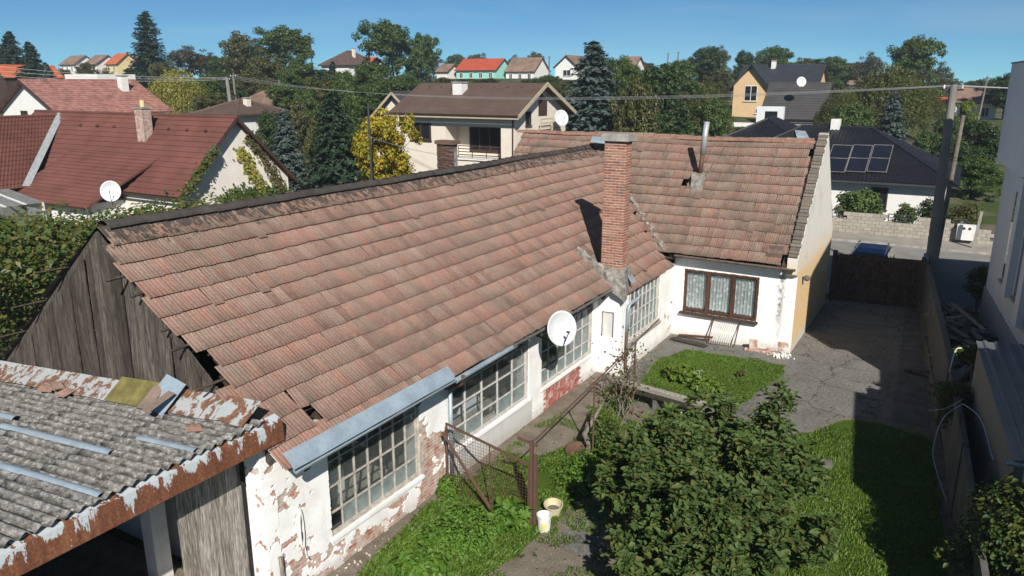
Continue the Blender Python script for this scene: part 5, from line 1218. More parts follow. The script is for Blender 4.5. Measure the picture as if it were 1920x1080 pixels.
# ------------------------------------------------------------------ parked car
car = thing('parked_car', 'blue estate car parked on the street behind the gate', 'car', (-3.1, 37.6, 0.05))
def car_build(cx, cy):
    Wc = 0.88; prof = [(-2.15, 0.35), (-2.2, 0.62), (-2.1, 0.88), (-1.35, 0.98), (-0.75, 1.38), (-0.2, 1.47), (1.0, 1.46), (1.75, 1.32), (2.12, 0.95), (2.16, 0.5), (2.1, 0.33)]
    b = MB(); n = len(prof)
    for s, k in ((-1, 0.93), (-1, 1.0), (1, 1.0), (1, 0.93)):
        pass
    secs = [(-1.0, 0.94), (-0.86, 1.0), (0.86, 1.0), (1.0, 0.94)]
    for sx, zz in secs:
        for y, z in prof:
            nar = 1.0 if z < 1.0 else 1.0 - 0.28*(z-1.0)/0.47
            b.v.append((cx+sx*Wc*nar, cy+y*(0.985 if abs(sx) == 1 else 1), 0.05 + 0.33+(z-0.33)*zz))
    b.f = [(k*n+i, k*n+i+1, (k+1)*n+i+1, (k+1)*n+i) for k in range(3) for i in range(n-1)] + [tuple(range(n))[::-1], tuple(3*n+i for i in range(n))] + [(k*n+n-1, k*n, (k+1)*n, (k+1)*n+n-1) for k in range(3)]
    body = b.build('body', MAT['car_blue'], car); md = body.modifiers.new('bevel', 'BEVEL'); md.width = 0.05; md.segments = 2
    MB().quad((cx-0.66, cy-1.27, 1.085), (cx+0.66, cy-1.27, 1.085), (cx+0.54, cy-0.80, 1.405), (cx-0.54, cy-0.80, 1.405)).build('windscreen', MAT['pane_dark'], car)
    MB().quad((cx+0.66, cy+2.09, 1.08), (cx-0.66, cy+2.09, 1.08), (cx-0.56, cy+1.83, 1.33), (cx+0.56, cy+1.83, 1.33)).build('rear_window', MAT['pane_dark'], car)
    for s in (-1, 1):
        MB().prism([(cx+s*0.868, cy-1.1, 1.03), (cx+s*0.72, cy-0.62, 1.38), (cx+s*0.72, cy+1.5, 1.36), (cx+s*0.868, cy+1.9, 1.03)], (s*0.02, 0, 0)).build('side_window', MAT['pane_dark'], car)
        MB().tube([(cx+s*0.62, cy-0.5, 1.50), (cx+s*0.62, cy-0.4, 1.57), (cx+s*0.62, cy+1.2, 1.57), (cx+s*0.62, cy+1.35, 1.50)], 0.022, 6).build('roof_rail', MAT['galv'], car)
        MB().obox(Matrix.Translation((cx+s*0.98, cy-0.85, 1.03)), 0.2, 0.12, 0.14).build('mirror', MAT['car_blue'], car)
        MB().obox(Matrix.Translation((cx+s*0.62, cy-2.16, 0.76)), 0.34, 0.10, 0.16).build('headlight', MAT['dish_white'], car)
        for y in (-1.35, 1.35):
            w_ = MB().lathe(None, [(0.001, -0.11), (0.30, -0.11), (0.32, -0.08), (0.32, 0.08), (0.30, 0.11), (0.001, 0.11)], 20, Matrix.Translation((cx+s*0.80, cy+y, 0.37)) @ Matrix.Rotation(R(90), 4, 'Y')).build('wheel', MAT['black_plastic'], car)
            MB().lathe(None, [(0.001, 0.0), (0.2, 0.0), (0.21, -0.01)], 16, Matrix.Translation((cx+s*0.915, cy+y, 0.37)) @ Matrix.Rotation(R(90)*s, 4, 'Y')).build('rim', MAT['galv'], w_)
car_build(-3.12, 37.5)

# ------------------------------------------------------------------ neighbouring houses
def slope(parent, eL, eR, rR, rL, mat, pitch=0.36, wl=None, amp=0.022, step=0.03, th=0.08, name='roof', parent_roof=None):
    """one roof slope laid in stepped courses, with waves along the eave when wl is given"""
    eL, eR, rR, rL = map(Vector, (eL, eR, rR, rL)); L = max((eR-eL).length, (rR-rL).length); S = (rL-eL).length
    nrm = (eR-eL if (eR-eL).length > 0.1 else rR-rL).cross(rL-eL).normalized()
    if nrm.z < 0: nrm = -nrm
    rows = max(1, int(round(S/pitch))) if pitch else 1; nc = max(2, int(L/wl*4)) if wl else 8
    b = MB()
    for j in range(rows):
        for t, lift in ((j/rows, step), ((j+1)/rows, 0.0)):
            for i in range(nc+1):
                s = i/nc; p = eL.lerp(eR, s).lerp(rL.lerp(rR, s), t); h = lift
                if wl: h += amp*math.cos(2*math.pi*(p-eL).dot((eR-eL).normalized() if (eR-eL).length > 0.1 else (rR-rL).normalized())/wl)
                b.v.append(tuple(p+nrm*h))
    m = nc+1
    for r in range(2*rows-1): b.f += [(r*m+i, r*m+i+1, (r+1)*m+i+1, (r+1)*m+i) for i in range(nc)]
    o = len(b.v); b.v += [tuple(p-nrm*th) for p in (eL, eR, rR, rL)]; b.f += [(o+3, o+2, o+1, o), (0, nc, o+1, o)]
    top = (2*rows-1)*m; b.f += [(o, o+3, top, 0), (nc, top+nc, o+2, o+1)]
    return b.build(name, MAT[mat], parent)
def win(parent, face, c, a0, a1, z0, z1, frame='white_paint', pane='pane_dark', bars=1, sill=True, fw=0.07, out=0.03):
    """a window on an axis-aligned wall plane: face '-y' at y=c or '+x' at x=c"""
    P = (lambda a, z, d: Vector((a, c-d, z))) if face == '-y' else (lambda a, z, d: Vector((c+d, a, z))); n = -UY if face == '-y' else UX
    b = MB()
    for a in [a0+fw/2, a1-fw/2] + [a0+(a1-a0)*k/(bars+1) for k in range(1, bars+1)]: b.beam(P(a, z0, out), P(a, z1, out), fw, 0.06, n)
    for z in (z0+fw/2, z1-fw/2): b.beam(P(a0, z, out+0.002), P(a1, z, out+0.002), 0.06, fw)
    o = b.build('window', MAT[frame], parent)
    MB().quad(P(a0, z0, 0.012), P(a1, z0, 0.012), P(a1, z1, 0.012), P(a0, z1, 0.012)).build('pane', MAT[pane], o)
    if sill: MB().beam(P(a0-0.08, z0-0.04, 0.06), P(a1+0.08, z0-0.04, 0.06), 0.16, 0.05).build('sill', MAT[frame], o)
    return o
def chimney(parent, x, y, z0, z1, s=0.5, mat='white_paint', cap='concrete', bricks=None):
    b = MB(); b.box(x-s/2, x+s/2, y-s/2, y+s/2, z0, z1); o = b.build('chimney', MAT[mat], parent)
    MB().box(x-s/2-0.06, x+s/2+0.06, y-s/2-0.06, y+s/2+0.06, z1, z1+0.1).build('cap', MAT[cap], o); return o
def gable_house(name, label, x0, x1, y0, y1, z0, ze, zr, axis, roof, wall, ov=0.4, wl=None, pitch=0.36, wins=(), chims=(), group=None, trim='trim_brown', frame='white_paint'):
    t = thing(name, label, 'house', ((x0+x1)/2, (y0+y1)/2, z0), group)
    if axis == 'x':
        ym = (y0+y1)/2; k = (zr-ze)/(ym-y0)
        MB().prism([(x0, y0, z0), (x0, y1, z0), (x0, y1, ze-0.1), (x0, ym, zr-0.12), (x0, y0, ze-0.1)], (x1-x0, 0, 0)).build('wall', MAT[wall], t)
        e = ze - ov*k
        slope(t, (x0-ov, y0-ov, e), (x1+ov, y0-ov, e), (x1+ov, ym, zr), (x0-ov, ym, zr), roof, pitch, wl)
        slope(t, (x1+ov, y1+ov, e), (x0-ov, y1+ov, e), (x0-ov, ym, zr), (x1+ov, ym, zr), roof, None)
        MB().tube([(x0-ov, ym, zr+0.0), (x1+ov, ym, zr+0.0)], 0.10, 8).build('ridge_cap', MAT[roof], t)
        b = MB(); b.beam((x1+ov+0.01, y0-ov, e-0.06), (x1+ov+0.01, ym, zr-0.06), 0.04, 0.18); b.beam((x1+ov+0.01, y1+ov, e-0.06), (x1+ov+0.01, ym, zr-0.06), 0.04, 0.18); b.build('verge_board', MAT[trim], t)
        half_gutter((x0-ov, y0-ov-0.06, e-0.04), (x1+ov, y0-ov-0.06, e-0.06), 0.07).build('gutter', MAT[trim], t)
    else:
        xm = (x0+x1)/2; k = (zr-ze)/(xm-x0)
        MB().prism([(x0, y0, z0), (x0, y0, ze-0.1), (xm, y0, zr-0.12), (x1, y0, ze-0.1), (x1, y0, z0)], (0, y1-y0, 0)).build('wall', MAT[wall], t)
        e = ze - ov*k
        slope(t, (x1+ov, y0-ov, e), (x1+ov, y1+ov, e), (xm, y1+ov, zr), (xm, y0-ov, zr), roof, pitch, wl)
        slope(t, (x0-ov, y1+ov, e), (x0-ov, y0-ov, e), (xm, y0-ov, zr), (xm, y1+ov, zr), roof, None)
        MB().tube([(xm, y0-ov, zr), (xm, y1+ov, zr)], 0.10, 8).build('ridge_cap', MAT[roof], t)
        b = MB(); b.beam((x0-ov, y0-ov-0.01, e-0.08), (xm, y0-ov-0.01, zr-0.08), 0.04, 0.2); b.beam((x1+ov, y0-ov-0.01, e-0.08), (xm, y0-ov-0.01, zr-0.08), 0.04, 0.2); b.build('verge_board', MAT[trim], t)
    for w_ in wins: win(t, *w_[:6], frame=w_[6] if len(w_) > 6 else frame)
    for c in chims:
        if len(c) == 3: chimney(t, x0+(x1-x0)*c[0], y0+(y1-y0)*c[1], ze, zr+c[2], 0.55)
        else: chimney(t, *c)
    return t
def hip_house(name, label, x0, x1, y0, y1, z0, ze, zr, roof, wall, ov=0.5, inset=None, wl=None, pitch=0.36, wins=(), chims=(), group=None):
    t = thing(name, label, 'house', ((x0+x1)/2, (y0+y1)/2, z0), group)
    MB().box(x0, x1, y0, y1, z0, ze+0.02).build('wall', MAT[wall], t)
    X0, X1, Y0, Y1 = x0-ov, x1+ov, y0-ov, y1+ov; W, D_ = X1-X0, Y1-Y0; h = min(W, D_)/2
    if W >= D_: a, c = Vector((X0+h, (Y0+Y1)/2, zr)), Vector((X1-h, (Y0+Y1)/2, zr))
    else: a, c = Vector(((X0+X1)/2, Y0+h, zr)), Vector(((X0+X1)/2, Y1-h, zr))
    p = [Vector((X0, Y0, ze)), Vector((X1, Y0, ze)), Vector((X1, Y1, ze)), Vector((X0, Y1, ze))]
    if W >= D_:
        slope(t, p[0], p[1], c, a, roof, pitch, wl); slope(t, p[2], p[3], a, c, roof, None)
        slope(t, p[1], p[2], c, c, roof, pitch, wl); slope(t, p[3], p[0], a, a, roof, None)
    else:
        slope(t, p[0], p[1], a, a, roof, pitch, wl); slope(t, p[2], p[3], c, c, roof, None)
        slope(t, p[1], p[2], c, a, roof, pitch, wl); slope(t, p[3], p[0], a, c, roof, None)
    b = MB(); b.tube([a, c], 0.10, 8)
    for q, e in ((p[0], a), (p[1], c if W >= D_ else a), (p[2], c), (p[3], a if W >= D_ else c)): b.tube([q, e], 0.09, 6)
    b.build('ridge_cap', MAT[roof], t); MB().box(X0, X1, Y0, Y1, ze-0.16, ze-0.03).build('eaves', MAT['frame_anthracite' if roof == 'roof_black' else 'trim_brown'], t)
    for w_ in wins: win(t, *w_[:6], frame=w_[6] if len(w_) > 6 else 'white_paint')
    for c_ in chims:
        if len(c_) == 3: chimney(t, x0+(x1-x0)*c_[0], y0+(y1-y0)*c_[1], ze, zr+c_[2], 0.5, 'render_cream')
        else: chimney(t, *c_)
    return t

# red-brown roofed neighbour on the left
XG = -34.0; nx0 = -53.0
nh = gable_house('neighbour_house', 'house with long red-brown tile-sheet roof and pale ivy-grown gable at the left', nx0, XG-0.35, 25.0, 32.3, 0, 3.5, 6.95, 'x', 'roof_redbrown', 'render_pink', 0.4, 0.2, 0.36)
# its front extension with the roof carried further down
slope(nh, (-46.8, 22.6, 2.45), (-38.9, 22.6, 2.45), (-37.6, 26.6, 4.95), (-46.0, 26.6, 4.95), 'roof_redbrown', 0.3, 0.2, name='lean_to_roof')
MB().box(-45.5, -39.2, 23.1, 25.0, 0, 2.6).build('lean_to_wall', MAT['render_white'], nh)
slope(nh, (-46.0, 12.0, 2.95), (-46.0, 24.0, 2.95), (-50.5, 28.6, 6.72), (-50.5, 12.0, 6.72), 'roof_redbrown', 0.36, 0.2, name='cross_roof'); 
slope(nh, (-55.0, 12.0, 2.95), (-50.5, 12.0, 6.72), (-50.5, 28.6, 6.72), (-55, 28.6, 2.95), 'roof_redbrown', None, name='cross_roof')
MB().tube([(-50.5, 12, 6.74), (-50.5, 28.6, 6.74)], 0.10, 8).build('ridge_cap', MAT['roof_redbrown'], nh); MB().box(-54.5, -46.5, 12.3, 25.1, 0, 3.1).build('cross_wall', MAT['render_pink'], nh)
MB().prism([(-46.1, 23.35, 3.06), (-45.7, 23.6, 3.06), (-50.2, 28.75, 6.88), (-50.6, 28.5, 6.88)], (0, 0, 0.03)).build('valley_flashing', MAT['galv'], nh)
cp = Vector((-40.2, 27.4, 0)); 
b = MB(); b.box(cp.x-0.36, cp.x+0.36, cp.y-0.26, cp.y+0.26, 5.2, 7.35); nc_ = b.build('chimney', MAT['mortar'], nh)
frb = []
for j in range(26):
    for face in (0, 1):
        O, u, n, Lw = ((Vector((cp.x-0.37, cp.y-0.27, 0)), UX, -UY, 0.74), (Vector((cp.x+0.37, cp.y-0.27, 0)), UY, UX, 0.54))[face]
        a = 0.0 if (j+face) % 2 == 0 else -0.12
        while a < Lw-0.05:
            a0 = max(a, 0); a1 = min(a+0.24, Lw); m3 = Matrix((u, -n, UZ)).transposed()
            frb.append(Matrix.Translation(O+u*a0+UZ*(5.3+j*0.079)) @ m3.to_4x4() @ Matrix.Diagonal(((a1-a0)/0.25, 1, 1, 1))); a += 0.25
lay_bricks(nc_, frb, 'chimney', (0.25, 0.04, 0.066), 'brick_wall', 0)
MB().box(cp.x-0.42, cp.x+0.42, cp.y-0.32, cp.y+0.32, 7.35, 7.45).build('cap', MAT['concrete'], nc_); MB().tube([(cp.x+0.05, cp.y, 7.4), (cp.x+0.05, cp.y, 7.8)], 0.13, 10).build('flue', MAT['render_yellow'], nc_)
for x in (-47, -45.3, -43.6, -38.6, -37.0, -35.5):
    MB().obox(Matrix.Translation((x, 27.75, 6.28)) @ Euler((0.75, 0, 0)).to_matrix().to_4x4(), 0.10, 0.16, 0.10).build('snow_guard', MAT['roof_redbrown'], nh)
dish('satellite_dish', 'white satellite dish on the left neighbour house above the ivy', tuple(atY(208, 359, 22.7)), (0.75, -0.6, 0.25), 0.52, (-37.4, 23.6, 2.6))
gc = thing('glass_canopy', 'bluish glass-panelled canopy at the far left below the red-brown roof', 'canopy', (-45, 19, 0))
for k in range(6):
    y = 16.6+k*1.0; MB().prism([(-46.0, y, 3.0), (-42.6, y, 2.5), (-42.6, y+0.92, 2.5), (-46.0, y+0.92, 3.0)], (0, 0, 0.02)).build('panel', MAT['pane_grey'], gc)
    MB().beam((-46, y-0.04, 3.03), (-42.5, y-0.04, 2.53), 0.06, 0.06).build('bar', MAT['white_paint'], gc)
for y in (16.6, 22.5): MB().box(-42.7, -42.6, y-0.05, y+0.05, 0, 2.5).build('post', MAT['white_paint'], gc)

# white gabled house behind it
gable_house('white_gable_house', 'white gabled house with faded red tile roof at the upper left', -72.2, -63.4, 36, 45.3, 1.5, 6.6, 9.0, 'y', 'roof_pinkred', 'render_white', 0.6, 0.24, 0.33,
            wins=[('-y', 36, -69.3, -68.3, 5.2, 6.5, 'trim_brown'), ('-y', 36, -66.6, -65.6, 5.2, 6.5, 'trim_brown')], chims=[(-66.3, 43.6, 7.5, 9.35, 0.65)])
# cream two-storey house in the middle
CY = 48.6; cxl, cxr = -38.9, -28.35
ch_ = thing('cream_house', 'cream two-storey house with brown roof, loggia and white chimney', 'house', (-33.5, 52.6, 0))
CE, CR, CM, CB = 6.88, 8.75, 52.2, 56.5
lg = (-34.45, -29.5, 4.2, 5.6)
b = MB(); b.box(cxl, lg[0], CY, CY+0.3, 0, CE); b.box(lg[1], cxr, CY, CY+0.3, 0, CE); b.box(lg[0], lg[1], CY, CY+0.3, 0, 3.3); b.box(lg[0], lg[1], CY, CY+0.3, lg[3], CE)
b.box(lg[0]-0.1, lg[1]+0.1, CY+1.6, CY+1.8, 3.0, CE); b.box(lg[0], lg[1], CY+0.3, CY+1.6, 3.1, 3.28); b.box(lg[0], lg[1], CY+0.3, CY+1.6, 5.65, 5.75); b.box(lg[0]-0.15, lg[0], CY+0.3, CY+1.7, 3.0, 6); b.box(lg[1], lg[1]+0.15, CY+0.3, CY+1.7, 3.0, 6)
b.prism([(cxr-0.3, CY+0.3, 0), (cxr-0.3, CB, 0), (cxr-0.3, CB, CE), (cxr-0.3, CM, CR-0.1), (cxr-0.3, CY+0.3, CE)], (0.3, 0, 0))
b.prism([(cxl, CY+0.3, 0), (cxl, CB, 0), (cxl, CB, CE), (cxl, CM, CR-0.1), (cxl, CY+0.3, CE)], (0.3, 0, 0)); b.box(cxl, cxr, CB, CB+0.3, 0, CE)
b.build('wall', MAT['render_cream'], ch_)
k = (CR-CE)/(CM-CY); ov = 0.7
slope(ch_, (cxl-0.5, CY-ov, CE-ov*k), (cxr+0.75, CY-ov, CE-ov*k), (cxr+0.75, CM, CR), (cxl-0.5, CM, CR), 'roof_brown', 0.3, 0.2, 0.012, 0.012)
slope(ch_, (cxr+0.75, CB+ov, CE-ov*k), (cxl-0.5, CB+ov, CE-ov*k), (cxl-0.5, CM, CR), (cxr+0.75, CM, CR), 'roof_brown', None)
b = MB(); b.beam((cxr+0.76, CY-ov, CE-ov*k-0.1), (cxr+0.76, CM, CR-0.08), 0.05, 0.28); b.beam((cxr+0.76, CB+ov, CE-ov*k-0.1), (cxr+0.76, CM, CR-0.08), 0.05, 0.28); b.beam((cxl-0.5, CY-ov-0.02, CE-ov*k-0.17), (cxr+0.75, CY-ov-0.02, CE-ov*k-0.17), 0.05, 0.24); b.build('fascia', MAT['trim_tan'], ch_)
half_gutter((cxl-0.5, CY-ov-0.1, CE-ov*k-0.02), (cxr+0.75, CY-ov-0.1, CE-ov*k-0.04), 0.08).build('gutter', MAT['trim_brown'], ch_)
MB().tube([(cxr-0.1, CY-ov, CE-ov*k-0.1), (cxr-0.1, CY-0.08, CE-0.6), (cxr-0.1, CY-0.08, 0.3)], 0.055, 8).build('downpipe', MAT['trim_brown'], ch_)
win(ch_, '-y', CY, -37.75, -35.8, 4.45, 5.75, 'trim_brown', 'pane_dark', 1, True, 0.12)
w2 = win(ch_, '-y', CY+1.6, -33.3, -29.55, 3.6, 5.55, 'trim_brown', 'pane_dark', 3, False, 0.12)
f_ = MB()
for z in (3.5, 3.72, 3.94, 4.16): f_.beam((lg[0]+1.2, CY-0.02, z), (lg[1], CY-0.02, z), 0.03, 0.07)
for x in np.linspace(lg[0]+1.2, lg[1], 4): f_.beam((x, CY-0.04, 3.3), (x, CY-0.04, 4.2), 0.05, 0.04)
f_.build('balcony_rail', MAT['trim_brown'], ch_); MB().box(lg[0]-0.05, lg[1]+0.05, CY-0.12, CY-0.002, 3.12, 3.3).build('balcony_edge', MAT['render_white'], ch_)
chimney(ch_, -34.6, 50.9, 7.2, 8.75, 0.85, 'white_paint', 'concrete')
for x in (-38, -36.8, -33, -31.8, -30.6, -29.4): MB().obox(Matrix.Translation((x, 51.5, 8.46)) @ Euler((0.6, 0, 0)).to_matrix().to_4x4(), 0.09, 0.14, 0.10).build('snow_guard', MAT['roof_brown'], ch_)
win(ch_, '+x', cxr, 50.2, 51.0, 5.7, 6.7, 'trim_brown', 'pane_dark', 0)
win(ch_, '+x', cxr, 52.1, 53.6, 2.6, 4.2, 'trim_brown', 'pane_dark', 0); win(ch_, '+x', cxr, 54.0, 54.6, 2.6, 4.3, 'trim_brown', 'pane_dark', 0)
MB().prism([(cxr+0.004, 52.2, 6.3), (cxr+0.004, 53.6, 6.3), (cxr+0.004, 53.6, 7.4), (cxr+0.004, 52.2, 8.35)], (0.004, 0, 0)).build('painted_recess', MAT['trim_brown'], ch_)  # flat brown sheet on the gable; its colour stands in for a hollow's shade
f_ = MB()
for z in (5.2, 5.5, 5.8, 6.1): f_.beam((cxr+0.5, 51.7, z), (cxr+0.5, 53.6, z), 0.03, 0.10)
for y in (51.7, 53.6): f_.beam((cxr+0.5, y, 4.9), (cxr+0.5, y, 6.15), 0.06, 0.06)
f_.build('balcony_rail', MAT['trim_tan'], ch_); MB().box(cxr+0.002, cxr+0.6, 51.6, 53.7, 4.85, 5.0).build('balcony_floor', MAT['trim_tan'], ch_)
dish('satellite_dish', 'white satellite dish on the gable of the cream house', (cxr+0.9, 54.2, 6.1), (0.75, -0.6, 0.25), 0.62, (cxr, 54.3, 5.4))
# its dark brick chimney stub peeping over the workshop ridge
q = atY(840, 275, 20.5)
sc_ = thing('dark_brick_stack', 'stump of dark weathered brick stack behind the workshop ridge', 'chimney', (q.x, 20.5, 0))
zt_ = 6.80; sx0 = atY(820, 300, 20.5).x; sx1 = atY(850, 300, 20.5).x
MB().box(sx0+0.02, sx1-0.02, 20.5, 20.78, 4.5, zt_).build('core', MAT['mortar_old'], sc_)
frb = []
for j in range(28):
    a = 0.0 if j % 2 else -0.12
    while a < (sx1-sx0)-0.05:
        a0 = max(a, 0); a1 = min(a+0.24, sx1-sx0)
        frb.append(Matrix.Translation((sx0+a0, 20.48+rv.uniform(-0.02, 0.02), 4.7+j*0.075)) @ Matrix.Diagonal(((a1-a0)/0.25, 1, 1, 1))); a += 0.25
lay_bricks(sc_, frb, 'stack', (0.25, 0.06, 0.066), 'brick_dark', 300); MB().box(sx0-0.05, sx1+0.05, 20.43, 20.84, zt_, zt_+0.12).build('cap', MAT['brick_dark'], sc_)
# grey-roofed small house left of it
gable_house('small_gable_house', 'small cream house with grey roof left of the cream two-storey house', -46.5, -40.5, 54, 64, 0.5, 5.4, 8.0, 'y', 'roof_darkgrey', 'render_cream', 0.6, None, 0.36, trim='trim_tan', chims=[(0.92, 0.4, 0.3)])
# brown hip roofs left of centre
def hip_at(label, px0, px1, ye, yr, d, roof, wall, depth=8, **kw):
    a = atD(px0, ye, d); c = atD(px1, ye, d); ze = (a.z+c.z)/2; zr = atD((px0+px1)/2, yr, d+depth*0.4).z; y0 = (a.y+c.y)/2
    W = (c-a).length*0.86; xm = (a.x+c.x)/2; g0 = min(terrain(xm, y0), ze-2.4)-0.3
    return hip_house('hip_roof_house', label, xm-W/2, xm+W/2, y0, y0+depth, g0, ze, zr, roof, wall, **kw)
hip_at('low house with dark brown hip roof behind the red-brown roof', 345, 470, 214, 186, 70, 'roof_brown2', 'render_white', 6, chims=[(0.75, 0.4, 0.1)])
hip_at('small house with light brown hip roof among the trees left of centre', 432, 512, 196, 170, 84, 'roof_old', 'render_white', 7)
hip_at('white house with red-brown pyramid roof on the hill, left of the big trees', 588, 668, 122, 96, 150, 'roof_brown2', 'render_white', 9, chims=[(0.75, 0.4, 0.4)])
def hillhouse(label, px0, px1, yb, ye, yr, d, axis, roof, wall, depth=7.0, nwin=3, **kw):
    a = atD(px0, ye, d); c = atD(px1, ye, d); W = (c-a).length*0.9; xm = (a.x+c.x)/2; y0 = (a.y+c.y)/2; ze = a.z; zr = atD((px0+px1)/2, yr, d).z
    zb = min(atD(px0, yb, d).z, terrain(xm, y0)) - 0.5
    x0, x1 = xm-W/2, xm+W/2
    ws = [('-y', y0, x0+W*(k+0.35)/nwin, x0+W*(k+0.7)/nwin, ze-1.9, ze-0.7) for k in range(nwin)] if nwin else []
    return gable_house('hillside_house', label, x0, x1, y0, y0+depth, zb, ze, zr, axis, roof, wall, 0.35, None, 0.4, wins=ws, **kw)
hillhouse('long turquoise house with bright orange-red roof on the hill', 843, 940, 150, 130, 110, 170, 'x', 'roof_red', 'render_turq', 7, 4)
hillhouse('white house with old tile roof next to the turquoise house', 941, 1008, 150, 132, 108, 168, 'x', 'roof_old', 'render_white', 7, 3)
hillhouse('white gabled house with salmon roof on the hill, left of the big spruce', 1036, 1088, 149, 124, 104, 150, 'y', 'roof_old', 'render_white', 8, 1)
hillhouse('small orange-roofed outbuilding left of the turquoise house', 815, 842, 150, 133, 120, 172, 'x', 'roof_old', 'render_pink', 5, 0)
hillhouse('house with pinkish tile roof behind the big spruce', 1160, 1190, 150, 126, 106, 150, 'x', 'roof_old', 'render_white', 6, 1)
hillhouse('orange-roofed annex right of the pyramid-roof house', 668, 690, 140, 122, 107, 152, 'x', 'roof_orange', 'render_white', 6, 1)
hillhouse('white house with brown tile roof on the far left hill', 100, 150, 138, 120, 104, 210, 'x', 'roof_old', 'render_white', 7, 3)
hillhouse('low brown-roofed house on the far left hill, beside the orange roof', 148, 190, 136, 119, 103, 208, 'x', 'roof_old', 'render_pink', 7, 2)
hillhouse('yellow house with orange tile roof on the far left hill', 190, 226, 138, 119, 100, 205, 'x', 'roof_orange', 'render_yellow', 7, 2)
hillhouse('white house with grey-brown roof right of the yellow house on the left hill', 227, 275, 140, 121, 104, 206, 'x', 'roof_old', 'render_white', 7, 3)
hillhouse('house with orange-brown roof at the left edge', -30, 22, 168, 142, 122, 110, 'y', 'roof_orange', 'trim_brown', 8, 0)
a = atD(122, 148, 95); c = atD(235, 148, 95)
MB().box(a.x, a.x+(c-a).length*0.9, a.y, a.y+5, terrain(a.x, a.y)-0.5, a.z+0.55).build('garage_block', MAT['render_white'], label='long low white garage block behind the faded red roof', cat='garage')
# orange house with steep dark roof, and the dark-roofed house in front of it
hillhouse('orange house with big dark steep roof on the right hillside', 1372, 1532, 210, 165, 121, 98, 'x', 'roof_dark', 'render_orange', 9, 0, chims=[(0.38, 0.45, 0.5)])
oh = atD(1378, 165, 97.6)
og = thing('orange_gable', 'orange front gable with white balcony door on the dark-roofed house', 'house wing', (oh.x, oh.y, 4))
ox = oh.x; oy = oh.y-0.6; oz = oh.z
MB().prism([(ox, oy, 3), (ox, oy, oz+0.4), (ox+2.2, oy, oz+2.6), (ox+4.4, oy, oz+0.4), (ox+4.4, oy, 3)], (0, 1.5, 0)).build('wall', MAT['render_orange'], og)
slope(og, (ox+5.0, oy-0.7, oz-0.3), (ox+5.0, oy+3, oz-0.3), (ox+2.2, oy+3, oz+2.9), (ox+2.2, oy-0.7, oz+2.9), 'roof_dark', 0.5); slope(og, (ox-0.6, oy+3, oz-0.3), (ox-0.6, oy-0.7, oz-0.3), (ox+2.2, oy-0.7, oz+2.9), (ox+2.2, oy+3, oz+2.9), 'roof_dark', 0.5)
win(og, '-y', oy, ox+1.4, ox+3.0, oz-1.6, oz+0.3, 'white_paint', 'pane_dark', 1); win(og, '-y', oy, ox+2.9, ox+3.7, oz-3.1, oz-2.5, 'white_paint', 'pane_dark', 0)
gh = hillhouse('dark grey steep-roofed house in front of the orange house', 1424, 1540, 232, 218, 156, 84, 'x', 'roof_darkgrey', 'render_greydark', 8, 0)
q = atD(1432, 222, 83.4); MB().box(q.x-0.6, q.x+2.2, q.y-0.9, q.y-0.2, q.z-1.6, q.z+1.3).build('porch', MAT['render_grey'], gh); MB().box(q.x+0.3, q.x+1.6, q.y-0.93, q.y-0.89, q.z-1.2, q.z+0.8).build('door', MAT['pane_dark'], gh)
MB().box(q.x-3, q.x+1.8, q.y-2.2, q.y-2.0, q.z-2.2, q.z-0.4).build('terrace_wall', MAT['render_white'], gh)
dish('satellite_dish', 'white satellite dish on the dark grey roof at the right', atD(1502, 154, 83), (0.4, -0.85, 0.3), 0.55, tuple(atD(1502, 163, 83.4)))
# black-roofed bungalow with solar panels
BY = 53.3
bg = hip_house('black_roof_bungalow', 'white bungalow with glossy black hip roof and solar panels across the street', -15.5, -0.8, BY+0.6, 64.0, 0, 2.72, 5.75, 'roof_black', 'render_white', 0.7, None, 0.24, 0.36)
hip_house('black_roof_wing', 'taller black hip roof wing rising behind the tiled ridge', -18.5, -9.0, 58.5, 70.5, 0, 3.3, 6.05, 'roof_black', 'render_white', 0.6, None, 0.24, 0.36)
win(bg, '-y', BY+0.6, -4.9, -3.9, 0.9, 2.3, 'frame_anthracite', 'pane_dark', 0)
ex, ey = -16.2, BY-0.1; kz = (5.75-2.72)/((64.7-(BY-0.1))/2)
bzy = lambda y: 2.72 + (y-(BY-0.1))*kz
def on_roof(px, py, lift=0.10):
    r_ = ray(px, py); t_ = (CAM_H - lift - 2.72 + kz*(BY-0.1))/(kz*r_.y - r_.z); return Vector((0, 0, CAM_H)) + r_*t_
sp = thing('solar_array', 'black solar panels in pale frames on the bungalow roof', 'solar panels', on_roof(1610, 320))
for k, (p0, p1) in enumerate(((1545, 1583), (1585, 1622), (1625, 1662))):
    q0 = on_roof(p0, 322); q1 = on_roof(p1, 323); q2 = on_roof(p1+3, 273); q3 = on_roof(p0+3, 272); q1.y = q0.y; q2.x = q1.x; q3.x = q0.x; q1.z = q0.z; q2.y = q3.y; q2.z = q3.z
    pn = MB().add([q0, q1, q2, q3], [(0, 1, 2, 3)]).build('panel', MAT['solar'], sp); md = pn.modifiers.new('thickness', 'SOLIDIFY'); md.thickness = 0.04; md.offset = 1
    b = MB(); up_ = Vector((0, -0.02, 0.045))
    for a_, c_ in ((q0, q1), (q1, q2), (q2, q3), (q3, q0), (q0.lerp(q3, 0.5), q1.lerp(q2, 0.5))): b.beam(a_+up_, c_+up_, 0.022, 0.022)
    b.build('frame', MAT['concrete'], pn)
MB().prism([on_roof(1495, 262), on_roof(1520, 265), on_roof(1510, 247), on_roof(1490, 245)], (0, 0, 0.05)).build('roof_window', MAT['zinc'], bg)
b = MB(); q = on_roof(1567, 236); b.box(q.x-0.3, q.x+0.3, q.y-0.3, q.y+0.3, 4.5, 6.3); 
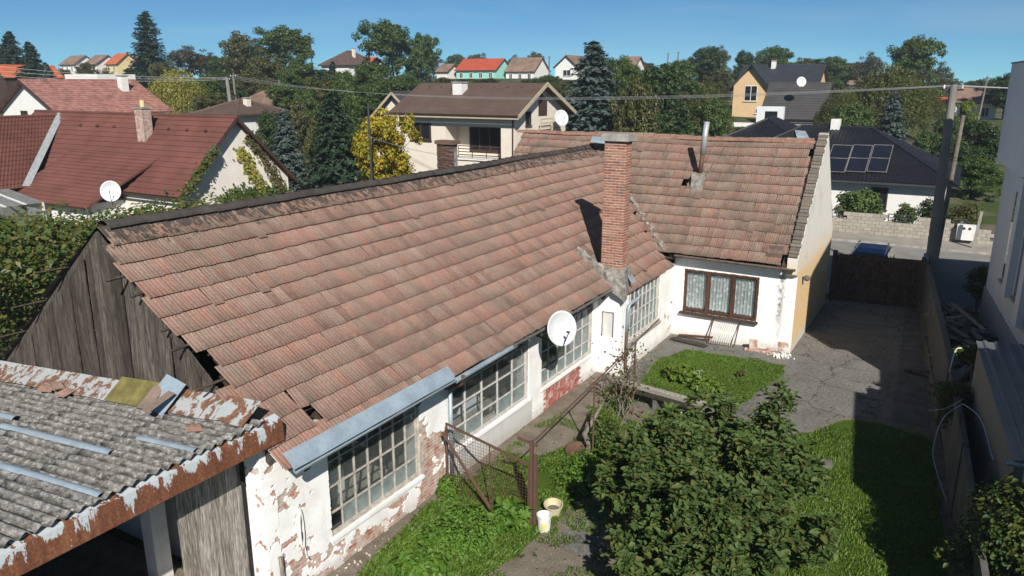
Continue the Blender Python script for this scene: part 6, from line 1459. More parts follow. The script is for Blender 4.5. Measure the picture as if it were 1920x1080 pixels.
b.build('chimney', MAT['white_paint'], bg)
# block fence wall across the street: courses of separate blocks, railings in its gaps
fb_ = thing('block_wall', 'beige concrete block garden wall across the street', 'wall', (-3.5, 49, 0))
def fence_h(x):
    if -6.5 < x < -5.6: return 4
    if -5.6 <= x < -3.45: return 6
    if -3.45 <= x < -1.95: return 4
    if -1.95 <= x < -0.15: return 6
    if x >= -0.15: return 4
    return 4 if int(x/3.2) % 2 else 6
blocks = []; me_b = MB().obox(Matrix.Identity(4), 0.385, 0.24, 0.19).mesh('block'); me_b.materials.append(MAT['block'])
for j in range(7):
    x = -13.0 + (0.2 if j % 2 else 0)
    while x < 2.0:
        if j < fence_h(x):
            o = bpy.data.objects.new('block', me_b); col.objects.link(o); o.parent = fb_; o.matrix_parent_inverse = world_of(fb_).inverted()
            o.location = (x, 49.1+rv.uniform(-0.008, 0.008), 0.10+0.2*j+0.1)
        x += 0.4
MB().box(-13.2, 2.2, 49.06, 49.14, 0.1, 0.9).build('core', MAT['concrete_dark'], fb_)
for x0, x1 in ((-6.5, -5.75), (-3.4, -2.05), (-0.1, 0.6)):
    f_ = MB(); f_.beam((x0, 49.1, 0.98), (x1, 49.1, 0.98), 0.04, 0.05); f_.beam((x0, 49.1, 1.36), (x1, 49.1, 1.36), 0.04, 0.05); f_.beam((x0, 49.1, 1.17), (x1, 49.1, 1.17), 0.02, 0.03)
    for x in (x0+0.03, x1-0.03, (x0+x1)/2): f_.beam((x, 49.1, 0.93), (x, 49.1, 1.4), 0.05, 0.05)
    f_.build('railing', MAT['frame_anthracite'], fb_)
mb_ = thing('meter_box', 'white double meter cabinet set in the block wall', 'cabinet', (0.0, 48.9, 0.1)); q = atY(1812, 430, 48.7)
MB().box(q.x-0.45, q.x+0.45, 48.6, 48.95, 0.3, 1.15).build('case', MAT['white_paint'], mb_)
for s in (-0.12, 0.16): MB().lathe(None, [(0.001, 0.02), (0.07, 0.02), (0.08, 0)], 14, Matrix.Translation((q.x+s, 48.6, 0.95)) @ Euler((R(90), 0, 0)).to_matrix().to_4x4()).build('dial', MAT['frame_anthracite'], mb_)
q = atY(1832, 440, 47.5); MB().beam((q.x-0.1, 47.6, 0), (q.x+0.05, 47.5, 2.1), 0.14, 0.14).build('concrete_post', MAT['concrete'], label='leaning pale concrete post right of the meter cabinet', cat='post')
# far right roofs
hillhouse('house with bright red roof far behind the concrete pole', 1752, 1778, 214, 197, 184, 100, 'x', 'roof_red', 'render_white', 6, 1)
hillhouse('long house with weathered tile roof at the far right', 1788, 1868, 212, 190, 166, 95, 'x', 'roof_old', 'render_white', 7, 2)
hillhouse('house with brown tile roof between the birches', 1590, 1650, 170, 158, 145, 150, 'x', 'roof_old', 'render_white', 7, 0)

# ------------------------------------------------------------------ trees
def limbs(r, h, spread, n, r0, start=0.35):
    b = MB(); b.tube([(0, 0, -0.3), (0.05*h*r.uniform(-1, 1), 0.03*h*r.uniform(-1, 1), h*0.4), (0, 0, h*0.85)], [r0, r0*0.65, r0*0.15], 8)
    for k in range(n):
        a = r.uniform(0, 2*math.pi); z = h*r.uniform(start, 0.75); L = spread*r.uniform(0.5, 0.95); e = Vector((math.cos(a)*L, math.sin(a)*L, z+L*r.uniform(0.25, 0.7)))
        m = Vector((math.cos(a)*L*0.5, math.sin(a)*L*0.5, z+L*0.2)); b.tube([(0, 0, z-0.2), m, e], [r0*0.4, r0*0.25, r0*0.06], 6)
    return b
PROTO = {}
def proto_broad(key, seed, H_, W_, leafmat_, nclump=90, per=75, size=0.26, low=0.15, taper=1.0, bark='bark'):
    r = np.random.default_rng(seed); rr = random.Random(seed); C_ = []; Rd = []
    lobes = [(rr.uniform(-0.5, 0.5)*W_*0.5, rr.uniform(-0.5, 0.5)*W_*0.5, H_*rr.uniform(low+0.22, 0.80), rr.uniform(0.24, 0.40)*W_) for _ in range(9)] + [(0, 0, H_*0.84, W_*0.24)]
    for k in range(nclump):
        lx, ly, lz, lr = lobes[k % len(lobes)]; d = rnd_dirs(r, 1)[0]; q = lr*(0.55+0.5*r.random())
        c = np.array([lx, ly, lz])+d*q*np.array([1, 1, 0.85]); c[2] = min(max(c[2], H_*low), H_*0.985); C_.append(c); Rd.append(W_*(0.06+0.06*r.random()))
    P, N = clump_cloud(r, C_, Rd, per); S = size*(0.6+0.8*r.random(len(P)))
    PROTO[key] = (H_, W_, [('trunk', limbs(rr, H_*0.9, W_*0.4, 9, H_*0.026).mesh('trunk'), bark), ('crown', leaf_mesh('crown', P, N, S, asp=0.62, seed=seed), leafmat_)])
def proto_conifer(key, seed, H_, W_, mat, whorls=30, pw=10, nspray=9, size=0.30, droop=0.25, power=0.85, open_=0.0, bare=0.04):
    r = np.random.default_rng(seed); P = []; N = []; S = []
    tr = MB(); tr.tube([(0, 0, -0.3), (0, 0, H_*0.5), (0, 0, H_*0.985)], [H_*0.018, H_*0.011, 0.01], 8)
    for w_ in range(whorls):
        t = w_/whorls; z = H_*(bare+(0.96-bare)*t); L = W_/2*(1-t)**power*(0.82+0.3*r.random()) + 0.12
        for k in range(int(pw*(1-0.5*t))+2):
            if r.random() < open_: continue
            a = r.random()*2*np.pi; l = L*(0.7+0.45*r.random()); d = np.array([np.cos(a), np.sin(a), 0]); zz = z + r.normal()*H_*0.012
            for q in range(nspray):
                f = (q+0.6*r.random()+0.4)/nspray; base = d*l*f + np.array([0, 0, zz - droop*l*f*f*1.2 + 0.10*l*(f > 0.8)])
                for s_ in (-1, 1):
                    off = np.array([-d[1], d[0], 0])*s_*l*0.16*(1.15-f)*(0.5+r.random()); P.append(base+off+r.normal(size=3)*0.05); N.append(np.array([0, 0, 1.0])+d*0.5+r.normal(size=3)*0.35); S.append(size*(0.7+0.7*r.random())*(0.6+0.5*(1-t)))
    PROTO[key] = (H_, W_, [('trunk', tr.mesh('trunk'), 'bark'), ('crown', leaf_mesh('crown', np.array(P), np.array(N), np.array(S), asp=0.55, seed=seed, fold=0.12), mat)])
def proto_weeping(key, seed, H_, W_, mat, nst=420, bark='bark_birch', size=0.26, wide=1.0):
    r = np.random.default_rng(seed); rr = random.Random(seed); P = []; N = []; S = []
    for k in range(nst):
        a = r.random()*2*np.pi; rad = W_/2*np.sqrt(r.random()); top = H_*(1-0.55*(2*rad/W_)**2*wide)*(0.80+0.2*r.random()); L = H_*(0.14+0.30*r.random())
        x, y = rad*np.cos(a), rad*np.sin(a); n = int(L/0.16)
        for q in range(n):
            z = top - q*0.16
            if z < H_*0.06: break
            P.append((x+0.10*r.normal(), y+0.10*r.normal(), z)); N.append(rnd_dirs(r, 1)[0]+np.array([np.cos(a), np.sin(a), 0.4])*0.6); S.append(size*(0.6+0.8*r.random()))
    PROTO[key] = (H_, W_, [('trunk', limbs(rr, H_*0.95, W_*0.35, 12, H_*0.017).mesh('trunk'), bark), ('crown', leaf_mesh('crown', np.array(P), np.array(N), np.array(S), asp=0.4, seed=seed, droop=1.2), mat)])
proto_broad('green_a', 21, 9, 8, 'leaf_green', 190, 85, 0.32, 0.06); proto_broad('green_b', 22, 10, 8, 'leaf_green', 200, 85, 0.32, 0.06)
proto_broad('dark_a', 23, 9, 8, 'leaf_dark', 200, 90, 0.32, 0.03); proto_broad('olive_a', 24, 8, 8, 'leaf_olive', 180, 80, 0.32, 0.05)
proto_broad('brown_a', 25, 8, 8, 'leaf_brown', 140, 60, 0.28, 0.08); proto_broad('yellow_a', 26, 6.5, 5, 'leaf_yellow', 170, 95, 0.20, 0.06)
proto_broad('lime_a', 27, 4, 3.4, 'leaf_lime', 70, 70, 0.16, 0.05)
proto_conifer('spruce_blue', 31, 12, 7.5, 'needle_blue', 40, 18, 11, 0.55, 0.24, 0.58); proto_conifer('spruce_dark', 32, 12, 7.0, 'needle_dark', 40, 18, 11, 0.55, 0.28, 0.62)
proto_conifer('pine_tall', 33, 14, 6.4, 'needle_dark', 34, 17, 10, 0.60, 0.05, 0.45, 0.05, 0.06); proto_conifer('larch', 34, 12, 4.5, 'leaf_olive', 22, 6, 8, 0.26, 0.25, 0.9, 0.35)
proto_weeping('willow', 41, 8, 8, 'leaf_willow', 900, 'bark', 0.27, 1.0); proto_weeping('birch', 42, 12, 8, 'leaf_birch', 950, 'bark_birch', 0.27, 0.9)
def tree(key, label, px, ytop, d, wpx, name=None, group=None, cat='tree', zrot=None, base=None):
    H_, W_, parts = PROTO[key]; p = atD(px, 200, d) if base is None else Vector(base); g0 = terrain(p.x, p.y) if base is None else base[2]; top = atD(px, ytop, d).z; h = max(1.0, top-g0)
    nm = name or {'spruce': 'spruce_tree', 'pine': 'pine_tree', 'larch': 'larch_tree', 'willow': 'willow_tree', 'birch': 'birch_tree'}.get(key.split('_')[0], 'broadleaf_tree')
    t = thing(nm, label, cat, (p.x, p.y, g0-0.1), group); sxy = wpx/FPX*d/W_*1.03; t.scale = (sxy, sxy, h/H_); t.rotation_euler = (0, 0, random.uniform(0, 6.28) if zrot is None else zrot)
    for nm2, me, mt in parts: link(nm2, me, MAT[mt], t, loc=(0, 0, 0))
    return t
TREES = [
 ('spruce_dark', 'tall pointed conifer at the far left of the skyline', 38, 55, 120, 78), ('spruce_dark', 'second pointed conifer at the far left, right of the taller one', 72, 74, 112, 76),
 ('dark_a', 'dark round tree at the left edge of the picture', 8, 84, 125, 55), ('spruce_blue', 'small bluish conifer above the faded red roof at the left', 97, 112, 95, 50),
 ('pine_tall', 'tall dark pine standing alone above the skyline at the left', 291, 20, 135, 74), ('willow', 'yellowing weeping willow behind the red-brown roof', 335, 124, 84, 125),
 ('brown_a', 'brownish round tree between the pine and the green trees', 362, 88, 145, 95), ('olive_a', 'dark green dome-shaped tree left of the tallest skyline group', 462, 67, 125, 85),
 ('green_b', 'large broad tree in the left skyline group', 540, 52, 128, 105), ('larch', 'thin sparse larch at the right end of the left skyline group', 590, 55, 115, 42),
 ('olive_a', 'dark tree below the dome-shaped tree', 505, 105, 105, 80), ('green_a', 'green tree just left of the pyramid-roof house', 560, 120, 100, 80),
 ('green_b', 'tallest broad tree above the cream house, left of its neighbour', 735, 42, 125, 100), ('green_a', 'lower broad tree leaning on the tallest tree above the cream house', 788, 68, 128, 66),
 ('spruce_dark', 'small dark conifer in front of the pyramid-roof house', 628, 110, 100, 45), ('green_a', 'green tree under the tallest broad tree', 690, 118, 95, 85), ('green_a', 'green tree right of the pyramid-roof house', 655, 135, 85, 70),
 ('olive_a', 'olive tree filling the gap left of the cream roof', 600, 150, 80, 90), ('green_b', 'green tree between the slim pole and the spruces', 545, 155, 78, 80), ('olive_a', 'olive tree behind the brown hip roof', 470, 150, 100, 90), ('dark_a', 'dark tree behind the paired poles', 415, 130, 100, 70),
 ('dark_a', 'dark bushy tree between the brown hip roof and the bluish spruce', 500, 205, 60, 70), ('spruce_blue', 'bluish spruce beside the pale ivy-grown gable', 530, 194, 50, 100), ('spruce_dark', 'dark spruce left of the yellow tree', 624, 158, 52, 132), ('yellow_a', 'bright yellow and green autumn tree before the cream house', 717, 204, 44, 128),
 ('spruce_blue', 'large blue spruce rising behind the tiled ridge', 1110, 68, 66, 170), ('green_a', 'green tree at the right shoulder of the large blue spruce', 1165, 110, 80, 70),
 ('dark_a', 'dense dark tree mass behind the tiled ridge', 1232, 120, 64, 150), ('birch', 'drooping light green tree left of the orange house', 1325, 145, 72, 100), ('olive_a', 'olive tree right of the large blue spruce', 1190, 150, 60, 90),
 ('dark_a', 'dark rounded tree on the hill left of the orange house', 1318, 86, 130, 78), ('dark_a', 'dark tree on the skyline behind the dark steep roof, left one', 1392, 94, 130, 54), ('green_b', 'dark tree on the skyline behind the dark steep roof, right one', 1442, 88, 132, 62), ('brown_a', 'thin brownish tree right of the dark rounded tree', 1345, 88, 140, 40),
 ('green_a', 'green tree on the skyline right of the dark steep roof', 1560, 108, 145, 70), ('brown_a', 'brownish half bare tree on the right skyline', 1622, 100, 140, 60), ('green_b', 'large rounded tree topping the right skyline', 1697, 71, 112, 92),
 ('birch', 'wide drooping birch in front of the right skyline', 1660, 112, 78, 150), ('birch', 'drooping birch right of the dark grey roof', 1578, 158, 76, 90), ('birch', 'birch beside the concrete pole', 1722, 150, 84, 90), ('spruce_blue', 'small blue spruce in front of the birches', 1676, 164, 67, 78),
 ('brown_a', 'brownish tree right of the large rounded tree', 1750, 118, 120, 70), ('dark_a', 'dark tree at the right behind the far tiled roof', 1885, 132, 92, 90), ('dark_a', 'big dark tree beside the new grey building', 1852, 222, 60, 115), ('dark_a', 'dark shrubby tree behind the wooden pole', 1808, 262, 58, 80), ('lime_a', 'bright yellow-green shrub between the two right-hand poles', 1812, 186, 74, 50),
 ('green_a', 'low tree behind the meter cabinet', 1850, 300, 54, 90),
]
for i, t_ in enumerate(TREES): tree(*t_)
fill = [(170, 118, 150, 40, 'olive_a'), (205, 128, 120, 55, 'brown_a'), (255, 128, 160, 40, 'green_a'), (400, 100, 170, 60, 'brown_a'), (320, 118, 120, 60, 'olive_a'), (430, 108, 140, 70, 'green_a'), (610, 130, 140, 50, 'green_a'), (700, 140, 130, 60, 'green_a'), (815, 100, 200, 40, 'brown_a'), (760, 140, 115, 60, 'green_b'),
        (830, 145, 130, 50, 'olive_a'), (880, 147, 140, 45, 'green_a'), (920, 146, 135, 40, 'olive_a'), (990, 148, 135, 45, 'green_a'), (1025, 140, 120, 50, 'green_b'), (1060, 150, 110, 55, 'olive_a'), (965, 104, 240, 30, 'brown_a'), (1140, 120, 130, 60, 'green_a'), (1210, 118, 160, 50, 'olive_a'), (1255, 122, 150, 45, 'brown_a'),
        (1345, 130, 120, 60, 'olive_a'), (1500, 110, 180, 50, 'olive_a'), (1535, 118, 160, 50, 'green_a'), (1590, 118, 170, 60, 'olive_a'), (1775, 148, 160, 50, 'olive_a'), (1830, 150, 170, 50, 'olive_a'), (1660, 140, 130, 60, 'olive_a'), (1560, 150, 115, 50, 'green_a'), (130, 130, 130, 40, 'olive_a'), (15, 130, 150, 60, 'olive_a'), (60, 118, 140, 60, 'dark_a'), (640, 150, 75, 60, 'green_a'), (510, 165, 88, 60, 'olive_a'), (575, 175, 70, 55, 'green_a'), (1290, 150, 100, 70, 'green_a'), (1255, 160, 85, 70, 'olive_a'),
        (1000, 100, 260, 40, 'olive_a'), (860, 104, 250, 45, 'green_a'), (900, 103, 250, 45, 'olive_a'), (1120, 108, 220, 60, 'green_a'), (1475, 118, 170, 60, 'green_a'), (1715, 130, 140, 70, 'olive_a'), (1780, 215, 66, 50, 'green_a'), (1740, 245, 64, 50, 'green_a'), (395, 140, 88, 50, 'green_a'), (455, 165, 78, 50, 'dark_a')]
fill += [(560, 190, 66, 60, 'olive_a'), (650, 170, 62, 70, 'green_a'), (880, 152, 100, 60, 'green_a'), (1190, 125, 100, 80, 'green_a'), (1280, 115, 110, 80, 'green_a'), (1345, 190, 66, 80, 'green_a'), (1520, 150, 105, 60, 'olive_a'), (1610, 195, 68, 80, 'green_a'), (720, 150, 85, 90, 'green_a'), (400, 175, 80, 70, 'olive_a')]
FILL_LABELS = ['small olive tree right of the brown-roofed row on the far left hill', 'brownish shrub tree in front of the yellow house on the left hill', 'green tree between the yellow house and the tall pine', 'far brownish tree left of the dome-shaped tree', "olive tree directly right of the tall pine's foot", 'green tree right of the yellowing willow', 'small green tree left of the pyramid-roof house wall', 'green tree under the orange-roofed annex', 'thin brownish tree far behind the small orange outbuilding', 'green tree below the lower broad tree above the cream house', 'olive tree before the left end of the turquoise house', 'green tree before the middle of the turquoise house', 'olive tree before the right end of the turquoise house', 'green tree before the white house beside the turquoise one', 'green tree between the white houses on the hill', 'olive tree below the white gabled house with salmon roof', 'bare brownish tree poking above the old tile roof on the hill', 'green tree behind the large blue spruce', 'olive tree on the skyline right of the large blue spruce', 'brownish tree on the skyline left of the far poles', 'olive tree between the dark rounded tree and the orange house', "olive tree on the skyline behind the dark steep roof's middle", 'green tree behind the right end of the dark steep roof', 'olive tree on the skyline before the brownish half bare tree', "olive tree behind the concrete pole's top, far", 'olive tree above the far tiled roof at the right', 'olive tree behind the wide drooping birch', 'green tree just right of the dark steep roof', 'olive tree right of the second pointed conifer', 'olive tree at the far left under the dark round tree', 'dark tree between the two pointed conifers', "green tree left of the small gable house's chimney", 'olive tree above the light brown hip roof', 'green tree between the dark spruce and the slim wooden pole', 'green tree left of the drooping light green tree', 'olive tree above the dense dark tree mass', 'olive tree far behind the old tile roof on the hill', "green tree far behind the turquoise house's roof, left", "olive tree far behind the turquoise house's roof, right", 'green tree far behind the house with pinkish tile roof', 'green tree right of the skyline pair behind the dark steep roof', 'olive tree left of the brownish tree at the right skyline', "green bush tree left of the wooden pole's top", 'green bush tree between the small blue spruce and the concrete pole', 'green tree behind the ridge right of the willow', 'dark tree behind the chimney of the brown hip roof'] + ['olive tree between the two spruces and the gable', 'green tree right behind the dark spruce', 'green tree peeping over the cream roof ridge', 'green tree behind the olive tree right of the large blue spruce', 'green tree above the dense dark tree mass, right side', 'green tree over the ridge left of the clipped hedge', 'olive tree between the dark roofs and the drooping birch', 'green tree behind the bungalow ridge left of the small blue spruce', 'green tree just behind the small gable house', 'olive tree directly left of the paired poles']
for (px, yt, d, wpx, key), lb in zip(fill, FILL_LABELS): tree(key, lb, px, yt, d, wpx, group='hillside trees between the houses')

# ------------------------------------------------------------------ hedges, shrubs, climbers, the fig tree
def bush(name, label, cat, P, N, S, mat, stems=None, parent_loc=None, six=False, asp=0.6, seed=0, kindpart=True):
    c = np.mean(P, 0); t = thing(name, label, cat, (float(c[0]), float(c[1]), 0))
    if stems is not None: stems.build('stems', MAT['bark_grey'], t)
    link('foliage', leaf_mesh('foliage', P, N, S, six=six, asp=asp, seed=seed), MAT[mat], t, kind='stuff'); return t
def blob_bush(name, label, cat, c, rad, n, size, mat, seed, squash=(1, 1, 1), six=False, stems=True):
    r = np.random.default_rng(seed); c = np.array(c); k = 26
    cc = c + rnd_dirs(r, k)*rad*np.array(squash)*0.62*(0.6+0.5*r.random((k, 1))); cc[:, 2] = np.maximum(cc[:, 2], 0.12+0.1*r.random(k))
    P, N = clump_cloud(r, cc, [rad*(0.30+0.14*r.random()) for _ in range(k)], n//k); P[:, 2] = np.maximum(P[:, 2], 0.03); S = size*(0.6+0.7*r.random(len(P)))
    sm = None
    if stems:
        sm = MB(); rr = random.Random(seed)
        for _ in range(5): q = cc[rr.randrange(k)]; sm.tube([(c[0], c[1], 0), ((c[0]+q[0])/2, (c[1]+q[1])/2, q[2]*0.6), tuple(q)], [0.03, 0.02, 0.008], 5)
    return bush(name, label, cat, P, N, S, mat, sm, six=six, seed=seed)
# overgrown thicket behind the plank gable
r = np.random.default_rng(61); cc = []; rad = []
while len(cc) < 760:
    x = r.uniform(-33.5, -17.7); y = r.uniform(5.5, 25.0); ds = math.hypot(x, y)
    if y > 22.0 and x < -33: continue
    hmax = 8.72 - 0.161*ds + 0.5*mn.noise(Vector((x*0.35, y*0.35, 0)))
    z = hmax - 2.6*r.random()**2.0
    if ds > 26 and z < 1.6: continue
    cc.append((x, y, max(0.4, z))); rad.append((0.45+0.5*r.random())*(1.0 if ds < 24 else 1.25))
P, N = clump_cloud(r, cc, rad, 85); N = N + np.array([0.4, -0.5, 0.6]); S = 0.15*(0.6+0.8*r.random(len(P)))
bush('overgrown_thicket', 'dense green and reddish creeper-covered thicket left of the plank gable', 'thicket', P, N, S, 'leaf_ivy', seed=61)
# climbers on the pale gable of the neighbour
def climb(pts, n, spread, size, mat, label, seed, axis_x):
    r = np.random.default_rng(seed); P = []
    pts = [np.array(p) for p in pts]
    for _ in range(n):
        k = r.integers(0, len(pts)-1); q = pts[k]+(pts[k+1]-pts[k])*r.random(); P.append(q + np.array([abs(r.normal())*0.08+0.03, r.normal()*spread, r.normal()*spread]))
    P = np.array(P); N = np.tile([1.0, -0.3, 0.3], (n, 1))+r.normal(size=(n, 3))*0.4; st = MB(); st.tube([tuple(p) for p in pts], 0.03, 5)
    bush('wall_creeper', label, 'creeper', P, N, size*(0.6+0.8*r.random(n)), mat, st, seed=seed)
gx = XG-0.34
climb([(gx+0.45, 24.7, 3.2), (gx+0.45, 25.6, 4.05), (gx+0.45, 26.3, 4.75), (gx+0.45, 27.0, 5.4)], 800, 0.13, 0.17, 'leaf_ivy', 'creeper along the left slope edge of the pale gable', 71, gx)
climb([(gx, 30.4, 2.5), (gx, 30.0, 3.4), (gx, 29.5, 4.0), (gx, 29.2, 4.9), (gx, 28.9, 5.0)], 520, 0.18, 0.18, 'leaf_willow', 'yellow-green creeper climbing the middle of the pale gable', 72, gx)
climb([(gx, 31.8, 2.3), (gx, 31.4, 3.2), (gx, 30.6, 4.6), (gx, 30.0, 5.4), (gx, 29.6, 5.9)], 800, 0.20, 0.15, 'leaf_dry', 'half dry creeper under the right slope of the pale gable', 73, gx)
climb([(gx, 27.4, 2.2), (gx, 28.4, 2.7), (gx, 29.6, 2.6), (gx, 30.8, 2.5), (gx, 32, 2.4)], 1100, 0.28, 0.18, 'leaf_shrub', 'green creeper along the foot of the pale gable', 74, gx)
# fig tree
def fig():
    t = thing('fig_tree', 'large leafy fig tree filling the middle foreground of the yard', 'tree', (-3.0, 13.2, 0)); r = np.random.default_rng(81); rr = random.Random(81)
    base = np.array([-3.0, 13.3, 0]); cc = []; rad = []; st = MB()
    for k in range(235):
        a = r.random()*2*np.pi; q = np.sqrt(r.random())*(0.86+0.34*mn.noise(Vector((math.cos(a)*1.9, math.sin(a)*1.9, 4)))); x = -3.15+1.98*q*np.cos(a); y = 12.5+2.6*q*np.sin(a); dome = 2.65*(1-0.5*q**2.3)*(0.86+0.4*mn.noise(Vector((x*1.1, y*1.1, 2))))
        z = dome*(1-0.6*r.random()**2.6); cc.append((x, y, max(0.35, z))); rad.append(0.20+0.16*r.random())
    for p_, zt in (((-2.75, 14.4), 2.9), ((-2.5, 14.2), 2.75), ((-4.0, 14.5), 2.45), ((-3.5, 14.6), 2.4), ((-2.2, 13.4), 2.5)):
        for z in (zt-0.7, zt-0.35, zt): cc.append((p_[0]+r.normal()*0.1, p_[1]+r.normal()*0.1, z)); rad.append(0.24)
    for k in range(26):      # shoots standing out of the crown
        a = r.random()*2*np.pi; q = 0.5+0.62*r.random(); x = -3.15+2.0*q*np.cos(a); y = 12.5+2.6*q*np.sin(a); z = max(0.5, 2.95*(1-0.5*min(q, 1.1)**2.2)+0.25*r.random())
        for f in (0.0, 0.22, 0.42): cc.append((x*(1-f*0.1)-3.05*f*0.1, y*(1-f*0.1)+12.5*f*0.1, z-f)); rad.append(0.10+0.2*f)
    for k in range(60):
        c = cc[rr.randrange(len(cc))]; b0 = (base[0]+rr.uniform(-.25, .25), base[1]+rr.uniform(-.25, .25), 0); m = ((b0[0]*0.45+c[0]*0.55), (b0[1]*0.45+c[1]*0.55), c[2]*0.62); st.tube([b0, m, c], [0.05, 0.03, 0.012], 6)
    st.build('stems', MAT['bark_grey'], t)
    P = []; N = []; S = []
    for c, q in zip(cc, rad):      # rosettes of big leaves at the shoot tips
        for s_ in range(11):
            d = rnd_dirs(r, 1)[0]; d[2] = abs(d[2])*0.9-0.15; tip = np.array(c)+d*q*(0.7+0.6*r.random()); m = 8
            for k in range(m):
                a = 2*np.pi*k/m+r.random(); o = np.array([np.cos(a), np.sin(a), 0.15+0.3*r.random()])
                P.append(tip+o*0.05+np.array([0, 0, -0.05*(k % 3)])); N.append(np.array([0, 0, 1.0])-o*0.25+r.normal(size=3)*0.30); S.append(0.12*(0.5+1.0*r.random()))
    P = np.array(P); N = np.array(N); S = np.array(S); P[:, 2] = np.maximum(P[:, 2], 0.05)
    pr = [proj(p) for p in P]; score = np.array([S[i]/pr[i][2] if 0 < pr[i][0] < 1920 and pr[i][1] < 1080 else 0 for i in range(len(P))])
    top = P[:, 2] + 0.0; order = np.argsort(-(score*(0.4+top)))[:1600]; pick = set(int(i) for i in rr.sample(list(order), 300)); rest = [i for i in range(len(P)) if i not in pick]
    crown = link('crown', leaf_mesh('crown', P[rest], N[rest], S[rest], six=True, asp=0.72, seed=81), MAT['leaf_fig'], t, kind='stuff')
    for i in pick:
        V, F = leaf_arrays(P[[i]], N[[i]], S[[i]], six=True, asp=0.72, seed=int(i)); link('leaf', np_mesh('leaf', V, F), MAT['leaf_fig'], t)
fig()
blob_bush('ivy_shrub', 'yellow-green ivy shrub spilling over the wall at the lower right corner', 'shrub', (1.5, 13.6, 1.4), 1.35, 9000, 0.10, 'leaf_shrub', 91, (0.8, 1.35, 1.05), True)
blob_bush('ivy_shrub', 'dark shrub in the shade at the bottom right edge', 'shrub', (1.3, 11.6, 0.7), 1.0, 5000, 0.11, 'leaf_ivy', 92, (0.8, 1.2, 0.9), True)
blob_bush('ivy_clump', 'dark ivy clump hanging over the yard wall beside the grey shed', 'ivy', (0.55, 20.2, 1.25), 0.75, 4200, 0.09, 'leaf_ivy', 93, (0.6, 1.7, 1.15), True)
blob_bush('ivy_clump', 'small ivy tangle at the end of the timber heap', 'ivy', (1.0, 21.6, 2.1), 0.45, 1600, 0.08, 'leaf_ivy', 94, (1.6, 0.8, 0.7), True)
blob_bush('burdock', 'broad-leaved burdock clump in front of the mesh panel', 'plant', (-6.95, 11.75, 0.25), 0.42, 420, 0.22, 'weed_leaf', 95, (1.1, 0.9, 0.7), True, False)
blob_bush('nettle_patch', 'bright green weed clump at the bottom edge by the workshop', 'plant', (-7.6, 9.6, 0.18), 0.55, 900, 0.15, 'weed_leaf', 96, (1.3, 0.9, 0.5), True, False)
blob_bush('nettle_patch', 'green weeds against the workshop wall under the downpipe', 'plant', (-8.7, 12.15, 0.25), 0.34, 700, 0.09, 'weed_leaf', 97, (0.8, 1.3, 0.9), True, False)
blob_bush('weed_patch', 'low green weeds between the mesh panel and the buckets', 'plant', (-7.6, 10.9, 0.12), 0.9, 2600, 0.09, 'weed_leaf', 98, (1.0, 1.2, 0.22), True, False)
blob_bush('weed_patch', 'low green weeds beyond the rusty post', 'plant', (-6.5, 14.3, 0.10), 0.9, 2600, 0.075, 'weed_leaf', 99, (0.8, 1.5, 0.22), True, False)
blob_bush('leafy_patch', 'yellow-green big-leaved plants at the left of the patch on the small lawn', 'plant', (-6.55, 21.2, 0.18), 0.50, 330, 0.20, 'leaf_pumpkin', 100, (1.3, 0.7, 0.6), True, False)
blob_bush('leafy_patch', 'yellow-green big-leaved plants at the right of the patch on the small lawn', 'plant', (-5.65, 20.75, 0.16), 0.42, 300, 0.19, 'leaf_pumpkin', 101, (1.2, 0.7, 0.6), True, False)
blob_bush('seedling', 'small reddish brown plant at the right side of the small lawn', 'plant', (-5.0, 22.3, 0.15), 0.2, 120, 0.07, 'leaf_dry', 102, (1, 1, 1), False, False)
blob_bush('dry_vine', 'low olive and yellow vine bush under the rusty rail', 'shrub', (-6.85, 16.0, 0.35), 0.6, 1700, 0.085, 'leaf_shrub', 103, (0.9, 1.2, 0.6), True)
blob_bush('yellow_weeds', 'yellow-green weeds at the foot of the first rail post', 'plant', (-7.4, 17.1, 0.25), 0.4, 700, 0.09, 'leaf_pumpkin', 104, (1.3, 0.9, 0.6), True, False)
vt = MB(); rr = random.Random(8)
for k in range(5):
    p = Vector((-7.05+rr.uniform(-.12, .12), 17.9+rr.uniform(-.3, .3), 0)); pts = [p]
    for q in range(6): p = p+Vector((rr.gauss(0, .12), rr.gauss(0, .14), 0.33)); pts.append(p)
    vt.tube(pts, [0.02, 0.016, 0.013, 0.011, 0.009, 0.007, 0.005], 5)
r = np.random.default_rng(9); P = np.array([-7.05, 18.0, 1.2])+r.normal(size=(330, 3))*np.array([0.22, 0.3, 0.5]); P[:, 2] = np.abs(P[:, 2])
bush('grape_vine', 'sparse grape vine with yellow leaves on the second rail post', 'vine', P, r.normal(size=(330, 3)), 0.09*(0.6+0.8*r.random(330)), 'leaf_dry', vt, six=True, seed=9)
vt = MB(); p = Vector((-6.95, 15.35, 0)); vt.tube([p, p+Vector((0.05, 0.1, 0.25)), p+Vector((-0.12, 0.15, 0.5)), p+Vector((0.0, 0.35, 0.8)), p+Vector((0.15, 0.6, 1.2))], [0.09, 0.075, 0.07, 0.05, 0.02], 8)
vt.build('old_vine', MAT['bark_grey'], None, True, label='twisted old vine trunk beside the rusty basin', cat='vine')
blob_bush('laurel_bush', 'round glossy laurel bush behind the block wall', 'shrub', (-5.0, 50.6, 1.45), 1.55, 5200, 0.20, 'leaf_fig', 105, (1.1, 0.7, 0.75), True)
blob_bush('garden_shrub', 'feathery green shrub behind the railing of the block wall', 'shrub', (-2.6, 50.6, 1.1), 0.9, 1800, 0.14, 'leaf_shrub', 106, (0.9, 0.7, 1.0), False)
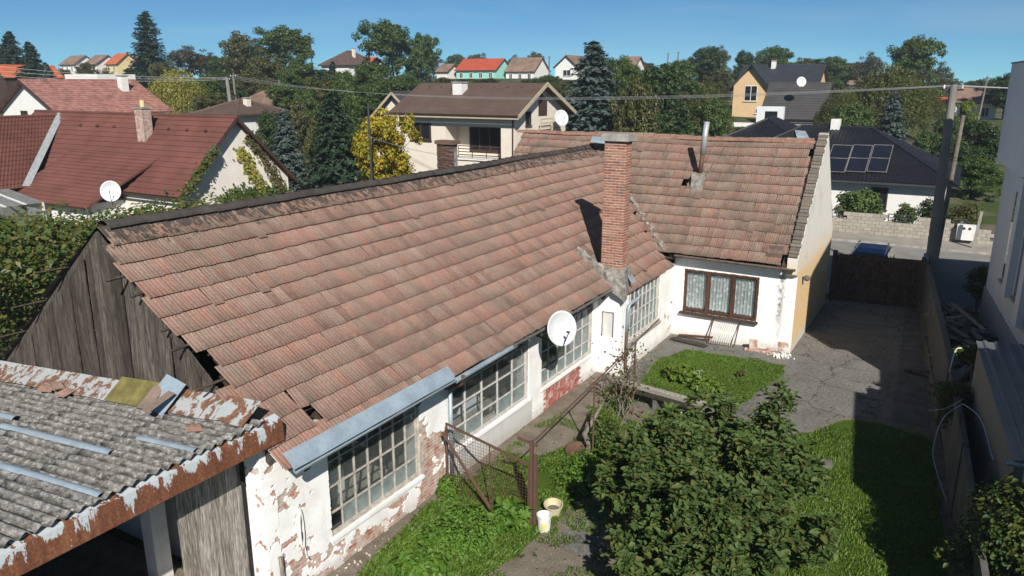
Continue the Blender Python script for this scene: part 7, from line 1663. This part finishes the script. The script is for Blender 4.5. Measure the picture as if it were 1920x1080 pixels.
blob_bush('garden_shrub', 'dark purple-green shrub left of the concrete pole', 'shrub', (-1.4, 51.2, 1.3), 1.1, 2200, 0.15, 'leaf_dark', 107, (1.0, 0.7, 1.0), False)
blob_bush('garden_shrub', 'olive shrub right of the wooden pole', 'shrub', (0.4, 50.8, 1.2), 1.1, 2200, 0.15, 'leaf_olive', 108, (1.1, 0.8, 1.0), False)
blob_bush('ivy_clump', 'dark ivy at the corner of the new grey building', 'ivy', (1.15, 33.6, 1.3), 0.7, 2200, 0.10, 'leaf_ivy', 109, (0.9, 0.8, 1.2), False)
# clipped hedge on the slope behind the black roof
r = np.random.default_rng(62); P = []; 
a = atD(1338, 242, 76); c = atD(1505, 240, 76)
for k in range(9000):
    t = r.random(); q = a.lerp(c, t); g0 = terrain(q.x, q.y); P.append((q.x+r.normal()*0.15, q.y+r.uniform(-0.7, 0.7), g0+1.9*r.random()**0.6))
P = np.array(P); bush('clipped_hedge', 'long light green clipped hedge behind the black roof', 'hedge', P, r.normal(size=(9000, 3))+np.array([0.2, -0.6, 0.8]), 0.26*(0.6+0.7*r.random(9000)), 'leaf_shrub', seed=62)

# loose stones and leaf litter on the driveway and path
b = MB(); rr = random.Random(77)
for k in range(520):
    x, y = (rr.uniform(-4.3, -0.9), rr.uniform(18.8, 32.8)) if k % 3 else (rr.uniform(-8.1, -4.6), rr.uniform(9.5, 20.0)); s_ = rr.uniform(0.010, 0.026)
    m = Matrix.Translation((x, y, 0.016)) @ Euler((rr.random()*3, rr.random()*3, rr.random()*3)).to_matrix().to_4x4(); b.obox(m, s_, s_*0.8, s_*0.6)
b.build('gravel', MAT['concrete'], label='loose grit scattered over the driveway and the path', cat='gravel', kind='stuff')
r = np.random.default_rng(78); n = 900; P = np.stack([r.uniform(-8.2, -0.9, n), r.uniform(9.5, 32, n), np.full(n, 0.03)], 1)
link('leaves', leaf_mesh('leaves', P, np.tile([0, 0, 1.0], (n, 1))+r.normal(size=(n, 3))*0.2, 0.06*(0.5+r.random(n)), six=True, seed=78), MAT['leaf_dry'], label='dry fallen leaves scattered over the yard ground', cat='leaves', kind='stuff')
# thin autumn haze
hz = MB(); hz.box(-420, 260, -40, 420, -1.2, 34); ho = hz.build('haze', None, label='thin pale haze over the village', cat='haze', kind='stuff')
hm = bpy.data.materials.new('haze'); hm.use_nodes = True; hm.node_tree.nodes.clear(); o_ = hm.node_tree.nodes.new('ShaderNodeOutputMaterial'); v_ = hm.node_tree.nodes.new('ShaderNodeVolumePrincipled')
v_.inputs['Color'].default_value = (0.80, 0.90, 1.0, 1); v_.inputs['Density'].default_value = 0.0006; v_.inputs['Anisotropy'].default_value = 0.2; hm.node_tree.links.new(v_.outputs[0], o_.inputs['Volume']); ho.data.materials.append(hm)
